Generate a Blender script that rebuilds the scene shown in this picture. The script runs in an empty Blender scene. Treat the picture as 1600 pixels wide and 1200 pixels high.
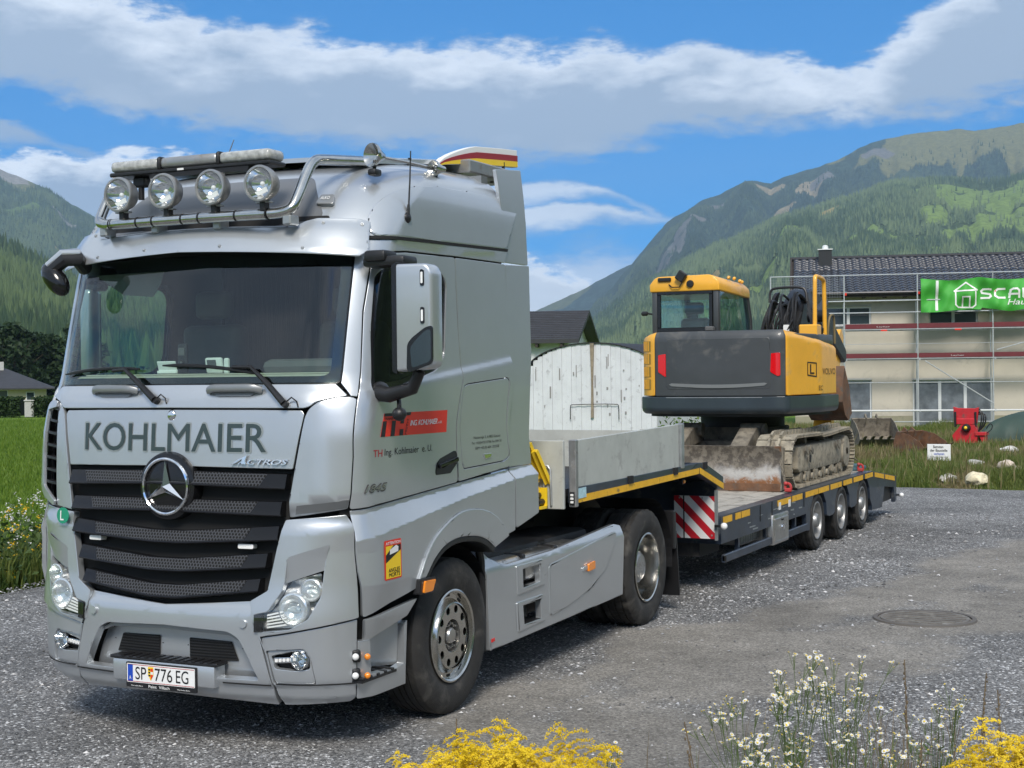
import bpy, bmesh, math, random
import numpy as np
from mathutils import Vector, Matrix, noise
R=math.radians
random.seed(7); rng=np.random.default_rng(7)
SC_=bpy.context.scene
COL=SC_.collection
# ------------------------------------------------------------------ camera
cam_d=bpy.data.cameras.new('camera'); cam=bpy.data.objects.new('camera',cam_d); COL.objects.link(cam)
cam_d.sensor_width=36; cam_d.lens=51.59; cam_d.clip_start=0.1; cam_d.clip_end=40000
YAW,PITCH,ROLL=R(25.7696),R(-0.3586),R(-0.6248)
f_=Vector((math.cos(PITCH)*math.cos(YAW),math.cos(PITCH)*math.sin(YAW),math.sin(PITCH)))
r_=f_.cross(Vector((0,0,1))).normalized(); u_=r_.cross(f_)
c_,s_=math.cos(ROLL),math.sin(ROLL)
r2,u2=c_*r_+s_*u_,-s_*r_+c_*u_
CAM=Vector((-7.1537,-5.8321,2.2431))
cam.matrix_world=Matrix(((r2.x,u2.x,-f_.x,CAM.x),(r2.y,u2.y,-f_.y,CAM.y),(r2.z,u2.z,-f_.z,CAM.z),(0,0,0,1)))
SC_.camera=cam
SC_.view_settings.view_transform='Standard'; SC_.view_settings.look='None'
SC_.view_settings.exposure=0.72; SC_.view_settings.gamma=1.0
try: SC_.view_settings.use_curve_mapping=False
except Exception: pass
SC_.cycles.max_bounces=8; SC_.cycles.transparent_max_bounces=16; SC_.cycles.volume_bounces=0
SC_.cycles.use_denoising=True
try: SC_.cycles.denoiser='OPENIMAGEDENOISE'
except Exception: pass
# ------------------------------------------------------------------ sun
SUN_AZ,SUN_EL=R(205),R(44)        # azimuth (from +x towards +y) and height of the sun
sun_d=bpy.data.lights.new('sun','SUN'); sun=bpy.data.objects.new('sun',sun_d); COL.objects.link(sun)
sun_d.energy=2.5; sun_d.angle=R(18); sun_d.color=(1.0,0.935,0.85)
sd=Vector((math.cos(SUN_AZ)*math.cos(SUN_EL),math.sin(SUN_AZ)*math.cos(SUN_EL),math.sin(SUN_EL)))
sun.rotation_euler=sd.to_track_quat('Z','Y').to_euler()
# ------------------------------------------------------------------ sky: Nishita with procedural clouds
world=bpy.data.worlds.new('World'); SC_.world=world; world.use_nodes=True
NT=world.node_tree; NT.nodes.clear()
class NX:
    """tiny helper to write node maths"""
    def __init__(s,nt): s.nt=nt
    def n(s,typ,**kw):
        k=s.nt.nodes.new(typ)
        for a,b in kw.items(): setattr(k,a,b)
        return k
    def m(s,op,a,b=None,c=None,clamp=False):
        k=s.nt.nodes.new('ShaderNodeMath'); k.operation=op; k.use_clamp=clamp
        for i,v in enumerate((a,b,c)):
            if v is None: continue
            if hasattr(v,'is_linked'): s.nt.links.new(v,k.inputs[i])
            else: k.inputs[i].default_value=v
        return k.outputs[0]
    def l(s,a,b): s.nt.links.new(a,b)
    def mix(s,f,a,b,typ='RGBA',blend='MIX'):
        k=s.nt.nodes.new('ShaderNodeMix'); k.data_type=typ
        if typ=='RGBA': k.blend_type=blend
        ins=[i for i in k.inputs if i.enabled]
        for sock,v in zip(ins,(f,a,b)):
            if hasattr(v,'is_linked'): s.nt.links.new(v,sock)
            else: sock.default_value=(tuple(v)+(1,))[:4] if isinstance(v,(tuple,list)) else v
        return [o for o in k.outputs if o.enabled][0]
    def noise(s,vec,scale,detail=4,rough=.5,dist=0.0):
        k=s.nt.nodes.new('ShaderNodeTexNoise'); k.inputs['Scale'].default_value=scale
        k.inputs['Detail'].default_value=detail; k.inputs['Roughness'].default_value=rough; k.inputs['Distortion'].default_value=dist
        if vec is not None: s.nt.links.new(vec,k.inputs['Vector'])
        return k.outputs['Fac']
    def ss(s,v,a,b):
        k=s.nt.nodes.new('ShaderNodeMapRange'); k.interpolation_type='SMOOTHSTEP'
        s.nt.links.new(v,k.inputs[0]); k.inputs[1].default_value=a; k.inputs[2].default_value=b
        return k.outputs[0]
    def mr(s,v,a,b,c,d):
        k=s.nt.nodes.new('ShaderNodeMapRange'); s.nt.links.new(v,k.inputs[0])
        for i,x in enumerate((a,b,c,d)): k.inputs[i+1].default_value=x
        return k.outputs[0]
    def curve(s,v,pts):
        """piecewise curve through (x,y) points; x in [-.5,.5], y in [-.1,.4]"""
        k=s.nt.nodes.new('ShaderNodeFloatCurve'); s.l(s.m('ADD',v,0.5),k.inputs['Value'])
        c=k.mapping.curves[0]
        pts=sorted(pts)
        P=[(x+.5,(y+.1)*2) for x,y in pts]
        while len(c.points)<len(P): c.points.new(.5,.5)
        for q,pp in zip(c.points,P): q.location=pp; q.handle_type='AUTO'
        k.mapping.update()
        return s.m('SUBTRACT',s.m('MULTIPLY',k.outputs[0],.5),.1)
def build_sky():
    x=NX(NT)
    tc=x.n('ShaderNodeTexCoord'); sep=x.n('ShaderNodeSeparateXYZ'); x.l(tc.outputs['Generated'],sep.inputs[0])
    # Nishita seen a little higher up, which gives the deep alpine blue of the photograph
    mp=x.n('ShaderNodeCombineXYZ'); x.l(sep.outputs[0],mp.inputs[0]); x.l(sep.outputs[1],mp.inputs[1])
    x.l(x.m('ADD',x.m('MULTIPLY',sep.outputs[2],1.15),.16),mp.inputs[2])
    nm=x.n('ShaderNodeVectorMath',operation='NORMALIZE'); x.l(mp.outputs[0],nm.inputs[0])
    sky=x.n('ShaderNodeTexSky'); sky.sky_type='NISHITA'; sky.sun_disc=False
    sky.sun_elevation=SUN_EL; sky.sun_rotation=math.pi/2-SUN_AZ; sky.altitude=600; sky.dust_density=.3; sky.ozone_density=3.0; sky.air_density=1.0
    x.l(nm.outputs[0],sky.inputs[0])
    hs=x.n('ShaderNodeHueSaturation'); hs.inputs['Saturation'].default_value=1.55; hs.inputs['Value'].default_value=1.0; x.l(sky.outputs[0],hs.inputs['Color'])
    bs=x.n('ShaderNodeBackground'); bs.inputs[1].default_value=0.125; x.l(hs.outputs[0],bs.inputs[0])
    # q = bearing right of the view axis, e = elevation (radians)
    az=x.m('ARCTAN2',sep.outputs[1],sep.outputs[0]); q=x.m('SUBTRACT',YAW,az)
    e=x.m('ARCSINE',sep.outputs[2])
    v=x.n('ShaderNodeCombineXYZ'); x.l(x.m('MULTIPLY',q,1.0),v.inputs[0]); x.l(x.m('MULTIPLY',e,2.6),v.inputs[1])
    n1=x.noise(v.outputs[0],7.0,8,.55,.3); n2=x.noise(v.outputs[0],26.0,6,.6,.2); n3=x.noise(v.outputs[0],3.0,3,.5); n4=x.noise(v.outputs[0],80.0,5,.65,.3)
    jit=x.m('ADD',x.m('MULTIPLY',x.m('SUBTRACT',n1,.5),.060),x.m('ADD',x.m('MULTIPLY',x.m('SUBTRACT',n2,.5),.036),x.m('MULTIPLY',x.m('SUBTRACT',n4,.5),.014)))
    ej=x.m('ADD',e,jit)
    def px(pts): return [(math.atan((X-800)/2293),(585.7-Y-(X-800)*.0109)/2293) for X,Y in pts]
    def band(top,bot,soft=.013,ee=ej):
        t=x.curve(q,px(top)); b=x.curve(q,px(bot))
        mt=x.ss(x.m('SUBTRACT',t,ee),-.002,soft); mb=x.ss(x.m('SUBTRACT',ee,b),-.010,soft*.8)
        return x.m('MULTIPLY',mt,mb),x.m('SUBTRACT',t,ee)
    m1,d1=band([(-300,-60),(-100,-30),(60,-12),(150,6),(300,45),(430,58),(520,56),(650,64),(900,75),(1100,86),(1250,92),(1340,105),(1420,60),(1500,15),(1560,-20),(1700,-80),(2000,-120)],
               [(-300,150),(0,163),(150,172),(250,190),(400,212),(560,222),(700,236),(880,246),(1000,226),(1150,205),(1260,190),(1320,180),(1380,188),(1480,196),(1560,190),(1700,200),(2000,180)])
    m2,d2=band([(-300,250),(-100,245),(0,262),(60,258),(150,262),(200,246),(280,234),(370,238),(470,262),(600,300),(900,420),(1100,520),(2000,560)],
               [(-300,420),(0,440),(200,440),(500,460),(800,520),(1100,540),(2000,580)],.008)
    m3,d3=band([(700,300),(780,296),(850,288),(930,290),(965,302),(1020,330),(1100,360),(2000,600)],
               [(700,310),(780,312),(850,310),(930,304),(965,304),(1020,332),(1100,362),(2000,602)],.004,x.m('ADD',e,x.m('MULTIPLY',jit,.4)))
    m4,d4=band([(700,330),(800,322),(860,318),(960,330),(1040,340),(1100,352),(2000,600)],
               [(700,350),(800,352),(860,350),(960,344),(1040,342),(1100,354),(2000,602)],.004,x.m('ADD',e,x.m('MULTIPLY',jit,.4)))
    m5,d5=band([(300,360),(800,372),(900,368),(1000,378),(1060,400),(1150,470),(2000,640)],
               [(300,500),(800,560),(1000,600),(1150,620),(2000,700)],.03)
    m6,d6=band([(-200,212),(0,220),(50,222),(75,232),(110,245),(2000,600)],[(-200,240),(0,240),(50,238),(75,234),(110,247),(2000,602)],.004,x.m('ADD',e,x.m('MULTIPLY',jit,.4)))
    # elsewhere in the sky: broken cloud of the same kind
    zc=x.m('MAXIMUM',sep.outputs[2],.04)
    pv=x.n('ShaderNodeCombineXYZ'); x.l(x.m('DIVIDE',sep.outputs[0],zc),pv.inputs[0]); x.l(x.m('DIVIDE',sep.outputs[1],zc),pv.inputs[1])
    ng=x.noise(pv.outputs[0],.55,7,.55,.3)
    gen=x.ss(ng,.36,.50)
    out=x.m('MAXIMUM',x.ss(x.m('ABSOLUTE',q),.44,.56),x.ss(e,.30,.40))
    gen=x.m('MULTIPLY',gen,out)
    M=x.m('MULTIPLY',m1,.97)
    for k,a in ((m2,.92),(m3,.8),(m4,.85),(m5,.72),(m6,.8)): M=x.m('MAXIMUM',M,x.m('MULTIPLY',k,a))
    inside=x.m('SUBTRACT',1.0,out)
    M=x.m('MAXIMUM',x.m('MULTIPLY',M,inside),gen)
    # the sunlit rims of the clouds are whiter than their grey undersides
    rim=x.m('MULTIPLY',x.ss(d1,.045,-.002),m1)
    rim2=x.m('MULTIPLY',x.ss(d2,.028,0.0),m2)
    rim=x.m('MAXIMUM',x.m('MULTIPLY',rim,.75),x.m('MULTIPLY',rim2,1.2))
    rim=x.m('MAXIMUM',rim,x.m('MULTIPLY',x.m('MAXIMUM',m3,m4),.75))
    rim=x.m('MAXIMUM',rim,x.m('MULTIPLY',m5,.62))
    br=x.m('ADD',x.m('MULTIPLY',x.m('SUBTRACT',n1,.45),.9),x.m('MULTIPLY',x.m('SUBTRACT',n2,.5),.4))
    br=x.m('SUBTRACT',x.m('ADD',x.m('MULTIPLY',rim,1.25),br),.10,clamp=True)
    gb=x.m('ADD',x.m('MULTIPLY',x.ss(ng,.62,.46),.55),x.m('MULTIPLY',x.m('SUBTRACT',n3,.5),.6),clamp=True)
    br=x.m('ADD',x.m('MULTIPLY',br,inside),x.m('MULTIPLY',gb,out))
    cc=x.mix(br,(.27,.34,.445),(.70,.75,.82))
    bc=x.n('ShaderNodeBackground'); bc.inputs[1].default_value=1.0; x.l(cc,bc.inputs[0])
    ms=x.n('ShaderNodeMixShader'); x.l(M,ms.inputs[0]); x.l(bs.outputs[0],ms.inputs[1]); x.l(bc.outputs[0],ms.inputs[2])
    wo=x.n('ShaderNodeOutputWorld'); x.l(ms.outputs[0],wo.inputs[0])
build_sky()
try:
    world.cycles.sampling_method='MANUAL'; world.cycles.sample_map_resolution=1024
except Exception: pass
# ------------------------------------------------------------------ object helpers
def tag(o,label=None,cat=None,group=None,kind=None):
    if label: o['label']=label
    if cat: o['category']=cat
    if group: o['group']=group
    if kind: o['kind']=kind
    return o
MW={}
def thing(name,label,cat,loc=(0,0,0),rz=0.0,group=None):
    o=bpy.data.objects.new(name,None); COL.objects.link(o); o.empty_display_size=.2
    o.location=loc; o.rotation_euler=(0,0,rz)
    MW[o.name]=Matrix.Translation(Vector(loc))@Matrix.Rotation(rz,4,'Z')
    return tag(o,label,cat,group)
def link(name,me,mat=None,parent=None,local=False):
    """local: the mesh is written in the parent's own space, else in world space"""
    o=bpy.data.objects.new(name,me); COL.objects.link(o)
    if mat is not None and len(me.materials)==0:
        for k in (mat if isinstance(mat,(list,tuple)) else [mat]): me.materials.append(k)
    if parent is not None:
        o.parent=parent
        if not local and parent.name in MW: o.matrix_parent_inverse=MW[parent.name].inverted()
    return o
def finish(bm,smooth=True,ang=35,name='mesh'):
    bmesh.ops.recalc_face_normals(bm,faces=bm.faces[:])
    if smooth:
        ca=math.radians(ang)
        for f in bm.faces: f.smooth=True
        for e in bm.edges:
            if len(e.link_faces)==2 and e.calc_face_angle(0)>ca: e.smooth=False
    me=bpy.data.meshes.new(name); bm.to_mesh(me); bm.free(); return me
def copy_tree(o,parent=None):
    c=o.copy(); COL.objects.link(c); c.parent=parent
    if o.name in MW: MW[c.name]=MW[o.name]
    for ch in list(o.children): copy_tree(ch,c)
    return c
class G:
    """collects shapes into one bmesh"""
    def __init__(s): s.bm=bmesh.new()
    def box(s,c,d,rot=None,bev=0.0,seg=1,taper=None):
        v=bmesh.ops.create_cube(s.bm,size=1.0)['verts']
        for k in v:
            if taper and k.co.z>0: k.co.x*=taper[0]; k.co.y*=taper[1]
            k.co=Vector((k.co.x*d[0],k.co.y*d[1],k.co.z*d[2]))
        if bev: v=s._bev(v,bev,seg)
        m=Matrix.Translation(Vector(c))@(rot.to_4x4() if rot is not None else Matrix())
        for k in v: k.co=m@k.co
        return s
    def _bev(s,v,w,seg):
        vs=set(v); es=[e for e in s.bm.edges if e.verts[0] in vs and e.verts[1] in vs]
        r=bmesh.ops.bevel(s.bm,geom=es,offset=w,segments=seg,affect='EDGES',profile=.5)
        out=set(k for k in v if k.is_valid); out|=set(r['verts'])
        return list(out)
    def b2(s,lo,hi,bev=0.0,seg=1):
        return s.box([(a+b)/2 for a,b in zip(lo,hi)],[b-a for a,b in zip(lo,hi)],None,bev,seg)
    def cyl(s,p0,p1,r0,r1=None,seg=14,cap=True):
        p0,p1=Vector(p0),Vector(p1); r1=r0 if r1 is None else r1
        d=p1-p0; L=d.length
        if L<1e-6: return s
        q=d.to_track_quat('Z','Y').to_matrix().to_4x4()
        bmesh.ops.create_cone(s.bm,cap_ends=cap,segments=seg,radius1=r0,radius2=r1,depth=L,matrix=Matrix.Translation((p0+p1)/2)@q)
        return s
    def sph(s,c,r,seg=12,scale=(1,1,1),rot=None):
        m=Matrix.Translation(Vector(c))@(rot.to_4x4() if rot is not None else Matrix())@Matrix.Diagonal((*scale,1))
        bmesh.ops.create_uvsphere(s.bm,u_segments=seg,v_segments=max(6,seg//2+1),radius=r,matrix=m); return s
    def tube(s,pts,r,seg=8,cap=True):
        pts=[Vector(p) for p in pts]; rings=[]; n=len(pts); up=None
        rr=r if isinstance(r,(list,tuple)) else [r]*n
        for i,p in enumerate(pts):
            t=(pts[min(i+1,n-1)]-pts[max(i-1,0)])
            t=t.normalized() if t.length>1e-9 else Vector((0,0,1))
            if up is None:
                up=Vector((0,0,1)) if abs(t.z)<.9 else Vector((1,0,0))
            a=(up-t*up.dot(t)).normalized(); up=a; b=t.cross(a)
            rings.append([s.bm.verts.new(p+(a*math.cos(2*math.pi*k/seg)+b*math.sin(2*math.pi*k/seg))*rr[i]) for k in range(seg)])
        for i in range(n-1):
            for k in range(seg):
                s.bm.faces.new((rings[i][k],rings[i][(k+1)%seg],rings[i+1][(k+1)%seg],rings[i+1][k]))
        if cap: s.bm.faces.new(rings[0][::-1]); s.bm.faces.new(rings[-1])
        return s
    def lathe(s,prof,axis='Y',c=(0,0,0),seg=48,dr=None,closed=False):
        """prof: list of (radius, along-axis)"""
        c=Vector(c); rings=[]
        for i,(r,a) in enumerate(prof):
            ring=[]
            for k in range(seg):
                th=2*math.pi*k/seg; q=r+(dr(i,k) if dr else 0)
                p={'Y':(q*math.cos(th),a,q*math.sin(th)),'Z':(q*math.cos(th),q*math.sin(th),a),'X':(a,q*math.cos(th),q*math.sin(th))}[axis]
                ring.append(s.bm.verts.new(c+Vector(p)))
            rings.append(ring)
        n=len(rings)
        for i in range(n if closed else n-1):
            j=(i+1)%n
            for k in range(seg):
                k2=(k+1)%seg
                s.bm.faces.new((rings[i][k],rings[i][k2],rings[j][k2],rings[j][k]))
        return s
    def prism(s,poly,fmap,t0,t1):
        """poly (a,b) extruded from depth t0 to t1 through fmap(a,b,t)->xyz"""
        A=[s.bm.verts.new(fmap(a,b,t0)) for a,b in poly]; B=[s.bm.verts.new(fmap(a,b,t1)) for a,b in poly]
        s.bm.faces.new(A); s.bm.faces.new(B[::-1])
        for i in range(len(poly)):
            j=(i+1)%len(poly); s.bm.faces.new((A[i],B[i],B[j],A[j]))
        return s
    def quad(s,*p):
        s.bm.faces.new([s.bm.verts.new(q) for q in p]); return s
    def bevel(s,w,seg=2,ang=30):
        bmesh.ops.remove_doubles(s.bm,verts=s.bm.verts[:],dist=1e-5)
        bmesh.ops.recalc_face_normals(s.bm,faces=s.bm.faces[:])
        es=[e for e in s.bm.edges if len(e.link_faces)==2 and e.calc_face_angle(0)>R(ang)]
        bmesh.ops.bevel(s.bm,geom=es,offset=w,segments=seg,affect='EDGES',profile=.5,clamp_overlap=True); return s
    def to(s,name,mat,parent=None,smooth=True,ang=35,local=False):
        return link(name,finish(s.bm,smooth,ang,name),mat,parent,local)
def crom(pts,n=6):
    """smooth curve through 2D points"""
    P=[np.array(p[:2],float) for p in pts]; P=[2*P[0]-P[1]]+P+[2*P[-1]-P[-2]]; out=[]
    for i in range(1,len(P)-2):
        for k in range(n):
            t=k/n; a,b,c,d=P[i-1:i+3]; out.append(tuple(.5*((2*b)+(-a+c)*t+(2*a-5*b+4*c-d)*t*t+(-a+3*b-3*c+d)*t**3)))
    return out+[tuple(P[-2])]
def rnd(poly,r,n=4):
    """round the corners of a 2D polygon"""
    out=[]; N=len(poly)
    for i in range(N):
        p0,p1,p2=(np.array(poly[k%N][:2],float) for k in (i-1,i,i+1))
        rr=poly[i][2] if len(poly[i])>2 else r
        a=p0-p1;b=p2-p1;la=np.hypot(*a);lb=np.hypot(*b)
        if rr<=0 or la<1e-6 or lb<1e-6: out.append(tuple(p1)); continue
        d=min(rr,la*.45,lb*.45); A=p1+a/la*d;B=p1+b/lb*d
        for k in range(n+1):
            t=k/n; q=(1-t)**2*A+2*(1-t)*t*p1+t*t*B; out.append((float(q[0]),float(q[1])))
    return out
def sym(half):
    """half outline from s=0 (top) round to s=0 (bottom), mirrored to a full one"""
    m=[(-q[0],)+tuple(q[1:]) for q in half[::-1] if abs(q[0])>1e-6]
    return [q for q in half]+m
def mir(poly): return [(-q[0],)+tuple(q[1:]) for q in poly]
def sheet(name,poly,mat,parent,fmap,holes=(),t=.02,r=.004,step=(.1,.14),ang=35):
    """a panel cut to an outline, curved through fmap(a,b,h), with rounded rim and turned-in edge"""
    bm=bmesh.new(); allE=[]
    for lp in [poly]+list(holes):
        vs=[bm.verts.new((q[0],q[1],0)) for q in lp]
        allE+=[bm.edges.new((vs[i],vs[(i+1)%len(vs)])) for i in range(len(vs))]
    bmesh.ops.triangle_fill(bm,use_beauty=True,use_dissolve=False,edges=allE)
    for ax in (0,1):
        st=step[ax]
        if not st: continue
        lo=min(v.co[ax] for v in bm.verts);hi=max(v.co[ax] for v in bm.verts)
        k=math.floor(lo/st)+1
        while k*st<hi-1e-4:
            if k*st>lo+1e-4:
                co=[0,0,0];no=[0,0,0];co[ax]=k*st+1.3e-5;no[ax]=1
                bmesh.ops.bisect_plane(bm,geom=bm.verts[:]+bm.edges[:]+bm.faces[:],dist=1e-6,plane_co=co,plane_no=no)
            k+=1
    bmesh.ops.dissolve_degenerate(bm,dist=1e-5,edges=bm.edges[:])
    if r>0: bmesh.ops.inset_region(bm,faces=bm.faces[:],thickness=r,use_boundary=True,use_even_offset=True)
    be=[e for e in bm.edges if len(e.link_faces)==1]
    bv={v for e in be for v in e.verts}
    for v in bv: v.co.z=-r*.8
    if t>0:
        ex=bmesh.ops.extrude_edge_only(bm,edges=be)
        for v in ex['geom']:
            if isinstance(v,bmesh.types.BMVert): v.co.z=-t
    bm.verts.ensure_lookup_table()
    A=np.array([v.co[:] for v in bm.verts])
    P=fmap(A[:,0],A[:,1],A[:,2])
    for v,p in zip(bm.verts,P): v.co=p
    nm=len(ex['geom']) if t>0 else 0
    lev=np.where(A[:,2]<-max(t,1e-9)+1e-7,2,np.where(A[:,2]<-1e-9,1,0)) if t>0 else (A[:,2]<-1e-9).astype(int)
    me=finish(bm,True,ang,name); exact_normals(me,A,lev,fmap); return link(name,me,mat,parent)
def exact_normals(me,A,lev,fmap):
    """shade the face of a panel with the true normals of the surface it is laid on"""
    e=1.5e-3; z=np.zeros(len(A))
    Na=np.cross(fmap(A[:,0]+e,A[:,1],z)-fmap(A[:,0]-e,A[:,1],z),fmap(A[:,0],A[:,1]+e,z)-fmap(A[:,0],A[:,1]-e,z))
    L=np.linalg.norm(Na,axis=1); ok=L>1e-12; Na=Na/np.maximum(L,1e-12)[:,None]
    nl=len(me.loops); vi=np.empty(nl,np.int32); me.loops.foreach_get('vertex_index',vi)
    npoly=len(me.polygons); fn=np.empty(npoly*3,np.float32); me.polygons.foreach_get('normal',fn); fn=fn.reshape(-1,3); lt=np.empty(npoly,np.int32); me.polygons.foreach_get('loop_total',lt)
    pf=np.repeat(np.arange(npoly),lt); top=np.ones(npoly,bool); np.logical_and.at(top,pf,lev[vi]<2)
    F=fn[pf]; N=Na[vi]*np.sign((Na[vi]*F).sum(1))[:,None]
    good=ok[vi]&top[pf]&(np.abs((Na[vi]*F).sum(1))>.55)
    rim=good&(lev[vi]==1); N[rim]=N[rim]*.5+F[rim]; N[~good]=F[~good]
    N/=np.linalg.norm(N,axis=1,keepdims=True)+1e-12
    me.normals_split_custom_set(N.tolist())
def wmap(d=0.0,dfun=None):
    return lambda a,b,h: Wv(a,b,h+d+(dfun(a,b) if dfun else 0.0))
def panel(name,poly,mat,parent,d=0.0,dfun=None,**k): return sheet(name,poly,mat,parent,wmap(d,dfun),**k)
_font_cache={}
def text2d(body,shear=0.0,spacing=1.0,lines=1.0):
    key=(body,shear,spacing,lines)
    if key in _font_cache: return _font_cache[key]
    cu=bpy.data.curves.new('text','FONT'); cu.body=body; cu.resolution_u=4; cu.shear=shear; cu.space_character=spacing; cu.space_line=lines
    ob=bpy.data.objects.new('text',cu); COL.objects.link(ob)
    dg=bpy.context.evaluated_depsgraph_get(); me=bpy.data.meshes.new_from_object(ob.evaluated_get(dg))
    V=np.array([v.co[:] for v in me.vertices]); F=[tuple(p.vertices) for p in me.polygons]
    bpy.data.objects.remove(ob); bpy.data.curves.remove(cu); bpy.data.meshes.remove(me)
    lo=V.min(0);hi=V.max(0); V=(V-lo)/np.maximum(hi-lo,1e-6)
    _font_cache[key]=(V[:,:2],F); return _font_cache[key]
def text(name,body,box,fmap,mat,parent,thick=0.0,bold=0.0,**k):
    """lettering fitted in box (a0,b0,a1,b1), laid on a surface through fmap(a,b,h)"""
    V,F=text2d(body,**k); a0,b0,a1,b1=box
    bm=bmesh.new(); w=bold*(b1-b0)
    for j,dx,dy in (((0,0,0),) if not bold else ((0,-w,0),(1,w,0),(2,0,w*.7),(3,0,-w*.7))):
        vs=[bm.verts.new((a0+v[0]*(a1-a0)+dx,b0+v[1]*(b1-b0)+dy,j*.00015)) for v in V]
        for f in F:
            try: bm.faces.new([vs[i] for i in f])
            except ValueError: pass
    if thick:
        be=[e for e in bm.edges if len(e.link_faces)==1]
        ex=bmesh.ops.extrude_edge_only(bm,edges=be)
        for v in ex['geom']:
            if isinstance(v,bmesh.types.BMVert): v.co.z=-thick
    A=np.array([v.co[:] for v in bm.verts]); P=fmap(A[:,0],A[:,1],A[:,2])
    for v,p in zip(bm.verts,P): v.co=p
    return link(name,finish(bm,False,35,name),mat,parent)
# ------------------------------------------------------------------ materials
def mat(name,col,rough=.5,metal=0.0,coat=0.0,spec=.5,var=0.0,vscale=8.0,bump=0.0,bscale=60.0,dirt=None,trans=0.0,emit=None,coat_rough=.05):
    m=bpy.data.materials.new(name); m.use_nodes=True; nt=m.node_tree; x=NX(nt); b=nt.nodes['Principled BSDF']
    b.inputs['Base Color'].default_value=(*col,1); b.inputs['Roughness'].default_value=rough; b.inputs['Metallic'].default_value=metal
    b.inputs['Coat Weight'].default_value=coat; b.inputs['Coat Roughness'].default_value=coat_rough; b.inputs['Specular IOR Level'].default_value=spec
    if trans: b.inputs['Transmission Weight'].default_value=trans
    if emit: b.inputs['Emission Color'].default_value=(*emit[:3],1); b.inputs['Emission Strength'].default_value=emit[3]
    tc=None
    def P():
        nonlocal tc
        if tc is None: tc=x.n('ShaderNodeNewGeometry').outputs['Position']
        return tc
    c=None
    if var:
        n=x.noise(P(),vscale,5,.6)
        c=x.mix(x.mr(n,.3,.7,0,1),tuple(k*(1-var) for k in col),tuple(min(1,k*(1+var)) for k in col))
    if dirt:
        dcol,amt,sc=dirt
        n=x.noise(P(),sc,8,.65,.4); f=x.ss(n,.62-amt*.35,.78-amt*.2)
        c=x.mix(f,c if c is not None else tuple(col),dcol)
        x.l(x.mix(f,rough,.85,'FLOAT'),b.inputs['Roughness'])
        if metal: x.l(x.mix(f,metal,0.0,'FLOAT'),b.inputs['Metallic'])
    if c is not None: x.l(c,b.inputs['Base Color'])
    if bump:
        bp=x.n('ShaderNodeBump'); bp.inputs['Strength'].default_value=bump; bp.inputs['Distance'].default_value=.01
        x.l(x.noise(P(),bscale,4,.6),bp.inputs['Height']); x.l(bp.outputs[0],b.inputs['Normal'])
    return m
def glass(name,tint=(.8,.9,.88),alpha=.15,rough=.0):
    """thin pane: tinted see-through plus a Fresnel reflection"""
    m=bpy.data.materials.new(name); m.use_nodes=True; nt=m.node_tree; x=NX(nt); nt.nodes.clear()
    t=x.n('ShaderNodeBsdfTransparent'); t.inputs[0].default_value=(*tint,1)
    g=x.n('ShaderNodeBsdfGlossy'); g.inputs['Roughness'].default_value=rough; g.inputs[0].default_value=(1,1,1,1)
    ge=x.n('ShaderNodeNewGeometry'); dp=x.n('ShaderNodeVectorMath',operation='DOT_PRODUCT'); x.l(ge.outputs['Incoming'],dp.inputs[0]); x.l(ge.outputs['Normal'],dp.inputs[1])
    k=x.m('POWER',x.m('SUBTRACT',1.0,x.m('ABSOLUTE',dp.outputs['Value']),clamp=True),5.0); f=x.m('ADD',x.m('MULTIPLY',k,.92),.045+alpha,clamp=True)
    ms=x.n('ShaderNodeMixShader'); x.l(f,ms.inputs[0]); x.l(t.outputs[0],ms.inputs[1]); x.l(g.outputs[0],ms.inputs[2])
    o=x.n('ShaderNodeOutputMaterial'); x.l(ms.outputs[0],o.inputs[0]); return m
# plan outline of the cab against height: front plane, bow, corner depth, half width
_T=np.array([
(0.10,0.10,.10,.24,1.19),(0.30,0.04,.10,.24,1.235),(0.45,0.00,.10,.24,1.25),(0.80,0.00,.09,.24,1.25),(1.00,0.03,.09,.24,1.25),
(1.45,0.06,.09,.22,1.25),(1.90,0.08,.09,.24,1.25),(2.08,0.10,.09,.30,1.25),(2.22,0.15,.10,.32,1.25),(2.60,0.23,.11,.32,1.245),
(2.95,0.31,.12,.32,1.24),(3.12,0.36,.12,.32,1.235),(3.20,0.41,.12,.33,1.232),(3.35,0.52,.12,.36,1.226),(3.45,0.62,.12,.40,1.212),
(3.53,0.74,.12,.45,1.18),(3.60,0.90,.12,.45,1.10),(3.65,1.10,.11,.42,.95),(3.69,1.40,.08,.3,.70),(3.72,1.9,.05,.2,.30)])
_zf=np.arange(0.0,3.9,0.005)
_tab=np.stack([np.interp(_zf,_T[:,0],_T[:,k]) for k in (1,2,3,4)])
_ker=np.ones(19)/19
_tab=np.stack([np.convolve(np.pad(np.convolve(np.pad(r,9,mode='edge'),_ker,'valid'),9,mode='edge'),_ker,'valid') for r in _tab])
YC=0.85;SC=0.5
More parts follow.
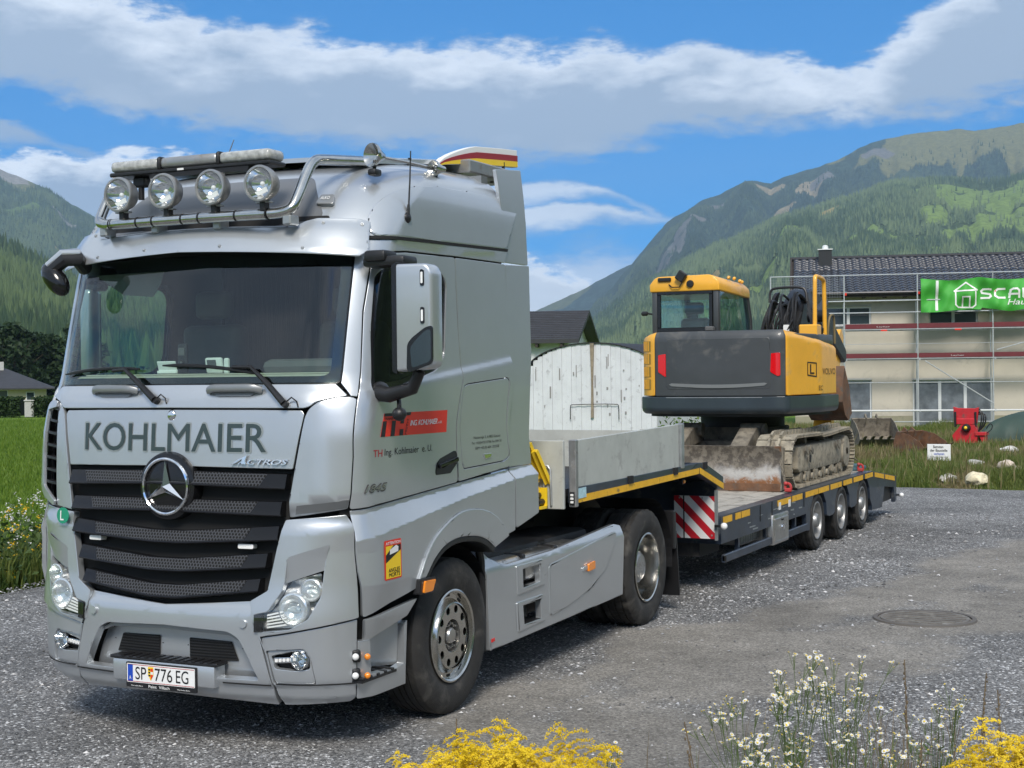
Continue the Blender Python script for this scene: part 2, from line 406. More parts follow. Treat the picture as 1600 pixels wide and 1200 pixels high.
def Wbase(s,z):
    s=np.asarray(s,float);z=np.asarray(z,float)
    uf,b,ro,hw=[np.interp(z,_zf,r) for r in _tab]
    ru=ro+.10*np.clip((1.55-z)/.35,0,1); SCz=SC+ru-ro
    a=np.abs(s);sg=np.where(s>0,-1.0,1.0);yc=YC*hw/1.25
    yf=np.minimum(a,YC)/YC*yc; xf=uf+b*yf*yf
    uc=uf+b*yc*yc
    t=np.clip((a-YC)/SCz,0,1);k=.44
    tx=2*b*yc;tn=np.hypot(tx,1.0);w=hw-yc
    p1x=uc+tx/tn*k*w;p1y=yc+1/tn*k*w;p2x=uc+ru-k*ru
    q=1-t
    xc=q**3*uc+3*q*q*t*p1x+3*q*t*t*p2x+t**3*(uc+ru)
    y_c=q**3*yc+3*q*q*t*p1y+3*q*t*t*hw+t**3*hw
    x=np.where(a<=YC,xf,np.where(a<=YC+SCz,xc,uc+ro+(a-YC-SC)))
    y=np.where(a<=YC,yf,np.where(a<=YC+SCz,y_c,hw))
    return np.stack([x,sg*y,z],-1)
def Wnorm(s,z):
    e=2e-3
    ds=Wbase(np.asarray(s)+e,z)-Wbase(np.asarray(s)-e,z);dz=Wbase(s,np.asarray(z)+e)-Wbase(s,np.asarray(z)-e)
    n=np.cross(ds,dz);n/=np.linalg.norm(n,axis=-1,keepdims=True)+1e-12
    return n
def Wv(s,z,d=0.0):
    p=Wbase(s,z)
    return p+np.asarray(d)[...,None]*Wnorm(s,z) if np.any(d) else p
def s_of_u(u,z):
    uf,b,ru,hw=[np.interp(z,_zf,r) for r in _tab]; yc=YC*hw/1.25
    return YC+SC+u-(uf+b*yc*yc+ru)
M={}
M['silver']=mat('silver_paint',(.49,.515,.535),.30,.64,.7,.5,var=.03,vscale=3.0,coat_rough=.05)
M['roofgrey']=mat('roof_front_grey',(.15,.155,.16),.4,.3,.2)
M['silver_d']=mat('silver_band',(.27,.28,.285),.38,.55,.3)
M['black']=mat('black_plastic',(.012,.012,.013),.42,var=.2,bump=.15,bscale=200)
M['gloss']=mat('gloss_black',(.008,.008,.009),.16,0,.25,.35)
M['louvre']=mat('satin_black',(.009,.009,.010),.20,0,0,.35)
M['wideglass']=mat('wide_angle_glass',(.10,.115,.11),.06,1.0)
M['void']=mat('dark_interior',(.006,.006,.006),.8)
M['under']=mat('chassis_black',(.013,.013,.014),.6,var=.3,vscale=5,dirt=((.06,.055,.05),.3,4))
M['chrome']=mat('chrome',(.80,.80,.80),.07,1.0)
M['steel']=mat('polished_steel',(.55,.54,.51),.18,1.0,var=.12,vscale=14)
M['alu']=mat('brushed_alloy',(.52,.51,.49),.30,.95,var=.12,vscale=12,dirt=((.14,.13,.12),.22,9))
M['alu_d']=mat('dull_alloy',(.36,.36,.355),.42,.75,var=.15,vscale=6,dirt=((.13,.125,.115),.3,5))
M['rubber']=mat('tyre_rubber',(.022,.021,.020),.78,var=.25,vscale=7,bump=.3,bscale=90,dirt=((.075,.07,.062),.42,5))
M['glass_ws']=glass('windscreen_glass',(.70,.84,.79),.03)
M['glass_ex']=glass('cab_glass',(.80,.90,.87),.0)
M['glass_side']=glass('side_glass',(.10,.12,.12),.03)
M['glass_clear']=glass('clear_lens',(.93,.95,.95),.03)
M['lamp_refl']=mat('lamp_reflector',(.72,.73,.73),.30,.55,.3,bump=.5,bscale=70)
M['mirror']=mat('mirror_glass',(.75,.78,.78),.02,1.0)
M['amber']=mat('amber_lens',(.85,.26,.02),.15,0,.6)
M['redlens']=mat('red_lens',(.60,.015,.012),.15,0,.6)
M['white']=mat('white_print',(.78,.78,.76),.5)
M['whiteled']=mat('white_lens',(.82,.82,.80),.2,0,.5)
M['ink']=mat('black_print',(.010,.010,.011),.5)
M['green_ink']=mat('dark_green_foil',(.030,.048,.048),.35,0,.3)
M['pale_ink']=mat('pale_foil_rim',(.30,.33,.33),.35,.3)
M['red_ink']=mat('red_print',(.72,.035,.015),.45)
M['red_text']=mat('dark_red_print',(.40,.01,.02),.45)
M['yellow_ink']=mat('yellow_print',(.86,.58,.02),.45)
M['blue_ink']=mat('blue_print',(.01,.06,.42),.45)
M['green_badge']=mat('green_badge',(.01,.25,.14),.35,0,.4)
M['beige']=mat('beige_trim',(.42,.40,.33),.7,var=.08)
M['greytrim']=mat('grey_trim',(.10,.10,.10),.75,var=.1)
M['navy']=mat('navy_paint',(.020,.030,.048),.42,0,.25,var=.3,vscale=5,dirt=((.12,.12,.11),.24,7))
M['yellow_tape']=mat('yellow_reflective_tape',(.80,.43,.015),.42,var=.12,vscale=9,dirt=((.10,.09,.07),.20,11))
M['panelgrey']=mat('drop_side_board',(.47,.485,.45),.55,.15,var=.10,vscale=4,bump=.12,bscale=30,dirt=((.30,.30,.28),.22,6))
M['galv']=mat('galvanised_steel',(.40,.415,.42),.45,.75,var=.18,vscale=12)
M['wood']=mat('weathered_plank',(.36,.33,.28),.8,var=.25,vscale=7,bump=.3,bscale=40,dirt=((.16,.145,.12),.35,4))
M['yel']=mat('excavator_yellow',(.80,.40,.035),.40,0,.25,var=.06,vscale=3,dirt=((.50,.33,.12),.2,3))
M['exgrey']=mat('excavator_charcoal',(.045,.050,.054),.45,0,.2,var=.12,vscale=2.5,dirt=((.10,.10,.095),.22,3))
M['exnavy']=mat('excavator_slate',(.026,.038,.048),.42,0,.2,var=.12,vscale=3)
M['mud']=mat('muddy_steel',(.20,.175,.135),.85,.1,var=.35,vscale=6,bump=.5,bscale=45,dirt=((.075,.066,.055),.45,7))
M['mud2']=mat('dry_mud_track',(.31,.275,.21),.85,.15,var=.3,vscale=8,bump=.4,bscale=50,dirt=((.11,.095,.075),.38,12))
M['rust']=mat('rusty_steel',(.17,.085,.045),.75,.25,var=.4,vscale=7,bump=.4,bscale=45,dirt=((.10,.085,.07),.45,6))
M['red_paint']=mat('red_machine_paint',(.48,.018,.025),.4,0,.3,var=.12,dirt=((.16,.06,.05),.25,5))
M['hose']=mat('hydraulic_hose',(.010,.010,.011),.45)
def hexmesh():
    """black honeycomb grille mesh"""
    m=bpy.data.materials.new('honeycomb_mesh'); m.use_nodes=True; nt=m.node_tree; x=NX(nt); b=nt.nodes['Principled BSDF']
    g=x.n('ShaderNodeNewGeometry'); s=x.n('ShaderNodeSeparateXYZ'); x.l(g.outputs['Position'],s.inputs[0])
    a=x.m('DIVIDE',s.outputs[1],.0225); r=x.m('DIVIDE',s.outputs[2],.0175)
    row=x.m('FLOOR',r); off=x.m('MULTIPLY',x.m('MODULO',x.m('ABSOLUTE',row),2.0),.5)
    fx=x.m('SUBTRACT',x.m('FRACT',x.m('ADD',a,off)),.5); fz=x.m('MULTIPLY',x.m('SUBTRACT',x.m('FRACT',r),.5),.9)
    d=x.m('SQRT',x.m('ADD',x.m('MULTIPLY',fx,fx),x.m('MULTIPLY',fz,fz)))
    h=x.ss(d,.42,.30)
    x.l(x.mix(h,(.045,.046,.050),(.001,.001,.001)),b.inputs['Base Color']); x.l(x.mix(h,.28,.9,'FLOAT'),b.inputs['Roughness'])
    bp=x.n('ShaderNodeBump'); bp.inputs['Strength'].default_value=.6; bp.inputs['Distance'].default_value=.004; bp.invert=True
    x.l(h,bp.inputs['Height']); x.l(bp.outputs[0],b.inputs['Normal']); return m
M['hex']=hexmesh()
def ribbed(name,col,axis,pitch,amt):
    m=mat(name,col,.5,var=.06); nt=m.node_tree; x=NX(nt); b=nt.nodes['Principled BSDF']
    return m
def chevron():
    """red and white diagonal warning sheet"""
    m=mat('warning_board_print',(.8,.8,.8),.4); nt=m.node_tree; x=NX(nt); b=nt.nodes['Principled BSDF']
    g=x.n('ShaderNodeNewGeometry'); s=x.n('ShaderNodeSeparateXYZ'); x.l(g.outputs['Position'],s.inputs[0])
    k=x.m('FRACT',x.m('ADD',x.m('DIVIDE',x.m('SUBTRACT',s.outputs[1],x.m('MULTIPLY',s.outputs[2],1.0)),.207),.45))
    x.l(x.mix(x.m('GREATER_THAN',k,.5),(.66,.67,.66),(.42,.012,.022)),b.inputs['Base Color']); return m
M['chevron']=chevron()
# ================================================================== TRUCK
def build_truck():
    T=thing('truck_tractor','silver tractor unit with KOHLMAIER lettered across its front and four roof spotlights','truck',(0,0,0))
    SI=M['silver']; BK=M['black']
    both=lambda f:(f(1),f(-1))
    # dark shell behind the panel gaps
    panel('inner_shell',[(-1.5,.36),(1.5,.36),(1.5,2.2),(-1.5,2.2)],M['void'],T,d=-.10,t=0,r=0,step=(.1,.2))
    winhole=[(1.21,2.15),(1.33,2.90),(1.42,2.935),(1.97,2.935),(2.06,2.86),(2.11,2.37),(2.02,2.26),(1.7,2.15)]
    for k in (1,-1):
        side=[(1.13,1.40),(3.25,1.60),(2.87,3.12),(1.09,3.12)]
        sh=side; hl=winhole
        if k<0: sh=mir(side); hl=mir([(a+.22*max(0,min(1,(a-1.45)/.5)),b) for a,b in winhole])
        panel('inner_shell',sh,M['void'],T,d=-.035,t=0,r=0,holes=[hl],step=(.1,.3))
    # ---------------- windscreen
    fr=rnd([(-1.072,2.205),(1.072,2.205),(1.068,3.02),(-1.068,3.02)],.03)
    fh=rnd([(-1.015,2.252),(1.015,2.252),(1.01,2.93),(-1.01,2.93)],.05)
    panel('windscreen_border',fr,M['gloss'],T,d=-.012,t=0,r=0,holes=[fh])
    panel('windscreen',rnd([(-1.066,2.212),(1.066,2.212),(1.062,3.015),(-1.062,3.015)],.03),M['glass_ws'],T,d=-.006,t=0,r=0,step=(.06,.08))
    # ---------------- cab interior: floor, lining, dash, seats
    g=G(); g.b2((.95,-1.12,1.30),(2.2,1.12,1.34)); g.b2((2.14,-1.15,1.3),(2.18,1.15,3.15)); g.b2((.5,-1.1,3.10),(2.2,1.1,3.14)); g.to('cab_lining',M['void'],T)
    g=G(); g.b2((.36,-1.02,2.16),(.78,1.02,2.262),.03,2); g.b2((.42,-.98,2.262),(.66,.98,2.272),.004); g.to('dashboard',M['beige'],T)
    g=G(); g.b2((.60,-.92,2.262),(.86,-.30,2.36),.05,2); g.to('instrument_hood',M['greytrim'],T)
    for y in (-.55,.60):
        g=G(); g.b2((1.25,y-.25,1.75),(1.42,y+.25,2.62),.06,3); g.b2((1.27,y-.15,2.66),(1.38,y+.15,2.86),.05,3); g.to('seat',M['greytrim'],T)
    g=G(); th=[2*math.pi*i/24 for i in range(25)]
    g.tube([(.86+.10*math.cos(a),-.55+.21*math.sin(a),2.22+.12*math.cos(a)) for a in th],.014,6,False); g.to('steering_wheel',BK,T)
    g=G(); g.b2((.42,.14,2.26),(.45,.22,2.47),.02,2); g.sph((.415,.18,2.34),.022,10); g.to('phone_holder',BK,T)
    g=G(); g.b2((.414,.155,2.39),(.419,.205,2.44),.004); g.to('phone_screen',M['greytrim'],T)
    g=G(); g.prism([(.33,3.0),(.92,3.0),(.92,2.93),(.72,2.80),(.48,2.78),(.40,2.86)],lambda a,b,t:(.47+t-.2*(b-2.95),a,b),0,.008); g.to('roller_blind',mat('blind_film',(.16,.17,.17),.6),T)
    # ---------------- pillars and roof rail
    rail=[(1.076,2.205),(1.142,2.128),(1.176,2.125),(1.145,2.64),(1.158,2.92),(1.212,3.008,.03),(1.475,3.029),(2.125,3.040),(2.88,3.043),(2.87,3.125),(1.10,3.085),(1.074,3.03)]
    def drail(s,z): return np.where(np.abs(s)>1.3,.012*np.clip((z-3.05)/.05,0,1),0)
    for k in (1,-1): panel('pillar_and_rail',rail if k>0 else mir(rail),SI,T,dfun=drail,step=(.08,.12))
    # ---------------- doors
    door=[(1.185,1.457,.02),(1.196,1.763),(1.182,2.112),(1.153,2.639),(1.168,2.91),(1.222,2.995,.05),(1.475,3.017),(2.12,3.028,.02),(2.238,2.613),(2.368,2.224),(2.459,1.535,.02)]
    win=rnd([(1.193,2.86),(1.245,2.905),(1.438,2.928),(1.966,2.918),(2.046,2.846),(2.107,2.373),(2.017,2.277),(1.634,2.194),(1.560,2.118),(1.383,2.102),(1.251,2.155),(1.205,2.50)],.05)
    glassp=rnd([(1.215,2.86),(1.27,2.89),(1.45,2.905),(1.95,2.895),(2.02,2.83),(2.075,2.39),(2.0,2.30),(1.55,2.215),(1.27,2.20),(1.228,2.5)],.05)
    def dbelt(s,z):
        a=np.abs(s); ln=np.interp(a,[1.2,1.63,2.9,3.3],[2.185,2.20,2.335,2.38]); t=np.clip((ln-z)/.07+.5,0,1); return .014*t*t*(3-2*t)
    for k in (1,-1):
        q=(lambda p:p) if k>0 else mir
        if k<0:
            far=lambda P:[(a+.22*max(0,min(1,(a-1.45)/.5)),b) for a,b in P]
            win,glassp=far(win),far(glassp); door=[(a+(.22 if a>2.0 else 0),b,*r_) for a,b,*r_ in door]
        dr=panel('door',q(rnd(door,.01)),SI,T,holes=[q(win)],dfun=dbelt,step=(.07,.018))
        panel('window_seal',q(rnd(win,.0)),M['gloss'],dr,d=-.012,t=0,r=0,holes=[q(glassp)])
        panel('window',q(glassp),M['glass_side'] if k>0 else M['glass_ws'],dr,d=-.014,t=0,r=0)
        sl0=.22 if k<0 else 0.0
        slp=[(2.128+sl0,3.028,.02),(2.885,3.032,.02),(3.208,2.026),(3.258,1.592,.02),(2.476+sl0,1.537,.02),(2.376+sl0,2.224),(2.247+sl0,2.613)]
        hat=rnd([(2.411,2.165),(2.449,2.180),(3.055,2.220),(3.092,2.195),(3.238,1.668),(3.166,1.639),(2.553,1.620),(2.527,1.650)],.03)
        hh=rnd([(2.405,2.170),(2.446,2.187),(3.058,2.227),(3.101,2.2),(3.247,1.664),(3.168,1.632),(2.550,1.613),(2.520,1.648)],.03)
        panel('sleeper_panel',q(rnd(slp,.01)),SI,T,holes=[q(hh)] if k>0 else [],dfun=dbelt,step=(.08,.018))
        if k>0: ht=panel('locker_hatch',q(hat),SI,T,d=-.001,dfun=dbelt,step=(.1,.05))
        if k>0: panel('latch',[(2.82,1.70),(2.95,1.70),(2.93,1.672),(2.85,1.665)],M['chrome'],ht,d=.02)
        fa=[(2.893,3.030),(3.285,3.046),(3.645,1.586),(3.272,1.582)]
        panel('rear_fairing',q(rnd(fa,.012)),SI,T,step=(.15,.3))
        # upper part of the rear fairing, rising behind the roof
        sg=-1 if k>0 else 1
        sheet('upper_fairing',rnd([(2.285,3.049),(2.668,3.049),(2.635,3.40),(2.61,3.745),(2.20,3.705)],.012),SI,T,
              lambda a,b,h,sg=sg:np.stack([a,sg*(1.232+h-.10*np.clip(b-3.35,0,1)**1.5),b],-1),step=(.12,.12),t=.03)
        # lower side: fender with its pressed shoulder
        ARC=crom([(1.862,.972),(1.955,1.106),(2.087,1.220),(2.32,1.318),(2.522,1.348),(2.754,1.328),(2.95,1.262),(3.09,1.165)],5)
        INN=crom([(1.938,.972),(2.049,1.074),(2.202,1.150),(2.4,1.178),(2.647,1.160),(2.80,1.118),(2.92,1.055)],5)
        fen=[(1.189,1.444,.01),(2.476,1.525),(3.262,1.568,.01),(3.268,1.138),(3.145,1.118),*ARC[::-1],(1.856,.917),(1.322,.808,.02),(1.259,1.081),(1.23,1.32)]
        def dfen(s,z):
            a=np.abs(s); zt=np.interp(a,[1.2,2.478,3.265,3.7],[1.423,1.504,1.553,1.58]); zb=np.interp(a,[1.2,1.278,2.494,3.265,3.7],[1.262,1.275,1.427,1.50,1.52])
            t=np.clip((zt-z)/(zt-zb),0,1); return .055*np.clip(t+.05*np.sin(2*np.pi*t)*0,0,1)-.05*np.clip((1.0-z)/.2,0,1)*np.clip((1.9-a)/.3,0,1)
        panel('front_fender',q(rnd(fen,.006)),SI,T,dfun=dfen,step=(.05,.011),t=.03)
        rl=[(3.278,1.575,.01),(3.653,1.582,.01),(3.671,1.226,.02),(3.295,1.15,.02)]
        panel('rear_fender',q(rnd(rl,.01)),SI,T,dfun=dfen,step=(.05,.011))
        fl=[(1.858,.973),(1.955,1.108),(2.087,1.222),(2.32,1.320),(2.522,1.350),(2.754,1.333),(2.995,1.248),(3.142,1.115),(3.05,1.105),(2.95,1.16),(2.818,1.115),(2.647,1.165),(2.4,1.185),(2.202,1.152),(2.049,1.07),(1.941,.972)]
        fl=ARC+[(3.14,1.112)]+INN[::-1]
        panel('wheel_arch',q(fl),SI,T,d=.075,t=.06,step=(.1,.1),r=.01)
        li=[(a,b-.004) for a,b in INN]+[(a*.96+2.4*.04,b-.036) for a,b in INN[::-1]]
        panel('arch_liner',q(li),BK,T,d=.068,t=.30,step=(.1,.1),r=.005)
        # step panel below
        panel('step_skirt',q(rnd([(1.326,.796),(1.915,.848),(1.815,.752),(1.348,.660)],.01)),SI,T,d=.03,dfun=lambda s,z:-.045*np.clip((.80-z)/.15,0,1),t=.03)
        panel('step_surround',q(rnd([(1.289,.668),(1.40,.668),(1.40,.462),(1.70,.440),(1.80,.455),(1.815,.70),(1.85,.72),(1.838,.60),(1.806,.319),(1.269,.317)],.008)),SI,T,d=-.005,t=.05)
        panel('step_well',q([(1.36,.72),(1.84,.74),(1.82,.44),(1.38,.44)]),SI,T,d=-.16,t=0,r=0,dfun=lambda s,z:.12*np.clip((np.abs(s)-1.55)/.28,0,1)**2)
        if k<0: continue
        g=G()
        for j in range(5): g.box((s_:=.62-.085*j+.0,-k*1.175,.447),(.03,.15,.016),bev=.004)
        g.b2((.26,min(-k*1.09,-k*1.25),.425),(.66,max(-k*1.09,-k*1.25),.44)); g.to('boarding_step',BK,T)
    # small lights
    for (s,z) in ((1.273,.584),(1.269,.473)):
        c=Wv(np.array([s]),np.array([z]),np.array([.0]))[0]; n=Wnorm(np.array([s]),np.array([z]))[0]
        g=G(); g.box(c,(.05,.05,.075),Matrix.Rotation(R(40),3,'Z'),.012,2); h=g.to('side_lamp',BK,T)
        g=G(); g.sph(c+n*.03+np.array([-.012,.01,0]),.021,12); g.to('lens',M['whiteled'],h)
        c2=Wv(np.array([s+.068]),np.array([z-.008]),np.array([.025]))[0]
        g=G(); g.sph(c2,.02,12); g.to('amber_lens',M['amber'],h)
    g=G(); b=panel('side_marker_base',rnd([(1.845,.974),(2.04,.968),(2.03,.872),(1.843,.878)],.01),BK,T,d=.085,t=.05)
    panel('indicator_lens',rnd([(1.885,.958),(2.022,.955),(1.99,.885),(1.875,.885)],.012),M['amber'],b,d=.10,t=.02)
    # ---------------- roof
    lev=[3.085,3.12,3.16,3.22,3.28,3.34,3.40,3.45,3.49,3.53,3.57,3.60,3.63,3.65,3.67,3.69,3.705,3.715]
    bm=bmesh.new(); rows=[]
    sf=np.concatenate([np.linspace(0,.85,12)[:-1],np.linspace(.85,1.35,12)])
    for z in lev:
        zz=np.full(len(sf),z); A=Wv(sf,zz)
        x1=A[-1,0]; yy=A[-1,1]; tail=np.array([[x1+(2.262-x1)*t,yy,z] for t in np.linspace(0,1,10)[1:]])
        half=np.concatenate([A,tail]); half[:,2]+=.05*np.clip((half[:,0]-.9)/1.3,0,1)*np.clip((z-3.35)/.3,0,1)
        oth=half.copy(); oth[:,1]*=-1
        rows.append([bm.verts.new(p) for p in np.concatenate([oth[::-1],half[1:]])])
    for a,b in zip(rows[:-1],rows[1:]):
        for i in range(len(a)-1): bm.faces.new((a[i],a[i+1],b[i+1],b[i]))
    n=len(rows[-1])
    for i in range(n//2): 
        try: bm.faces.new((rows[-1][i],rows[-1][i+1],rows[-1][n-2-i],rows[-1][n-1-i]))
        except ValueError: pass
    link('roof',finish(bm,True,50,'roof'),SI,T)
    panel('shadow_gap',rnd([(-.90,3.05),(.90,3.05),(.90,3.235),(-.90,3.235)],.02),M['void'],T,d=.008,t=.01,r=0)  # black strip on the roof front, painting in the shadow above the visor
    for k in (1,-1):
        rs=rnd([(1.15,3.105),(2.86,3.140),(2.83,3.30),(2.76,3.49),(2.4,3.505),(1.9,3.500),(1.50,3.485),(1.28,3.455),(1.16,3.39),(1.10,3.30),(1.095,3.19)],.05)
        panel('roof_side',rs if k>0 else mir(rs),SI,T,d=.014,t=.02,r=.010,step=(.06,.03))
    panel('roof_groove',[(1.10,3.082),(2.87,3.122),(2.87,3.142),(1.10,3.102)],M['void'],T,d=.0135,t=.03,r=0)
    # darker grey patch on the roof front behind the light bar
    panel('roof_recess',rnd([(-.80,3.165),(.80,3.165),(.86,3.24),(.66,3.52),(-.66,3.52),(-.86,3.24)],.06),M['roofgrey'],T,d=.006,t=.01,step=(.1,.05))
    bd=panel('roof_badge',rnd([(.785,3.305),(.90,3.300),(.885,3.362),(.80,3.364)],.015),M['silver_d'],T,d=.03,t=.03)
    text('badge_text','ALKO',(.812,3.325,.870,3.343),wmap(.036),M['white'],bd)
    g=G(); g.b2((2.14,-1.12,2.0),(2.24,1.12,3.66)); g.to('cab_rear_wall',M['silver_d'],T)
    # roof spoiler with red and gold stripes on its side fins
    g=G()
    xs=np.linspace(.95,3.15,14)
    top=[(x,3.69+.25*((x-.95)/2.2)**.9) for x in xs]
    A=[[g.bm.verts.new((x,y,z-.04*(abs(y)/.8)**3)) for y in np.linspace(-.86,.86,9)] for x,z in top]
    B=[[g.bm.verts.new((x,y,z-.03-.04*(abs(y)/.8)**3)) for y in np.linspace(-.86,.86,9)] for x,z in top]
    for L,f in ((A,1),(B,-1)):
        for i in range(len(L)-1):
            for j in range(8): g.bm.faces.new((L[i][j],L[i][j+1],L[i+1][j+1],L[i+1][j])[::f])
    for j in range(8): g.bm.faces.new((A[-1][j],A[-1][j+1],B[-1][j+1],B[-1][j])); g.bm.faces.new((B[0][j],B[0][j+1],A[0][j+1],A[0][j]))
    for i in range(len(A)-1): g.bm.faces.new((A[i][0],A[i+1][0],B[i+1][0],B[i][0])); g.bm.faces.new((B[i][8],B[i+1][8],A[i+1][8],A[i][8]))
    sp=g.to('roof_spoiler',SI,T,ang=50)
    for sg in (-1,1):
        def fm(a,b,h,sg=sg): return np.stack([a,sg*(.90+h+.05*np.clip(3.2-a,0,2)*.4),b],-1)
        lo=lambda x:3.705+.155*np.clip((x-1.85)/1.35,0,1)**.75
        th=lambda x:.135*np.clip((x-1.85)/.6,0.02,1)**.6
        X=np.linspace(1.85,3.2,14)
        def strip(f0,f1): return [(x,lo(x)+th(x)*f0) for x in X]+[(x,lo(x)+th(x)*f1) for x in X[::-1]]
        fin=sheet('fin',strip(0,1),M['white'],sp,fm,t=.05,r=.006,step=(.3,0))
        sheet('gold_stripe',strip(.02,.34),M['yellow_ink'],sp,lambda a,b,h:fm(a,b,h+.004),t=.003,r=0,step=(.3,0))
        sheet('red_stripe',strip(.34,.68),mat('crimson_print',(.30,.008,.015),.45),sp,lambda a,b,h:fm(a,b,h+.004),t=.003,r=0,step=(.3,0))
        for xx in (2.75,2.95): g=G(); g.cyl((xx,sg*.9,3.69),(xx,sg*.9,3.87),.012); g.to('spoiler_strut',BK,sp)
    g=G(); g.b2((2.2,-1.0,3.70),(2.98,1.0,3.795),.01); g.to('spoiler_base',M['alu_d'],sp)
    # ---------------- sun visor
    vh=[(0,3.128),(.74,3.128,.05),(.80,3.165),(.86,3.183),(1.06,3.19),(1.125,3.175),(1.133,2.985),(1.095,2.945),(.84,2.958),(0,2.985)]
    def dvis(s,z): a=np.abs(s); return .17-.07*(a/1.13)**2-.06*np.clip((z-2.97)/.2,0,1)
    vs=panel('sun_visor',rnd(sym(vh),.012),SI,T,dfun=dvis,t=.012,r=.008,step=(.07,.05))
    panel('visor_lip',[(-.77,3.118),(.77,3.118),(.775,3.140),(-.775,3.140)],M['silver'],vs,dfun=lambda s,z:.004+dvis(s,z)-1.2*(z-3.118),t=.01,step=(.1,.02))
    for s,z in ((-.70,2.995),(-.275,3.012),(.294,3.010),(.83,2.99),(.90,3.15),(1.085,3.15),(-.86,3.155)):
        c=Wv(np.array([s]),np.array([z]),dvis(np.array([s]),np.array([z])))[0]; n=Wnorm(np.array([s]),np.array([z]))[0]
        g=G(); g.cyl(c-n*.004,c+n*.006,.012,.010,12); g.sph(c+n*.006,.006,8); g.to('screw',M['galv'],vs)
    # ---------------- hood
    hood=[(0,2.05),(.60,2.049),(.90,2.044,.02),(.914,2.02),(.858,1.696,.01),(0,1.708)]
    hd=panel('front_flap',rnd(sym(hood),.006),SI,T,d=.004,step=(.08,.1))
    strip=[(0,2.203),(1.050,2.200),(1.125,2.124,.02),(1.062,2.119),(.984,2.097),(.937,2.062,.03),(.912,2.056,.01),(0,2.060)]
    panel('scuttle_panel',rnd(sym(strip),.006),SI,T,d=.0,step=(.08,.08),dfun=lambda s,z:.02*np.clip((2.2-z)/.1,0,1))
    for a0,a1 in ((-.665,-.283),(.262,.632)):
        pts=[]; 
        for t in np.linspace(0,1,12):
            s=a0+(a1-a0)*t; d=.02+.035*min(1,min(t,1-t)/.12)
            pts.append(Wv(np.array([s]),np.array([2.158]),np.array([d]))[0])
        g=G(); g.tube(pts,[.018]*12,8)
        for p in g.bm.verts: p.co.z=2.158+(p.co.z-2.158)*1.35
        h=g.to('grab_handle',M['silver_d'],T)
        sc=rnd([(a0+.02,2.178),(a1-.02,2.178),(a1-.06,2.125),(a0+.06,2.125)],.02)
        panel('handle_recess',sc,M['silver_d'],h,d=.021,t=.002,r=0)
    # lettering on the flap
    text('lettering','KOHLMAIER',(-.72,1.788,.69,1.972),wmap(.0065),M['pale_ink'],hd,bold=.036)
    text('lettering','KOHLMAIER',(-.713,1.795,.683,1.965),wmap(.008),M['green_ink'],hd,bold=.014)
    text('model_badge','ACTROS',(.50,1.722,.835,1.752),wmap(.022),M['chrome'],hd,thick=.012,shear=.35,bold=.004)
    sheet('model_badge',[(.455,1.718),(.505,1.752),(.565,1.775),(.545,1.722),(.525,1.722),(.53,1.752),(.49,1.728)],M['chrome'],hd,wmap(.023),t=.012,r=.002,step=(0,0))
    c=Wv(np.array([0.]),np.array([2.015]),np.array([.0]))[0]
    g=G(); g.lathe([(.001,-.016),(.018,-.016),(.028,-.010),(.034,-.004),(.036,.004)],'X',c,24); g.to('flap_lock',M['chrome'],hd)
    # ---------------- grille
    gr=[(0,1.700),(.856,1.687),(.823,1.422),(.782,1.268),(.722,.978),(.677,.928),(.611,.913),(0,.866)]
    gp=panel('grille',rnd(sym(gr),.015),M['void'],T,d=-.05,t=.05,r=.004,step=(.1,.1))
    def louv(so,to,bo,si,ti,bi,meshs):
        """one cross bar; z at the outer end and at the middle"""
        S=np.linspace(-so,so,35); prof=[(-.055,0.),(.0,.0),(.012,.04),(.038,.84),(.042,.90),(.036,.98),(.02,1.02),(-.055,1.02)]
        bm=bmesh.new(); rows=[]
        for s in S:
            w=np.clip((abs(s)-si)/(so-si),0,1); zt=ti+(to-ti)*w; zb=bi+(bo-bi)*w
            rows.append([bm.verts.new(Wv(np.array([s]),np.array([zt+(zb-zt)*f]),np.array([d]))[0]) for d,f in prof])
        for a,b in zip(rows[:-1],rows[1:]):
            for i in range(len(prof)-1): bm.faces.new((a[i],a[i+1],b[i+1],b[i]))
        bm.faces.new(rows[0]); bm.faces.new(rows[-1][::-1])
        lv=link('louvre',finish(bm,True,25,'louvre'),M['louvre'],gp)
        bm=bmesh.new(); rows=[]
        for s in np.linspace(-meshs,meshs,31):
            rr=[]
            for d,f in ((.0128,.06),(.0372,.81)):
                ss=s*(1.0 if f<.5 else .94); w=np.clip((abs(ss)-si)/(so-si),0,1); zt=ti+(to-ti)*w; zb=bi+(bo-bi)*w
                rr.append(bm.verts.new(Wv(np.array([ss]),np.array([zt+(zb-zt)*f]),np.array([d+.0015]))[0]))
            rows.append(rr)
        for a,b in zip(rows[:-1],rows[1:]): bm.faces.new((a[0],a[1],b[1],b[0]))
        link('mesh_insert',finish(bm,True,60,'mesh_insert'),M['hex'],gp)
    louv(.826,1.668,1.572,.15,1.680,1.590,.70)
    louv(.796,1.503,1.412,.15,1.508,1.424,.64)
    louv(.782,1.360,1.270,.12,1.315,1.232,.60)
    louv(.712,1.197,1.106,.12,1.146,1.060,.585)
    louv(.668,1.045,.962,.10,.985,.897,.58)
    for s,z in ((.561,1.231),(-.60,1.240)):
        panel('grille_light',rnd([(s-.052,z-.014),(s+.052,z-.014),(s+.052,z+.014),(s-.052,z+.014)],.01),M['whiteled'],gp,d=.012,t=.05,r=.003)
    # star emblem
    cx=Wv(np.array([0.]),np.array([1.582]),np.array([.0]))[0]; 
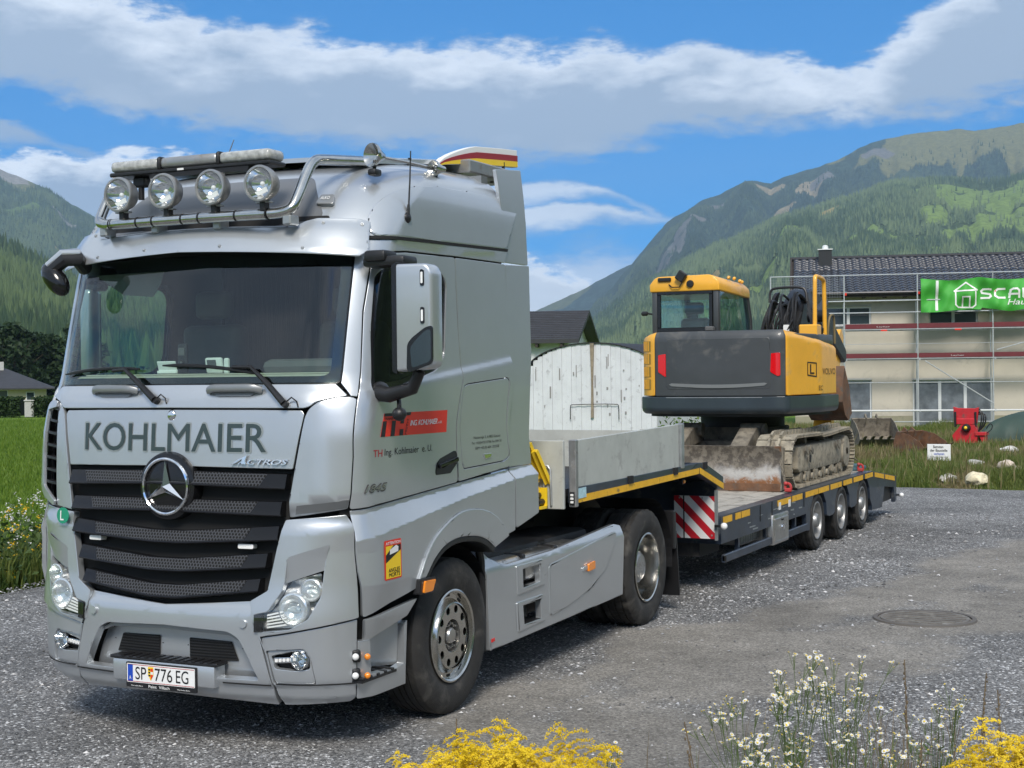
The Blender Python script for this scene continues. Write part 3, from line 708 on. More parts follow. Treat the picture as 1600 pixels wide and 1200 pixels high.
    g=G(); g.lathe([(.001,-.035),(.19,-.035),(.205,-.028),(.212,-.01),(.214,.08)],'X',cx,64); em=g.to('emblem_disc',M['gloss'],T)
    g=G(); g.lathe([(.158,-.038),(.160,-.052),(.168,-.058),(.177,-.052),(.180,-.038)],'X',cx,64); g.to('emblem_ring',M['chrome'],em)
    bm=bmesh.new(); ctr=bm.verts.new((cx[0]-.075,cx[1],cx[2])); tips=[];vals=[]
    for k in range(3):
        a=math.pi/2+k*2*math.pi/3; tips.append(bm.verts.new((cx[0]-.048,cx[1]+.160*math.cos(a),cx[2]+.160*math.sin(a))))
        b=a+math.pi/3; vals.append(bm.verts.new((cx[0]-.044,cx[1]+.036*math.cos(b),cx[2]+.036*math.sin(b))))
    for k in range(3): bm.faces.new((ctr,tips[k],vals[k])); bm.faces.new((ctr,vals[k],tips[(k+1)%3]))
    link('emblem_star',finish(bm,False,10,'emblem_star'),M['chrome'],em)
    # ---------------- corner panels
    cn=[(1.141,2.115,.02),(1.062,2.110),(.984,2.087),(.940,2.050,.04),(.922,2.0),(.877,1.714),(.826,1.408,.01),(.922,1.420),(1.176,1.458,.01),(1.186,1.763),(1.173,2.10)]
    def dcn(s,z): a=np.abs(s); lo=np.interp(a,[.85,1.19],[1.485,1.522]); return .02*np.clip((a-.9)/.1,0,1)-.05*np.clip((lo-z)/.08,0,1)
    panel('corner_panel',rnd(cn,.008),SI,T,dfun=dcn,d=.01,step=(.05,.05))
    panel('corner_trim',[(.886,1.478),(1.178,1.514),(1.172,1.462),(.868,1.424)],M['silver_d'],T,dfun=dcn,d=.013,t=.002,r=0,step=(.05,.02))
    # far corner: air deflector with an open slatted gap
    cn2=[(-1.0,2.095),(-.940,2.050,.04),(-.922,2.0),(-.877,1.714),(-.826,1.408,.01),(-.922,1.420),(-.985,1.43)]
    panel('corner_panel',rnd(cn2,.008),SI,T,d=.01,step=(.05,.1))
    df=panel('air_deflector',rnd([(-1.10,2.10,.05),(-1.17,2.06,.05),(-1.19,1.76),(-1.18,1.50,.06),(-1.0,1.425),(-.985,1.46),(-1.12,1.55),(-1.145,1.76),(-1.13,2.04),(-1.0,2.06),(-1.0,2.10)],.01),SI,T,d=.03,t=.02,step=(.05,.1))
    for j in range(7):
        z=1.56+.08*j; panel('slat',[(-.99,z),(-1.14,z+.012),(-1.14,z+.028),(-.99,z+.016)],BK,df,d=.012,t=.05,r=.002,step=(.06,0))
    # ---------------- cheeks (upper bumper), brow, headlights
    ch=[(.818,1.394,.01),(1.171,1.421),(1.235,1.345),(1.228,1.32),(1.286,.812,.01),(.680,.703,.01),(.628,.822),(.613,.908),(.722,.972),(.784,1.268)]
    hole=rnd([(.845,1.165),(1.088,1.246),(1.068,1.104),(1.052,.937),(.988,.813),(.873,.752),(.718,.735),(.645,.727),(.644,.831),(.731,.850),(.812,.966),(.830,1.023)],.012)
    def dch(s,z):
        a=np.abs(s); return .022*np.clip((1.40-z)/.07,0,1)
    LBOWL=mat('lamp_bowl_metal',(.78,.79,.79),.22,.75)
    HL=rnd([(.834,1.026),(1.052,1.080),(1.050,.937),(.985,.813),(.873,.754),(.718,.736),(.648,.729),(.647,.831),(.731,.848),(.812,.965)],.015)
    for k in (1,-1):
        q=(lambda p:p) if k>0 else mir
        panel('bumper_cheek',q(rnd(ch,.008)),SI,T,holes=[q(hole)],dfun=dch,t=.05,step=(.06,.035))
        panel('brow_panel',q([(.84,1.172),(1.092,1.252),(1.07,1.098),(.83,1.02)]),SI,T,dfun=lambda s,z:.035-.35*(1.24-z)*0.55,t=0,r=0,step=(.05,.04))
        hb=panel('headlight',q(HL),M['lamp_refl'],T,d=-.055,t=0,r=0,step=(.04,.04),dfun=lambda s,z:.02*np.sin(z*60))
        panel('headlight_lens',q(HL),M['glass_clear'],hb,d=.036,t=.0,r=0,step=(.05,.05))
        panel('headlight_edge',q([(.648,.730),(.70,.735),(.705,.838),(.647,.831)]),M['gloss'],hb,d=.030,t=.02,r=.003)
        for s,z,r in ((.902,.872,.088),(1.012,.985,.060)):
            c=Wv(np.array([k*s]),np.array([z]),np.array([-.045]))[0]; n=Wnorm(np.array([k*s]),np.array([z]))[0]
            dirx=Vector((-1,0,0)); fwd=(Vector(n)*.5+dirx).normalized(); qt=fwd.to_track_quat('Z','Y').to_matrix().to_4x4()
            g=G(); g.lathe([(r*1.12,.01),(r*1.12,.055),(r,.06),(r*.97,.045),(r*.7,.012),(r*.3,-.005),(.001,-.008)],'Z',(0,0,0),28)
            for v in g.bm.verts: v.co=Matrix.Translation(Vector(c))@qt@v.co
            g.to('lamp_bowl',LBOWL,hb)
            g=G(); g.sph(Vector(c)+fwd*.036,r*.55,18,(1,1,.35),qt.to_3x3()); g.to('lamp_lens',M['glass_clear'],hb)
        for j in range(5):
            z=.752+.018*j; panel('lens_rib',q([(.72,z),(.86-.01*j,z+.024),(.86-.01*j,z+.034),(.72,z+.010)]),M['whiteled'],hb,d=.0,t=.02,r=.002,step=(.08,0))
    # ---------------- bumper
    bc=[(.684,.693,.01),(1.283,.800,.01),(1.264,.317),(1.238,.286,.02),(.790,.268),(.762,.396)]
    foghole=rnd([(.710,.618),(.965,.640,.03),(1.0,.582),(1.028,.420,.02),(.757,.416,.02)],.012)
    fogin=rnd([(.736,.586),(.897,.619),(.965,.630),(.996,.582),(.990,.512),(.895,.501),(.762,.509)],.015)
    fogpl=rnd([(.714,.613),(.962,.634,.03),(.996,.580),(1.022,.425,.02),(.762,.421,.02)],.012)
    def dbm(s,z): a=np.abs(s); return .004-.015*np.clip((.42-z)/.03,0,1)+.0*a-.035*np.clip((.34-z)/.06,0,1)
    for k in (1,-1):
        q=(lambda p:p) if k>0 else mir
        panel('bumper_corner',q(rnd(bc,.008)),SI,T,holes=[q(foghole)],dfun=dbm,t=.05,step=(.06,.035))
        fp=panel('fog_light_surround',q(fogpl),SI,T,holes=[q(fogin)],d=-.012,t=.05,step=(.08,.06))
        panel('fog_light_recess',q(fogin),M['void'],fp,d=-.07,t=0,r=0)
        c=Wv(np.array([k*.94]),np.array([.567]),np.array([-.05]))[0]
        g=G(); g.lathe([(.058,.02),(.058,-.045),(.053,-.052),(.047,-.04),(.03,.0),(.001,.015)],'X',c,28); fl=g.to('fog_lamp',M['chrome'],fp)
        g=G(); g.sph(c+np.array([-.03,0,0]),.046,16,(.35,1,1)); g.to('fog_lens',M['glass_clear'],fp)
        ds=[( .765+.125*t,.556+.012*t) for t in np.linspace(0,1,6)]
        dl=panel('daytime_light',q([(.752,.540),(.885,.548),(.885,.580),(.748,.572)]),M['chrome'],fp,d=-.03,t=.03,r=.003)
        for s,z in ds:
            panel('led',q(rnd([(s-.009,z-.008),(s+.009,z-.008),(s+.009,z+.010),(s-.009,z+.010)],.004)),M['whiteled'],dl if False else fp,d=-.024,t=.006,r=.001,step=(0,0))
    ce=[(0,.862),(.611,.908),(.626,.822),(.674,.69),(.752,.398),(.757,.27),(0,.30)]
    itk=[(0,.738),(.462,.722,.03),(.535,.684,.03),(.603,.563),(.662,.440,.015),(0,.440)]
    def dce(s,z):
        a=np.abs(s); return .012+dbm(s,z)-.004+.03*np.clip((.80-z)/.08,0,1)*0-.02*np.clip((z-.84)/.05,0,1)
    panel('bumper_centre',rnd(sym(ce),.008),SI,T,holes=[rnd(sym(itk),.008)],dfun=dce,t=.06,step=(.06,.035))
    for a0,a1,z0 in ((.772,1.262,.420),(-1.262,-.772,.420),(.42,.745,.412),(-.745,-.42,.412)):
        panel('lip_seam',[(a0,z0),(a1,z0),(a1,z0+.007),(a0,z0+.007)],M['void'],T,d=.0065 if abs(a0)>.77 or abs(a1)>.9 else .0145,t=.002,r=0,step=(.05,0))
    panel('intake_panel',rnd(sym([(0,.745),(.47,.73),(.55,.69),(.62,.56),(.68,.40),(0,.40)]),.01),SI,T,t=0,r=0,d=-.10,step=(.06,.06))
    panel('intake_ledge',rnd(sym([(0,.732),(.455,.716),(.53,.68),(.52,.665),(.45,.695),(0,.708)]),.004),M['silver_d'],T,d=-.02,t=.05,r=.003,step=(.08,0))
    for k in (1,-1):
        q=(lambda p:p) if k>0 else mir
        sl=panel('intake_slot',q(rnd([(.115,.650),(.425,.642),(.475,.525),(.118,.525)],.008)),M['void'],T,d=-.092,t=.004,r=0)
        for j in range(6):
            z=.545+.018*j; panel('slot_bar',q([(.12,z),(.46-.05*j/6,z),(.46-.05*j/6,z+.007),(.12,z+.007)]),BK,sl,d=-.086,t=.006,r=.001,step=(.1,0))
    g=G(); g.b2((-.015,-.38,.375),(.10,.40,.508),.012,2); g.to('plate_bracket',SI,T)
    g=G(); g.b2((-.02,-.40,.508),(.10,.42,.528),.006); 
    for j in range(12): g.b2((-.022,-.36+.06*j,.5275),(.08,-.33+.06*j,.534))
    g.to('bumper_step',BK,T)
    for s,z in ((.571,.775),(-.568,.79)):
        c=Wv(np.array([s]),np.array([z]),np.array([.024]))[0]; n=Wnorm(np.array([s]),np.array([z]))[0]
        g=G(); g.cyl(c-n*.012,c+n*.002,.026,.024,20); g.to('tow_eye_cover',SI,T)
    # number plate, tilted face to the front
    pm=lambda a,b,h:np.stack([np.full_like(a,-.030)-h,-a+.015,b],-1)
    fr_=sheet('number_plate',rnd([(-.27,.340),(.27,.340),(.27,.495),(-.27,.495)],.008),M['ink'],T,lambda a,b,h:pm(a,b,h-.003),t=.012,r=.003,step=(0,0))
    sheet('plate_face',rnd([(-.260,.372),(.260,.372),(.260,.487),(-.260,.487)],.006),M['white'],fr_,pm,t=.003,r=0,step=(0,0))
    for z in (.3765,.4790):
        sheet('plate_line',[(-.256,z),(.256,z),(.256,z+.0035),(-.256,z+.0035)],M['red_text'],fr_,lambda a,b,h:pm(a,b,h+.001),t=0,r=0,step=(0,0))
    sheet('euro_band',[(-.252,.378),(-.212,.378),(-.212,.482),(-.252,.482)],M['blue_ink'],fr_,lambda a,b,h:pm(a,b,h+.001),t=0,r=0,step=(0,0))
    pt=lambda a,b,h:pm(a,b,h+.002)
    text('plate_text','A',(-.240,.390,-.224,.412),pt,M['white'],fr_)
    text('plate_text','SP',(-.192,.392,-.108,.470),pt,M['ink'],fr_)
    text('plate_text','776',(-.042,.392,.092,.470),pt,M['ink'],fr_)
    text('plate_text','EG',(.120,.392,.214,.470),pt,M['ink'],fr_)
    text('plate_text','Peint  Villach',(-.09,.346,.07,.364),pt,M['white'],fr_,bold=.01)
    text('plate_text','Mercedes-Benz',(-.225,.349,-.135,.357),pt,M['white'],fr_)
    text('plate_text','Mercedes-Benz',(.130,.349,.225,.357),pt,M['white'],fr_)
    sh=[(-.094,.475),(-.052,.475),(-.052,.425),(-.073,.390),(-.094,.425)]
    sheet('plate_crest',sh,M['yellow_ink'],fr_,pt,t=0,r=0,step=(0,0))
    pt2=lambda a,b,h:pm(a,b,h+.003)
    sheet('plate_crest',[(-.073,.466),(-.055,.466),(-.055,.447),(-.073,.447)],M['red_ink'],fr_,pt2,t=0,r=0,step=(0,0))
    sheet('plate_crest',[(-.073,.428),(-.055,.428),(-.057,.418),(-.073,.396)],M['red_ink'],fr_,pt2,t=0,r=0,step=(0,0))
    sheet('plate_crest',[(-.073,.445),(-.055,.445),(-.055,.430),(-.073,.430)],M['white'],fr_,pt2,t=0,r=0,step=(0,0))
    for z in (.460,.442,.424): sheet('plate_crest',[(-.091,z-.005),(-.075,z-.008),(-.075,z+.003),(-.089,z+.005)],M['ink'],fr_,pt2,t=0,r=0,step=(0,0))
    # ---------------- decals on the door and beside it
    D=wmap(.016)
    rs_=lambda o:wmap(.0155+o)
    dec=sheet('company_sign',[(1.437,1.876),(2.275,1.874),(2.240,2.017),(1.433,2.017)],M['red_ink'],T,rs_(0),t=.001,r=0,step=(.1,0))
    blk=[[(1.437,1.998),(1.760,1.998),(1.760,2.017),(1.433,2.017)],[(1.437,1.876),(1.487,1.876),(1.482,1.970),(1.436,1.970)],[(1.552,1.876),(1.602,1.876),(1.592,1.970),(1.545,1.970)],[(1.660,1.876),(1.705,1.876),(1.703,1.915),(1.660,1.915)],[(1.650,1.950),(1.695,1.950),(1.690,2.0),(1.648,2.0)]]
    for b in blk: sheet('sign_mark',b,M['ink'],dec,rs_(.0015),t=0,r=0,step=(0,0))
    text('sign_text','TRANSPORT',(1.442,1.977,1.640,1.992),rs_(.002),M['ink'],dec,bold=.02)
    for j,ch_ in enumerate('HANDEL'): text('sign_text',ch_,(1.730,1.965-.017*j,1.750,1.977-.017*j),rs_(.002),M['ink'],dec,bold=.02)
    text('sign_text','ING. KOHLMAIER',(1.780,1.932,2.130,1.966),rs_(.002),M['white'],dec,bold=.012,spacing=.9)
    text('sign_text','e.U.',(2.145,1.934,2.195,1.950),rs_(.002),M['white'],dec,bold=.01)
    text('door_lettering','TH',(1.364,1.758,1.468,1.800),rs_(0),M['red_text'],T,bold=.004)
    text('door_lettering','Ing. Kohlmaier  e. U.',(1.496,1.747,2.092,1.802),rs_(0),M['ink'],T)
    text('type_badge','1845',(1.278,1.548,1.535,1.598),wmap(.0165),M['greytrim'],T,shear=.3,bold=.06)
    text('type_badge','1845',(1.285,1.555,1.528,1.592),wmap(.019),M['alu'],T,shear=.3,bold=.015)
    text('hatch_lettering','Noisternige 3, A-9853 Gmünd',(2.672,1.804,3.078,1.827),rs_(0),M['ink'],T)
    text('hatch_lettering','Tel. +43(0)4732 37706 Fax DW 20',(2.645,1.769,3.10,1.790),rs_(0),M['ink'],T)
    text('hatch_lettering','GSM +43 (0) 664 1332358',(2.70,1.732,3.065,1.755),rs_(0),M['ink'],T)
    A_=wmap(.058)
    an=sheet('warning_sticker',rnd([(1.452,1.013),(1.652,1.013),(1.642,1.252),(1.442,1.252)],.012),M['red_ink'],T,A_,t=.001,r=0,step=(0,0))
    a2=lambda o:wmap(.0595+o)
    sheet('sticker_field',[(1.462,1.022),(1.640,1.022),(1.632,1.218),(1.456,1.218)],M['yellow_ink'],an,a2(0),t=0,r=0,step=(0,0))
    sheet('sticker_field',[(1.458,1.118),(1.634,1.185),(1.633,1.218),(1.545,1.218),(1.457,1.165)],M['ink'],an,a2(.001),t=0,r=0,step=(0,0))
    sheet('sticker_truck',[(1.500,1.165),(1.60,1.178),(1.602,1.206),(1.575,1.218),(1.502,1.195)],M['white'],an,a2(.0025),t=0,r=0,step=(0,0))
    text('sticker_text','ATTENTION',(1.456,1.226,1.630,1.243),a2(.001),M['white'],an,bold=.03)
    text('sticker_text','ANGLES',(1.490,1.058,1.622,1.082),a2(.001),M['ink'],an,bold=.03)
    text('sticker_text','MORTS',(1.495,1.030,1.625,1.054),a2(.001),M['ink'],an,bold=.03)
    c=np.array([-.863,1.368]); pl=[(c[0]+.058*math.cos(a),c[1]+.052*math.sin(a)) for a in np.linspace(0,2*math.pi,21)[:-1]]
    lb=sheet('round_badge',pl,M['green_badge'],T,wmap(.052),t=.004,r=.001,step=(0,0))
    text('badge_text','L',(-.882,1.338,-.850,1.398),wmap(.054),M['white'],lb,bold=.02)
    g=None; hdl=panel('door_handle',rnd([(2.148,1.594),(2.137,1.626),(2.154,1.678),(2.194,1.709),(2.392,1.752),(2.429,1.747),(2.454,1.693),(2.442,1.652),(2.358,1.594)],.02),M['black'],T,d=.019,t=.012,r=.012)
    panel('handle_grip',rnd([(2.17,1.668),(2.43,1.705),(2.432,1.672),(2.18,1.640)],.012),M['gloss'],hdl,d=.038,t=.02,r=.008)
    # ---------------- wipers
    for piv,el,tip,b0 in (((-.112,2.10),(-.40,2.292),(-.985,2.272),(-.30,2.30)),((.806,2.078),(.546,2.297),(-.114,2.320),(.60,2.26))):
        P=lambda q,d:Vector(Wv(np.array([q[0]]),np.array([q[1]]),np.array([d]))[0])
        g=G(); g.cyl(P(piv,-.01),P(piv,.055),.026,.022,14); mid=((piv[0]+el[0])/2,(piv[1]+el[1])/2+.004)
        g.tube([P(piv,.05),P(mid,.06),P(el,.045),P(((el[0]*.8+tip[0]*.2),(el[1]*.8+tip[1]*.2)),.035)],[.022,.018,.013,.010],8)
        w=g.to('wiper',BK,T)
        g=G(); g.tube([P((b0[0]+(tip[0]-b0[0])*t,b0[1]+(tip[1]-b0[1])*t+.018*math.sin(math.pi*t)),.022) for t in np.linspace(0,1,9)],[.006]+[.011]*7+[.005],6)
        g.to('wiper_blade',BK,w)
        g=G(); e=(piv[0]+.07,piv[1]+.012); g.tube([P(piv,.04),P((piv[0]+.045,piv[1]+.03),.05),P(e,.03),P((e[0]+.008,e[1]-.03),.02)],.005,6); g.to('washer_hose',BK,w)
    # ---------------- mirrors
    g=G()
    prof=rnd([(-.13,.31),(.10,.31,.05),(.135,.26,.03),(.135,-.29,.05),(-.12,-.31,.04),(-.135,-.26),(-.135,.26)],.03,4)
    def mm(a,b,t):  # housing faces forward and outward
        x=.34+.22*t+.35*(a+.13)*.45; return Vector((x,-1.555-a*.93+.0*t,2.585+b*1.03))
    g.prism(prof,mm,0,.62); g.bevel(.028,3,40)
    mr=g.to('door_mirror',SI,T,ang=50)
    g=G(); g.prism(rnd([(-.132,.305),(-.10,.32),(-.10,-.32),(-.132,-.305)],.005),lambda a,b,t:mm(a,b,t)+Vector((-.006,0,0)),.02,.35); g.to('mirror_seam',M['gloss'],mr)
    def mf(a,b,t): return mm(a,b,0)+Vector((-t,0,0))
    g=G(); g.prism(rnd([(.0,-.115),(.09,-.055),(.138,-.045),(.138,-.262,.03),(-.02,-.312,.02),(-.035,-.29),(-.03,-.15)],.02),mf,-.004,.006); g.to('mirror_window',M['gloss'],mr)
    g=G(); g.prism(rnd([(.03,-.125),(.09,-.075),(.128,-.066),(.128,-.25,.03),(.0,-.288,.02),(-.01,-.17)],.02),mf,.006,.008); g.to('mirror_glass',M['wideglass'],mr)
    for z in (.275,.06):
        g=G(); g.prism(rnd([(.060,z),(.085,z),(.085,z-.095),(.060,z-.095)],.012),mf,-.01,.008); g.to('mirror_light_base',M['gloss'],mr)
        g=G(); g.prism(rnd([(.066,z-.015),(.079,z-.015),(.079,z-.08),(.066,z-.08)],.006),mf,.0,.011); g.to('mirror_light',M['whiteled'],mr)
    g=G(); g.b2((.42,-1.47,2.90),(.60,-1.18,2.965),.022,2); g.b2((.40,-1.35,2.93),(.56,-1.20,3.0),.02,2); g.to('mirror_arm',BK,T)
    g=G(); g.tube([(.50,-1.20,2.15),(.46,-1.34,2.13),(.46,-1.50,2.17),(.44,-1.56,2.27)],[.055,.046,.040,.034],12); g.sph((.53,-1.23,2.15),.07,14,(1.4,.6,.9)); g.to('mirror_arm',BK,T)
    g=G(); g.tube([(.50,-1.38,2.10),(.47,-1.40,2.065),(.47,-1.40,2.04)],.014,8); g.sph((.47,-1.40,2.015),.045,12,(1,1,.95)); g.to('mirror_camera',BK,T)
    # front mirror on the far corner, and the far door mirror
    g=G(); g.tube([(.36,.92,2.98),(.22,.86,3.03),(.15,.90,3.02),(.13,1.0,2.95)],[.05,.05,.05,.04],10)
    fm_=g.to('front_mirror_arm',BK,T)
    g=G(); g.tube([(.36,.92,3.02),(.22,.86,3.068),(.14,.91,3.058),(.11,1.01,2.985)],[.03,.030,.030,.02],10); g.to('arm_cap',SI,fm_)
    g=G(); g.sph((.14,.97,2.895),.135,16,(.5,.55,1.0),Matrix.Rotation(R(-42),3,'X')); g.to('front_mirror',M['gloss'],fm_)
    g=G(); g.b2((.80,1.27,2.27),(.92,1.385,2.88),.04,3); dm=g.to('door_mirror',SI,T)
    g=G(); g.b2((.921,1.285,2.30),(.925,1.37,2.85),.0); g.to('mirror_glass',M['mirror'],dm)
    for zz in (2.86,2.20): g=G(); g.b2((.82,1.18,zz),(.90,1.36,zz+.07),.02); g.to('mirror_arm',BK,T)
    # ---------------- roof light bar, spotlights, beacon, horns, aerials
    riser=lambda y0:[(1.05,y0+.05,3.64),(.60,y0,3.60),(.50,y0,3.585),(.44,y0-.01,3.52),(.30,y0-.01,3.30),(.27,y0-.03,3.255),(.255,y0-.10,3.24)]
    y0=.80; pts=riser(.74)
    mid=[(.25-.05*math.cos(y/.75*1.2),y,3.235) for y in np.linspace(.56,-(y0-.18),9)]
    bar=pts+mid+[(x,-y,z) for x,y,z in riser(.80)[::-1]]
    def smoothpath(p,it=2):
        p=[Vector(q) for q in p]
        for _ in range(it):
            o=[p[0]]
            for a,b in zip(p[:-1],p[1:]): o+=[a*.75+b*.25,a*.25+b*.75]
            p=o+[p[-1]]
        return p
    g=G(); g.tube(smoothpath(bar),.034,14); lb=g.to('light_bar',M['steel'],T)
    for y in (.57,.34,.21,-.02,-.15,-.42,-.64):
        x=.25-.05*math.cos(y/.75*1.2); g=G(); g.cyl((x,y-.006,3.235),(x,y+.006,3.235),.0355,seg=16,cap=False); g.to('bar_joint',BK,lb)
    for y in (.24,-.24,-.76,.66):
        g=G(); g.b2((.24,y-.03,3.165),(.34,y+.03,3.225),.008); g.to('bar_bracket',M['galv'],lb)
    for y in (.465,.110,-.255,-.620):
        g=G(); c=(.20,y,3.415)
        g.lathe([(.001,.10),(.05,.095),(.085,.06),(.103,.02),(.110,-.01),(.112,-.035),(.108,-.045),(.098,-.046),(.094,-.036)],'X',c,40); sp_=g.to('spotlight',M['alu_d'],T)
        g=G(); g.lathe([(.094,-.034),(.08,-.005),(.055,.025),(.025,.038),(.001,.040)],'X',c,36); g.to('spotlight_reflector',M['chrome'],sp_)
        g=G(); g.sph((c[0]-.0,c[1],c[2]),.016,10); g.box((c[0]+.005,c[1]+.02,c[2]-.05),(.01,.10,.03),Matrix.Rotation(R(-20),3,'X')); g.to('bulb',M['whiteled'],sp_)
        g=G(); g.lathe([(.095,-.038),(.07,-.048),(.04,-.053),(.001,-.055)],'X',c,36); g.to('spotlight_lens',M['glass_clear'],sp_)
        g=G(); g.b2((.19,y-.02,3.25),(.24,y+.02,3.315),.006); g.b2((.235,y-.012,3.27),(.25,y+.012,3.36)); g.to('spotlight_foot',BK,sp_)
        g=G(); g.b2((.195,y-.055,3.300),(.235,y+.055,3.312),.003); g.to('spotlight_yoke',M['galv'],sp_)
    g=G(); g.b2((.26,-.63,3.545),(.44,.62,3.572),.008); bb=g.to('beacon_bar',BK,T)
    BDOME=mat('beacon_lens',(.36,.365,.35),.18,0,.5,var=.35,vscale=30)
    for a,b,m in ((.22,.62,'glass_clear'),(-.24,.22,'alu_d'),(-.63,-.24,'glass_clear')):
        g=G(); g.b2((.262,a+.004,3.574),(.438,b-.004,3.645),.028,3); g.to('beacon_dome' if m!='alu_d' else 'beacon_centre',BDOME if m=='glass_clear' else M['alu_d'],bb)
    for y in (.22,-.24):
        g=G(); g.b2((.255,y-.018,3.565),(.445,y+.018,3.652),.02,2); g.to('beacon_clip',BK,bb)
    g=G(); g.b2((.259,.02,3.553),(.262,.07,3.565)); g.to('beacon_label',M['white'],bb)
    for y in (.44,-.46):
        g=G(); g.b2((.33,y-.05,3.48),(.40,y+.05,3.545),.01); g.cyl((.36,y,3.40),(.36,y,3.5),.02); g.to('beacon_foot',BK,bb)
    for (x,y,z,r,L) in ((.80,-1.04,3.635,.078,.085),(1.42,-1.14,3.62,.055,.06)):
        g=G(); g.lathe([(.001,.09),(.02,.085),(r*.55,.045),(r*.98,.0),(r,-.012),(r*.96,-.02),(r*.85,-.012),(r*.4,.02),(.001,.03)],'X',(0,0,0),26)
        m4=Matrix.Translation((x,y,z))@Matrix.Rotation(R(-20),4,'Z')
        for v in g.bm.verts: v.co=m4@v.co
        hn=g.to('air_horn',M['steel'],T)
        g=G(); g.b2((x-.03,y-.03,z-.13),(x+.06,y+.03,z-.085),.015,2); g.cyl((x+.01,y,z-.1),(x+.02,y,z-.03),.012); g.to('horn_foot',BK,hn)
    g=G(); g.tube([(.85,-1.03,3.635),(1.15,-1.09,3.63),(1.42,-1.13,3.62),(1.55,-1.14,3.615)],.012,8); g.to('horn_pipe',M['steel'],T)
    g=G(); g.sph((.87,-1.235,3.235),.036,12,(1.1,.8,1)); g.cyl((.87,-1.245,3.25),(.872,-1.25,3.32),.014,.008); g.tube([(.872,-1.25,3.30),(.875,-1.26,3.47),(.88,-1.265,3.655)],[.006,.005,.004],6); g.b2((.862,-1.268,3.60),(.884,-1.255,3.61)); g.to('aerial',BK,T)
    g=G(); g.tube([(.84,.16,3.60),(.90,.16,3.72),(.97,.155,3.85)],[.005,.004,.003],6); g.to('aerial',BK,T)
    # ---------------- chassis, tank, skirts
    g=G()
    for sg in (-1,1):
        g.b2((.8,sg*.43-.04,.72),(6.15,sg*.43+.04,.98))
    g.b2((1.3,-1.0,.42),(1.58,1.0,.62),.03); g.b2((5.0,-.9,.40),(5.28,.9,.62),.04)
    g.b2((.4,-.95,.34),(.9,.95,.9)); g.b2((2.0,-1.05,.40),(4.2,-.55,.96),.05,2); g.b2((2.0,.55,.40),(4.2,1.1,.96),.05,2); g.b2((.9,-.6,.6),(2.2,.6,1.30)); g.b2((2.2,-.40,.9),(2.7,.40,1.5))
    g.to('chassis',M['under'],T)
    g=G(); g.b2((4.3,-.5,.98),(6.0,.5,1.06)); g.cyl((5.2,0,1.05),(5.2,0,1.19),.5,.46,28); g.box((5.95,0,1.10),(.5,.9,.10),Matrix.Rotation(R(8),3,'Y')); g.to('fifth_wheel',M['under'],T)
    g=G(); g.b2((2.0,-1.195,.70),(3.72,-.42,.915),.06,3); g.to('tank_cover',M['alu'],T)
    for x in (2.62,3.2): g=G(); g.b2((x-.03,-1.198,.72),(x+.03,-.42,.922),.01); g.to('tank_strap',BK,T)
    for x in (2.38,2.95):
        g=G(); g.cyl((x,-.92,.91),(x,-.92,.945),.07,.06,18); g.b2((x-.16,-.94,.94),(x+.1,-.90,.955),.008); g.to('filler_cap',BK,T)
    g=G(); g.tube([(2.05,-.95,.95),(2.3,-1.0,.935),(2.75,-1.02,.935),(3.1,-.75,.95),(3.4,-.5,1.0)],.012,6); g.tube([(2.1,-.7,.95),(2.5,-.8,.94),(2.9,-.95,.935),(3.3,-1.05,.935),(3.6,-.8,.95)],.012,6); g.to('hose',M['hose'],T)
    for sg in (-1,1):
        def sk(a,b,h,sg=sg): return np.stack([a,sg*(1.235+h+.0*a),b],-1)
        def sk2(a,b,h,sg=sg):
            inset=.05*np.clip((b-.86)/.10,0,1); return np.stack([a,sg*(1.235+h-inset),b],-1)
        out=[(1.935,1.03,.02),(2.06,.955,.03),(2.25,.885,.06),(3.10,.895),(4.44,.965,.01),(4.555,.945,.01),(4.50,.36,.01),(1.985,.318,.01)]
        h1=rnd([(2.50,.825),(2.80,.825),(2.81,.695),(2.51,.69)],.01); h2=rnd([(2.50,.56),(2.81,.56),(2.82,.42),(2.52,.42)],.01)
        st=sheet('side_skirt',rnd(out,.01),SI,T,sk2,holes=[h1,h2],t=.04,r=.008,step=(.2,.05))
        for hp,z1,z0 in ((h1,.84,.68),(h2,.575,.41)):
            sheet('step_recess',rnd([(2.42,z1),(2.86,z1),(2.88,z0),(2.43,z0)],.01),M['alu_d'],st,lambda a,b,h,sg=sg:sk(a,b,h-.14),t=0,r=0,step=(0,0))
            sheet('step_frame',rnd([(2.40,z1+.02),(2.86,z1+.02),(2.89,z0-.02),(2.42,z0-.035)],.015),SI,st,lambda a,b,h,sg=sg:sk(a,b,h+.012),holes=[hp],t=.02,r=.01,step=(.2,.2))
            g=G(); y=sg*1.15; g.b2((2.50,min(y-.09,y+.09),z0-.005),(2.83,max(y-.09,y+.09),z0+.012)); g.to('footstep',BK,st)
        sheet('skirt_crease',rnd([(2.97,.80),(4.36,.92),(4.30,.80),(4.10,.62),(3.75,.50),(3.3,.43),(2.98,.40)],.05),SI,st,lambda a,b,h,sg=sg:sk(a,b,h+.010),t=.02,r=.012,step=(.2,.1))
        mk=sheet('marker_lamp',rnd([(3.60,.700),(3.86,.725),(3.86,.690),(3.60,.668)],.01),SI,st,lambda a,b,h,sg=sg:sk(a,b,h+.022),t=.02,r=.006,step=(0,0))
        sheet('amber_reflector',rnd([(3.69,.720),(3.82,.732),(3.82,.668),(3.69,.660)],.008),M['amber'],st,lambda a,b,h,sg=sg:sk(a,b,h+.034),t=.02,r=.004,step=(0,0))
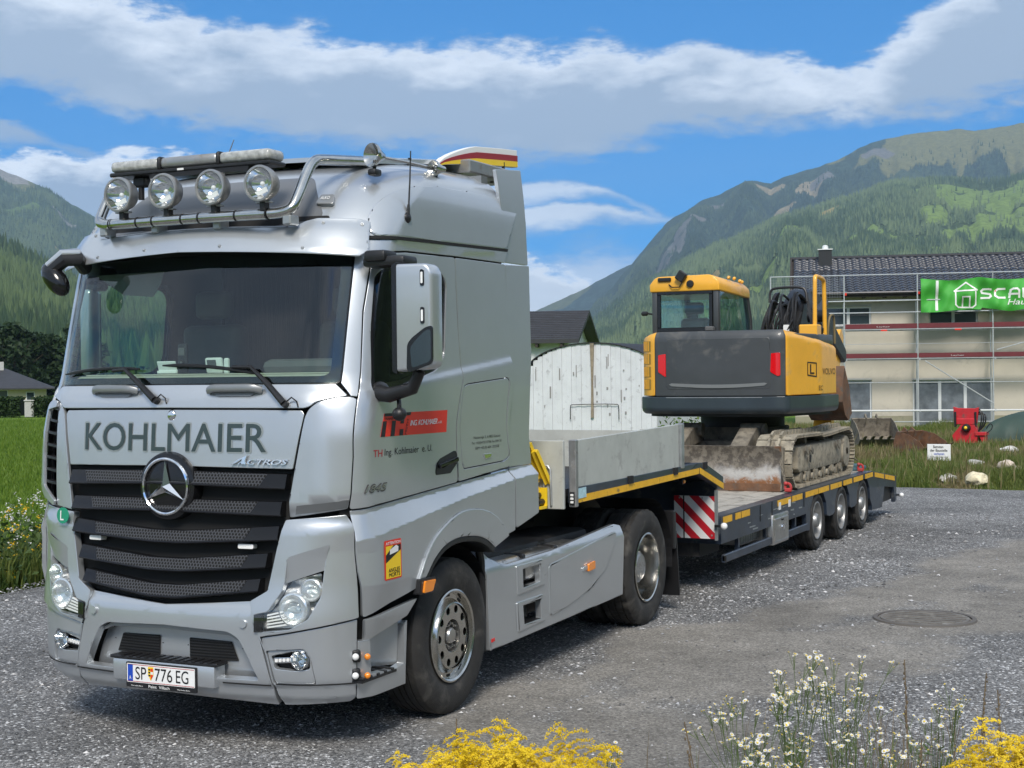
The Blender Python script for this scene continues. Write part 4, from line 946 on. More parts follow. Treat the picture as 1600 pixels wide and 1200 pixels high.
        sheet('red_reflector',[(1.995,.400),(2.04,.402),(2.04,.378),(1.995,.375)],M['redlens'],st,lambda a,b,h,sg=sg:sk(a,b,h+.006),t=.01,r=.002,step=(0,0))
        g=G(); pts=[(1.93,1.06),(1.97,.95),(1.985,.7),(1.97,.32)]
        g.tube([(x-.035,sg*1.19,z) for x,z in pts],.028,8); g.to('wheel_liner',BK,T)
        # mudguards
        n=18
        for (cx_,cz,r,a0,a1,w0,w1) in ((1.44,.53,.585,20,150,.92,1.22),(5.14,.53,.60,-8,150,.62,1.24)):
            if cx_<2: a0,a1=0,165
            P=[]; g=G()
            for i in range(n+1):
                a=R(a0+(a1-a0)*i/n); P.append((cx_+r*math.cos(a),cz+r*math.sin(a)))
            if cx_>3: P=[p for p in P if p[0]>5.2]
            for p,q_ in zip(P[:-1],P[1:]):
                g.quad((p[0],sg*w0,p[1]),(q_[0],sg*w0,q_[1]),(q_[0],sg*w1,q_[1]),(p[0],sg*w1,p[1]))
            g.to('mudguard',BK,T)
        g=G(); g.b2((5.80,min(sg*.66,sg*1.24),.60),(5.86,max(sg*.66,sg*1.24),.96),.01)
        g.box((5.90,sg*.95,.46),(.02,.58,.62),Matrix.Rotation(R(-8),3,'Y')); g.to('mud_flap',BK,T)
    # ---------------- wheels
    def wheel(x,sg,kind,rad=.515,w=.30,rim=.302,yo=1.235,parent=T,seg=96,z=None):
        z=rad if z is None else z
        hw=w/2; yc=yo-hw
        half=[(rim-.012,hw*.70),(rim+.004,hw*.86),(rim+.018,hw*.90),(rim+.05,hw*.99),(rim+(rad-rim)*.45,hw*1.06),(rim+(rad-rim)*.75,hw*1.03),(rad-.03,hw*.95),(rad-.010,hw*.87)]
        if kind=='steer':
            tr=[(rad,hw*.80),(rad,hw*.50),(rad-.012,hw*.49),(rad-.012,hw*.45),(rad,hw*.44),(rad,hw*.17),(rad-.012,hw*.16),(rad-.012,hw*.11),(rad,hw*.10)]
        else:
            tr=[(rad,hw*.80),(rad,hw*.48),(rad-.013,hw*.47),(rad-.013,hw*.40),(rad,hw*.39),(rad,hw*.06),(rad-.013,hw*.05)]
        prof=half+tr; prof=prof+[(r,-a) for r,a in prof[::-1]]
        nh=len(half)
        def dr(i,k):
            r=prof[i][0]
            if kind!='steer' and r>rad-.011:
                return -.012 if (k%4==0) else 0
            if kind=='steer' and r>rad-.002 and abs(prof[i][1])>hw*.7: return -.004 if k%2 else 0
            return 0
        g=G(); g.lathe(prof,'Y',(0,0,0),seg,dr)
        for v in g.bm.verts: v.co=Vector((v.co.x,v.co.y*1.0,v.co.z))
        me=finish(g.bm,True,28,'tyre')
        hub=thing('wheel',None,None) if False else None
        o=link('wheel',me,M['rubber'],parent)
        o.location=(x,sg*yc,z)
        if sg>0: o.rotation_euler=(0,0,math.pi)
        rimparts=[]
        if kind=='steer':
            pr=[(rim+.004,-hw*.80),(rim+.006,-hw*.97),(rim-.004,-hw*1.0),(rim-.016,-hw*.95),(rim-.022,-hw*.72),(rim-.055,-hw*.70),(rim-.072,-hw*.78),(rim-.080,-hw*.98),(rim-.088,-hw*1.0)]
            g=G(); g.lathe(pr,'Y',(0,0,0),60); link('rim',finish(g.bm,True,40,'rim'),M['steel'],o,True)
            R0=rim-.086
            hol=[[(.178*math.cos(a)+.026*math.cos(b),.178*math.sin(a)+.026*math.sin(b)) for b in np.linspace(0,2*math.pi,15)[:-1]] for a in np.linspace(0,2*math.pi,11)[:-1]]
            outc=[(R0*math.cos(a),R0*math.sin(a)) for a in np.linspace(0,2*math.pi,61)[:-1]]
            inn=[(.108*math.cos(a),.108*math.sin(a)) for a in np.linspace(0,2*math.pi,41)[:-1]]
            d=sheet('wheel_disc',outc,M['steel'],None,lambda a,b,h:np.stack([a,-hw*.93-h+.10*(np.hypot(a,b)-.10)*0,b],-1),holes=hol+[inn],t=.018,r=.003,step=(0,0)); d.parent=o
            g=G()
            for a in np.linspace(0,2*math.pi,11)[:-1]:
                ca,sa=math.cos(a+.3),math.sin(a+.3); g.box((.265*ca,-hw*.722,.265*sa),(.045,.006,.016),Matrix.Rotation(-(a+.3+math.pi/2),3,'Y'),.004)
            g.to('rim_slot',M['void'],o,local=True)
            g=G(); g.lathe([(.108,-hw*.90),(.104,-hw*.55),(.055,-hw*.52),(.053,-hw*.86),(.045,-hw*.93),(.001,-hw*.95)],'Y',(0,0,0),36); g.to('hub',M['alu'],o,local=True)
            g=G(); g.lathe([(.22,-hw*.6),(.001,-hw*.6)],'Y',(0,0,0),24); g.to('brake_drum',M['void'],o,local=True)
            bm0=None
            for a in np.linspace(0,2*math.pi,11)[:-1]:
                ca,sa=math.cos(a+.15),math.sin(a+.15)
                if bm0 is None:
                    g=G(); g.cyl((0,-hw*.50,0),(0,-hw*.80,0),.014,.012,6); g.cyl((0,-hw*.80,0),(0,-hw*.90,0),.007,seg=6); bm0=finish(g.bm,False,35,'wheel_nut'); bm0.materials.append(M['alu'])
                n_=link('wheel_nut',bm0,None,o,True); n_.location=(.080*ca,0,.080*sa)
        else:
            dp=1.0 if kind=='drive' else .55
            pr=[(rim+.004,-hw*.78),(rim+.006,-hw*.97),(rim-.004,-hw*1.0),(rim-.014,-hw*.95),(rim-.022,-hw*.6),(rim-.030,hw*(.3-.7*(1-dp))),(rim-.06,hw*(.36-.7*(1-dp))),(.145 if rim>.28 else .10,hw*(.30-.7*(1-dp)))]
            g=G(); g.lathe(pr,'Y',(0,0,0),56); link('rim',finish(g.bm,True,40,'rim'),M['steel'] if kind=='drive' else M['alu_d'],o,True)
            r1=.145 if rim>.28 else .10; e=hw*(.30-.7*(1-dp))
            g=G(); g.lathe([(r1,e),(r1*.97,e-.10),(r1*.75,e-.13),(.001,e-.14)],'Y',(0,0,0),32); g.to('hub',M['alu_d'],o,local=True)
            bm0=None
            for a in np.linspace(0,2*math.pi,11)[:-1]:
                if bm0 is None:
                    g=G(); g.cyl((0,e+.01,0),(0,e-.035,0),.015,.013,6); bm0=finish(g.bm,False,35,'wheel_nut'); bm0.materials.append(M['alu'])
                rr=r1+.028; n_=link('wheel_nut',bm0,None,o,True); n_.location=(rr*math.cos(a),0,rr*math.sin(a))
        return o
    for sg in (-1,1):
        wheel(1.44,sg,'steer',w=.31)
        wheel(5.14,sg,'drive',w=.30,yo=1.225)
        wheel(5.14,sg,'inner',w=.28,yo=.90)
    return T,wheel
TRUCK,wheel_fn=build_truck()
def dash_items():
    g=G(); g.box((.50,.36,2.315),(.012,.15,.085),Matrix.Rotation(R(-18),3,'Y'),.004); g.box((.52,.36,2.285),(.06,.16,.02),None,.004)
    t=g.to('card_holder',M['white']); tag(t,'white folded card standing left on the dashboard behind the windscreen','card')
    T=thing('toll_box','white electronic toll box standing on the dashboard near the middle','toll box',(.50,-.01,2.272))
    g=G(); g.box((.50,-.02,2.325),(.03,.13,.10),Matrix.Rotation(R(-12),3,'Y'),.012,2); g.to('case',M['white'],T)
    g=G(); g.box((.482,-.01,2.335),(.004,.07,.05),Matrix.Rotation(R(-12),3,'Y')); g.to('display',M['greytrim'],T)
    g=G(); g.box((.50,-.115,2.32),(.03,.035,.10),None,.008); g.to('side_button',M['white'],T)
dash_items()
# ================================================================== LOW-LOADER TRAILER
def build_trailer():
    T=thing('low_loader_trailer','dark blue low loader trailer with yellow edge tape and red white warning board','trailer',(9.0,0,0))
    N=M['navy'];Y=M['yellow_tape'];U=M['under']
    side=lambda sg,off=0.0:(lambda a,b,h:np.stack([a,sg*(1.27+off+h),b],-1))
    for sg in (-1,1):
        sheet('gooseneck_beam',rnd([(3.44,1.225,.01),(3.44,1.348,.01),(6.46,1.368,.06),(6.62,1.362,.06),(7.22,1.185,.01),(7.22,1.05,.01),(6.48,1.262,.05)],.01),N,T,side(sg),t=.07,r=.006,step=(.4,0))
        for seg in ([(3.47,1.230),(6.44,1.264),(6.44,1.318),(3.47,1.286)],[(6.47,1.264),(7.215,1.058),(7.215,1.118),(6.47,1.322)]):
            sheet('edge_tape',rnd(seg,.004),Y,T,side(sg,.004),t=.003,r=0,step=(.6,0))
        if sg<0:
            sheet('load_sticker',[(3.46,1.262),(3.62,1.264),(3.62,1.345),(3.46,1.343)],mat('pale_blue_sticker',(.42,.62,.68),.5,var=.2,vscale=40),T,side(sg,.008),t=.002,r=0,step=(0,0))
        for x in (4.6,5.75,6.62):
            g=G(); g.b2((x-.05,min(sg*1.265,sg*1.285),1.30),(x+.05,max(sg*1.265,sg*1.285),1.366)); g.to('lashing_notch',M['void'],T)
        # lower side beam with wheel cut-outs and mudguard flanks
        pl=[(7.16,.50),(7.16,.785),(14.32,.785),(14.45,.775),(16.08,.60),(16.10,.22),(15.98,.20),(15.90,.44),(15.2,.50),(15.0,.20),(14.32,.22)]
        hubs=[11.17,12.47,13.75]
        pts=[(14.30,.30)]
        for h in hubs[::-1]:
            pts+=[(h+.43,.40),(h+.40,.56),(h+.26,.69),(h,.715),(h-.26,.69),(h-.40,.56),(h-.43,.40)]
            if h!=hubs[0]: pts+=[(h-.55,.37),(h-.75,.37)]
        pts+=[(10.72,.29),(10.60,.29),(10.55,.505)]
        sheet('side_beam',pl+pts,N,T,side(sg,-.01),t=.06,r=.004,step=(.5,0))
        segs=[(7.22,7.52),(7.64,7.83),(7.86,8.16),(9.26,9.84),(9.9,10.36),(10.52,11.13),(11.16,11.7),(11.8,12.41),(12.52,13.02),(13.13,13.7),(13.86,14.36)]
        for a,b in segs: sheet('edge_tape',[(a,.705),(b,.705),(b,.772),(a,.772)],Y,T,side(sg,-.004),t=.003,r=0,step=(0,0))
        for a,b in ((14.5,15.15),(15.25,15.95)):
            z=lambda x:.775-(x-14.45)*.107
            sheet('edge_tape',[(a,z(a)-.08),(b,z(b)-.08),(b,z(b)-.012),(a,z(a)-.012)],Y,T,side(sg,-.004),t=.003,r=0,step=(0,0))
        for a in (8.55,9.02,10.43): sheet('tie_slot',[(a,.60),(a+.03,.60),(a+.03,.78),(a,.78)],M['void'],T,side(sg,-.006),t=.002,r=0,step=(0,0))
        for a in (9.30,9.72): sheet('white_tag',[(a,.66),(a+.09,.66),(a+.09,.745),(a,.745)],M['white'],T,side(sg,-.002),t=.004,r=0,step=(0,0))
        rng_=random.Random(3)
        for _ in range(14):
            a=rng_.uniform(7.4,10.3); z=rng_.uniform(.53,.69); w=rng_.uniform(.03,.22)
            sheet('paint_scuff',[(a,z),(a+w,z+rng_.uniform(-.01,.01)),(a+w,z+.012),(a,z+.016)],M['galv'],T,side(sg,-.0075),t=.001,r=0,step=(0,0))
        # underrun rail and its hangers
        g=G(); g.b2((7.25,sg*1.25-.02,.300),(10.60,sg*1.25+.02,.385),.008); g.to('underrun_rail',N,T)
        g=G(); g.b2((7.25,sg*1.262-.02,.318),(7.26,sg*1.262+.02,.37)); g.to('rail_end',M['void'],T)
        for x in (7.9,8.95,10.2):
            g=G(); g.b2((x-.03,sg*1.20-.02,.31),(x+.03,sg*1.20+.02,.60)); g.to('rail_hanger',N,T)
        g=G(); g.b2((8.32,min(sg*.80,sg*1.12),.355),(9.0,max(sg*.80,sg*1.12),.575),.012)
        bx=g.to('ribbed_box',M['alu_d'],T)
        for i in range(9):
            g=G(); x=8.37+.07*i; g.b2((x,sg*1.123-.006,.37),(x+.035,sg*1.123+.006,.56),.004); g.to('rib',M['alu_d'],bx)
        g=G(); g.b2((9.0,min(sg*.85,sg*1.285),.285),(9.65,max(sg*.85,sg*1.285),.625),.012,2); tb=g.to('tool_box',M['alu'],T)
        g=G(); g.b2((9.03,sg*1.288-.006,.32),(9.62,sg*1.288+.006,.585),.01); g.to('tool_box_door',M['alu'],tb)
        g=G(); g.cyl((9.33,sg*1.288,.47),(9.33,sg*1.31,.47),.03,.026,16); g.b2((9.31,sg*1.31-.01,.455),(9.35,sg*1.31+.01,.49)); g.to('lock',M['chrome'],tb)
        g=G(); g.b2((9.30,sg*1.30-.004,.545),(9.38,sg*1.30+.004,.56)); g.to('box_label',M['void'],tb)
        # valves behind the rail
        for x,z in ((9.8,.52),(9.95,.46),(10.1,.53)):
            g=G(); g.cyl((x,sg*1.05,z-.08),(x,sg*1.05,z+.08),.05,.04,10); g.cyl((x-.06,sg*1.1,z),(x+.08,sg*1.1,z),.025,seg=8); g.to('air_valve',M['alu_d'],T)
        for x,z,m in ((6.17,1.205,'amber'),(8.42,.585,'amber')):
            g=G(); g.b2((x-.035,sg*1.19-.02,z-.025),(x+.035,sg*1.19+.02,z+.025),.006); k=g.to('marker_lamp',BKM,T)
            g=G(); g.b2((x-.02,sg*1.21-.012,z-.015),(x+.02,sg*1.21+.012,z+.015),.004); g.to('lens',M[m],k)
        for x,z in ((7.02,.70),(16.12,.30)):
            g=G(); g.b2((x-.02,min(sg*1.24,sg*1.32),z-.012),(x+.02,max(sg*1.24,sg*1.32),z+.012)); k=g.to('position_lamp',BKM,T)
            g=G(); g.sph((x,sg*1.335,z),.036,14); g.to('lens',M['whiteled'],k)
        # rear light block
        g=G(); g.b2((15.3,min(sg*.8,sg*1.20),.24),(15.95,max(sg*.8,sg*1.20),.50),.02); g.to('rear_block',U,T)
        # warning board facing forward
        g=G(); g.b2((7.045,min(sg*.80,sg*1.235),.565),(7.06,max(sg*.80,sg*1.235),.995)); wb=g.to('warning_board',M['chevron'],T)
        g=G(); g.b2((7.035,sg*1.245-.012,.55),(7.075,sg*1.245+.012,1.06)); g.to('board_post',M['galv'],wb)
        g=G(); g.b2((7.040,sg*.905-.006,.565),(7.046,sg*.905+.006,.995)); g.to('board_seam',M['void'],wb)
        for y,z in ((sg*.86,.975),(sg*1.1,.975),(sg*1.2,.60)):
            g=G(); g.cyl((7.046,y,z),(7.04,y,z),.010,seg=8); g.to('bolt',M['galv'],wb)
    # upper deck, neck frame
    g=G(); g.b2((3.32,-1.2,1.285),(6.60,1.2,1.343)); g.to('upper_deck',U,T)
    g=G(); g.prism([(6.60,1.36),(7.22,1.18),(7.22,1.13),(6.60,1.29)],lambda a,b,t:(a,t,b),-1.2,1.2); g.to('neck_slope',M['navy'],T)
    g=G(); g.b2((7.17,-1.2,.5),(7.22,1.2,1.13)); g.to('neck_wall',N,T)
    g=G()
    for y in (-.5,.5): g.b2((3.6,y-.07,1.10),(7.17,y+.07,1.285))
    g.cyl((4.95,0,1.0),(4.95,0,1.285),.05); g.b2((4.2,-.7,1.18),(5.7,.7,1.20))
    g.to('neck_frame',U,T)
    g=G()
    for y in (-.52,.52): g.b2((7.2,y-.08,.34),(15.2,y+.08,.70))
    for x in (7.6,8.6,10.4,14.6): g.b2((x-.05,-1.2,.5),(x+.05,1.2,.68))
    for x in (11.17,12.47,13.75): g.b2((x-.06,-1.0,.30),(x+.06,1.0,.42))
    g.b2((7.25,-1.0,.35),(7.9,1.0,.60)); g.b2((14.3,-1.15,.72),(14.34,1.15,.76)); g.to('main_frame',U,T)
    # deck planks, each one its own piece
    me=None; W_=.1835
    for i in range(13):
        y=-1.105+W_*(i+.02)
        if me is None:
            g=G(); g.b2((0,0,0),(7.05,W_-.012,.038),.005); me=finish(g.bm,True,35,'plank'); me.materials.append(M['wood'])
        o=link('plank',me,None,T); o.location=(7.24,y,.745+.002*((i*7)%3))
    g=G()
    for sg in (-1,1): g.b2((7.2,min(sg*1.12,sg*1.262),.745),(14.35,max(sg*1.12,sg*1.262),.787))
    g.to('deck_edge',N,T)
    g=G(); g.prism([(14.36,.785),(16.08,.605),(16.08,.56),(14.36,.74)],lambda a,b,t:(a,t,b),-1.22,1.22); g.to('tail_slope',mat('tail_deck',(.10,.105,.11),.6,dirt=((.2,.19,.17),.3,4)),T)
    g=G(); g.b2((16.06,-1.24,.24),(16.10,1.24,.56)); g.to('tail_plate',N,T)
    # drop sides of the upper deck
    B=M['panelgrey']
    for sg in (-1,1):
        w=sheet('drop_side',rnd([(3.46,1.350),(5.90,1.350),(5.90,1.760),(3.46,1.720)],.006),B,T,side(sg,-.012),t=.04,r=.004,step=(.5,0))
        for z0,z1,x0,x1 in ((1.352,1.362,3.47,5.89),(1.350,1.352,3.47,5.89)): pass
        g=G(); g.b2((5.92,sg*1.245-.035,1.345),(6.0,sg*1.245+.035,1.768),.006); g.to('corner_post',M['galv'],T)
        g=G(); g.b2((3.395,sg*1.255-.03,1.20),(3.45,sg*1.255+.03,1.728),.006); g.to('corner_post',M['alu_d'],T)
    g=G(); g.b2((3.30,-1.22,1.19),(3.335,1.22,1.725),.004); fw=g.to('front_board',B,T)
    g=G(); g.tube([(3.29,-1.12,1.22),(3.275,-1.12,1.50),(3.275,-1.10,1.53),(3.275,-1.07,1.53),(3.275,-1.06,1.50),(3.29,-1.06,1.22)],.010,6); g.to('rope_hook',M['galv'],fw)
    g=G(); g.prism([(-.98+.06*math.cos(a),1.24+.055*math.sin(a)) for a in np.linspace(0,math.pi,13)]+[(-1.04,1.19),(-.92,1.19)],lambda a,b,t:(3.296+t,a,b),-.004,0); g.to('kingpin_cover',M['navy'],fw)
    g=G(); g.b2((3.385,-1.275,1.215),(3.395,-1.235,1.32),.003); lp=g.to('front_lamp',BKM,fw)
    for z in (1.24,1.268,1.296):
        g=G(); g.b2((3.380,-1.268,z-.009),(3.386,-1.242,z+.009),.002); g.to('lens',M['whiteled'],lp)
    g=G(); g.b2((5.95,-1.22,1.345),(5.985,1.22,1.70)); g.to('rear_board',B,T)
    for x in (11.17,12.47,13.75):
        for sg in (-1,1):
            o=wheel_fn(x,sg,'trailer',rad=.365,w=.245,rim=.232,yo=1.245,parent=T,seg=72)
            g=G(); P=[(x+.43*math.cos(a),.37+.40*math.sin(a)) for a in np.linspace(.15,math.pi-.15,14)]
            for p,q_ in zip(P[:-1],P[1:]): g.quad((p[0],sg*.92,p[1]),(q_[0],sg*.92,q_[1]),(q_[0],sg*1.21,q_[1]),(p[0],sg*1.21,p[1]))
            g.to('mudguard',U,T)
            g=G(); g.b2((x+.46,min(sg*.95,sg*1.22),.13),(x+.475,max(sg*.95,sg*1.22),.50)); g.to('mud_flap',BKM,T)
    return T
BKM=M['black']
TRAILER=build_trailer()
# ------------------------------------------------------------------ loose things on the trailer
def edge_protectors():
    places=[(3.20,-.985,1.42,.0,.30),(3.18,-1.03,1.45,.12,.30),(3.21,-1.075,1.40,.22,.30),(3.20,-1.0,1.30,.05,.26)]
    labs=['yellow folded edge protector leaning innermost against the grey front board','yellow folded edge protector in the middle of the leaning bundle','yellow folded edge protector nearest the corner of the grey board','yellow folded edge protector lowest of the bundle behind the cab']
    me=None
    for i,(x,y,z,a,L) in enumerate(places):
        if me is None:
            g=G(); g.prism([(-.03,0),(-.02,.035),(.0,.018),(.02,.035),(.03,0),(.0,-.012)],lambda a,b,t:(a,b,t),-.16,.16); me=finish(g.bm,True,30,'edge_protector'); me.materials.append(M['yellow_ink'])
        o=bpy.data.objects.new('edge_protector',me); COL.objects.link(o); o.location=(x,y,z+.13); o.rotation_euler=(R(-22)-a,R(10),R(95))
        tag(o,labs[i],'edge protector','yellow edge protectors behind the cab')
    g=G(); g.b2((3.14,-1.10,1.20),(3.26,-.90,1.22)); g.b2((3.25,-1.10,1.20),(3.265,-.90,1.36)); g.to('_',M['yellow_ink']).name='protector_rack'
    o=bpy.data.objects['protector_rack']; tag(o,'yellow steel rack holding rubber chocks at the front board','rack')
    for i,(y,z) in enumerate(((-1.06,1.25),(-1.0,1.25),(-.94,1.25),(-1.03,1.30),(-.97,1.30))):
        g=G(); g.lathe([(.018,-.05),(.026,-.05),(.026,.05),(.018,.05)],'X',(3.20,y,z),12); k=g.to('rubber_roller',M['black'])
        tag(k,['black rubber roller at the truck-side end of the rack bottom row','middle black roller of the rack bottom row','black roller at the inner end of the rack bottom row','outer one of the two black rollers on top in the yellow rack','inner one of the two black rollers on top in the yellow rack'][i],'roller','rollers in the yellow rack')
edge_protectors()
def chain(name,label,pts,hook):
    t=thing(name,label,'chain',hook)
    P=[Vector(p) for p in pts]; L=(P[1]-P[0]).length; n=int(L/.045)
    me=None
    for i in range(n):
        c=P[0].lerp(P[1],(i+.5)/n)
        if me is None:
            g=G(); g.tube([(0,.012*math.cos(a),.030*math.sin(a)) for a in np.linspace(0,2*math.pi,11)],.006,5,False); me=finish(g.bm,True,60,'link'); me.materials.append(M['void'] if False else M['mud'])
        o=link('chain_link',me,None,t); d=(P[1]-P[0]).normalized(); o.location=c
        o.rotation_mode='QUATERNION'; o.rotation_quaternion=d.to_track_quat('Z','Y')@Matrix.Rotation((i%2)*math.pi/2,3,'Z').to_quaternion()
    h=Vector(hook)
    g=G(); g.tube([h+Vector((0,.036*math.cos(a),.06+.05*math.sin(a))) for a in np.linspace(-.5,math.pi+.5,12)],.017,7); g.box(h+Vector((0,0,.03)),(.05,.085,.05),None,.012); g.sph(h+Vector((-.01,.025,.11)),.026,10); g.to('binder_hook',mat('red_binder',(.42,.035,.035),.5,dirt=((.25,.10,.08),.4,20)),t)
chain('tie_down_chain','dark chain with red binder hook at the end of the dozer blade',[(10.24,-1.03,1.17),(10.2,-1.10,.90)],(10.17,-1.14,.79))
chain('tie_down_chain','chain with red binder hook behind the rear end of the crawler track',[(13.9,-1.0,1.08),(14.02,-1.12,.95)],(14.03,-1.16,.79))
g=G()
for i in range(5): g.box((14.55+.05*i,-.95+.04*(i%2),.80+.02*(i%3)),(.30,.12,.05),Matrix.Rotation(R(20*i-30),3,'Z'),.015,2)
k=g.to('strap_bundle',mat('teal_webbing',(.05,.11,.13),.8,var=.3)); tag(k,'teal strap bundle lying on the tail of the trailer deck','strap')
# ================================================================== EXCAVATOR
def build_excavator():
    E=thing('crawler_excavator','yellow and charcoal crawler excavator with a dozer blade loaded on the trailer','excavator',(12.1,0,.79))
    MU=M['mud'];MT=M['mud2'];YE=M['yel'];CG=M['exgrey'];NV=M['exnavy']
    zb=.787
    # ---- tracks
    shoe=None
    for sg in (-1,1):
        yc=sg*.89; wid=.47
        x0,x1,zc,r=10.74,13.50,1.125,.325
        g=G(); g.b2((11.0,yc-.10,.98),(13.3,yc+.10,1.06)); 
        g.prism(rnd([(10.95,1.02),(10.95,1.30),(13.30,1.30),(13.30,1.02),(13.15,.97),(11.05,.97)],.03),lambda a,b,t:(a,t,b),yc-.17,yc+.205); g.bevel(.02,2)
        tf=g.to('track_frame',MT,E)
        # path of the shoes
        path=[]; 
        for a in np.linspace(-90,-270,13): path.append((x0+r*math.cos(R(a)),zc+r*math.sin(R(a))))
        for x in np.linspace(x0,x1,24)[1:-1]: path.append((x,zc+r-.025*math.sin(math.pi*(x-x0)/(x1-x0))**2*(1.5 if x>12 else .5)))
        for a in np.linspace(90,-90,13): path.append((x1+r*math.cos(R(a)),zc+r*math.sin(R(a))))
        for x in np.linspace(x1,x0,24)[1:]: path.append((x,zc-r))
        P=np.array(path); d=np.r_[0,np.cumsum(np.hypot(*np.diff(P,axis=0).T))]; n=46
        for i in range(n):
            u=(i+.5)/n*d[-1]; x=np.interp(u,d,P[:,0]);z=np.interp(u,d,P[:,1]); x2=np.interp(min(u+.05,d[-1]),d,P[:,0])-np.interp(max(u-.05,0),d,P[:,0]); z2=np.interp(min(u+.05,d[-1]),d,P[:,1])-np.interp(max(u-.05,0),d,P[:,1])
            if shoe is None:
                g=G(); g.box((0,0,0),(.150,wid,.018),None,.003)
                for k in (-.055,0,.055): g.box((k,0,-.016),(.016,wid,.030))
                g.box((0,.06,.035),(.13,.03,.06)); g.box((0,-.06,.035),(.13,.03,.06))
                shoe=finish(g.bm,True,35,'track_shoe'); shoe.materials.append(MT)
            o=link('track_shoe',shoe,None,tf); o.location=(x,yc,z); o.rotation_euler=(0,math.atan2(-z2,x2)+math.pi*0,0)
            # grousers outward: local -z must point away from the loop
        for x in np.linspace(11.15,13.1,6):
            g=G(); g.cyl((x,yc-.16,.90),(x,yc+.19,.90),.085,seg=16); g.cyl((x,yc+sg*.19,.90),(x,yc+sg*.215,.90),.045,seg=12); g.to('track_roller',MT,tf)
        for x in (11.6,12.6):
            g=G(); g.cyl((x,yc-.1,1.365),(x,yc+.14,1.365),.055,seg=14); g.b2((x-.03,yc-.03,1.28),(x+.03,yc+.03,1.36)); g.to('carrier_roller',MU,tf)
        g=G(); g.lathe([(.10,-.10),(.22,-.09),(.27,-.05),(.275,0),(.27,.05),(.22,.09),(.10,.10)],'Y',(x0,yc,zc),28); g.to('idler_wheel',MT,tf)
        g=G(); g.lathe([(.05,-.20),(.21,-.19),(.23,-.12),(.23,.12),(.21,.20),(.05,.215)],'Y',(x1,yc,zc),28); g.to('drive_motor',MT,tf)
        g=G(); g.prism(sum([[(x1+.27*math.cos(2*math.pi*(k+q)/15)*f,zc+.27*math.sin(2*math.pi*(k+q)/15)*f) for q,f in ((0,.88),(.3,1.03),(.6,.88))] for k in range(15)],[]),lambda a,b,t:(a,t,b),yc-.03,yc+.03); g.to('sprocket',MU,tf)
        # track guides and mud lumps on the frame
        for x in np.linspace(11.2,13.05,5):
            g=G(); g.prism([(x-.05,.98),(x+.05,.98),(x+.03,.90),(x-.03,.90)],lambda a,b,t:(a,t,b),yc+sg*.19,yc+sg*.215); g.to('roller_guard',MT,tf)
        for x in (11.25,11.5,12.95):
            g=G(); g.box((x,yc+sg*.207,1.24),(.16,.014,.075),Matrix.Rotation(R(25),3,'Y'),.006); g.to('mud_lump',MU,tf)
        g=G(); g.prism([(11.42+.035*math.cos(a),1.13+.05*math.sin(a)) for a in np.linspace(0,2*math.pi,13)[:-1]],lambda a,b,t:(a,t,b),yc+sg*.20,yc+sg*.209); g.to('frame_hole',M['void'],tf)
    # ---- undercarriage centre
    g=G(); g.b2((11.3,-.75,1.05),(13.0,.75,1.36),.05,2); g.cyl((12.1,0,1.30),(12.1,0,1.52),.62,.62,40); g.to('undercarriage',MU,E)
    g=G(); g.cyl((12.1,0,1.52),(12.1,0,1.72),.56,.56,40); g.to('slew_ring',M['under'],E)
    for y in (-.42,.42):
        g=G(); g.prism(rnd([(10.36,1.10),(10.40,1.28),(10.95,1.54),(11.35,1.52),(11.40,1.35),(10.95,1.30)],.04),lambda a,b,t:(a,y+t,b),-.11,.11); g.bevel(.015,1); g.to('blade_arm',M['mud'],E)
        g=G(); g.cyl((11.2,y-.16,1.50),(11.2,y+.16,1.50),.09,seg=18); g.to('blade_pivot',MU,E)
    for y in (-.22,.22):
        g=G(); g.cyl((10.5,y,1.05),(11.3,y,1.25),.05,seg=12); g.to('blade_cylinder',MU,E)
    # ---- dozer blade
    prof=[(10.30,.80),(10.275,.90),(10.30,1.02),(10.34,1.14),(10.345,1.24),(10.31,1.335),(10.335,1.34),(10.385,1.25),(10.385,1.14),(10.35,1.02),(10.33,.90),(10.34,.80)]
    g=G(); g.prism(prof,lambda a,b,t:(a,t,b),-1.02,1.10); g.to('blade',bladem(),E,ang=50)
    g=G(); g.b2((10.27,-1.02,.79),(10.30,1.10,.885)); g.to('cutting_edge',M['rust'],E)
    g=G(); g.prism([(10.26,.80),(10.50,.82),(10.56,1.05),(10.50,1.30),(10.31,1.33),(10.345,1.2),(10.30,1.0)],lambda a,b,t:(a,t,b),-1.035,-1.02); g.to('blade_cheek',MU,E)
    # ---- upper structure
    plan=[(13.1,1.10),(12.3,1.14),(11.6,1.135),(11.25,1.09),(11.02,1.01),(10.88,.91),(10.80,.79),(10.765,.55),(10.75,.2),(10.75,-.2),(10.765,-.55),(10.79,-.86),(10.83,-.96),(11.74,-1.125),(11.86,-1.145),(12.6,-1.165),(13.1,-1.15)]
    PL=np.array(plan); PS=np.r_[0,np.cumsum(np.hypot(*np.diff(PL,axis=0).T))]
    fine=np.linspace(0,PS[-1],400); fx=np.interp(fine,PS,PL[:,0]); fy=np.interp(fine,PS,PL[:,1])
    kk=np.ones(7)/7; fx=np.convolve(np.pad(fx,3,mode='edge'),kk,'valid'); fy=np.convolve(np.pad(fy,3,mode='edge'),kk,'valid')
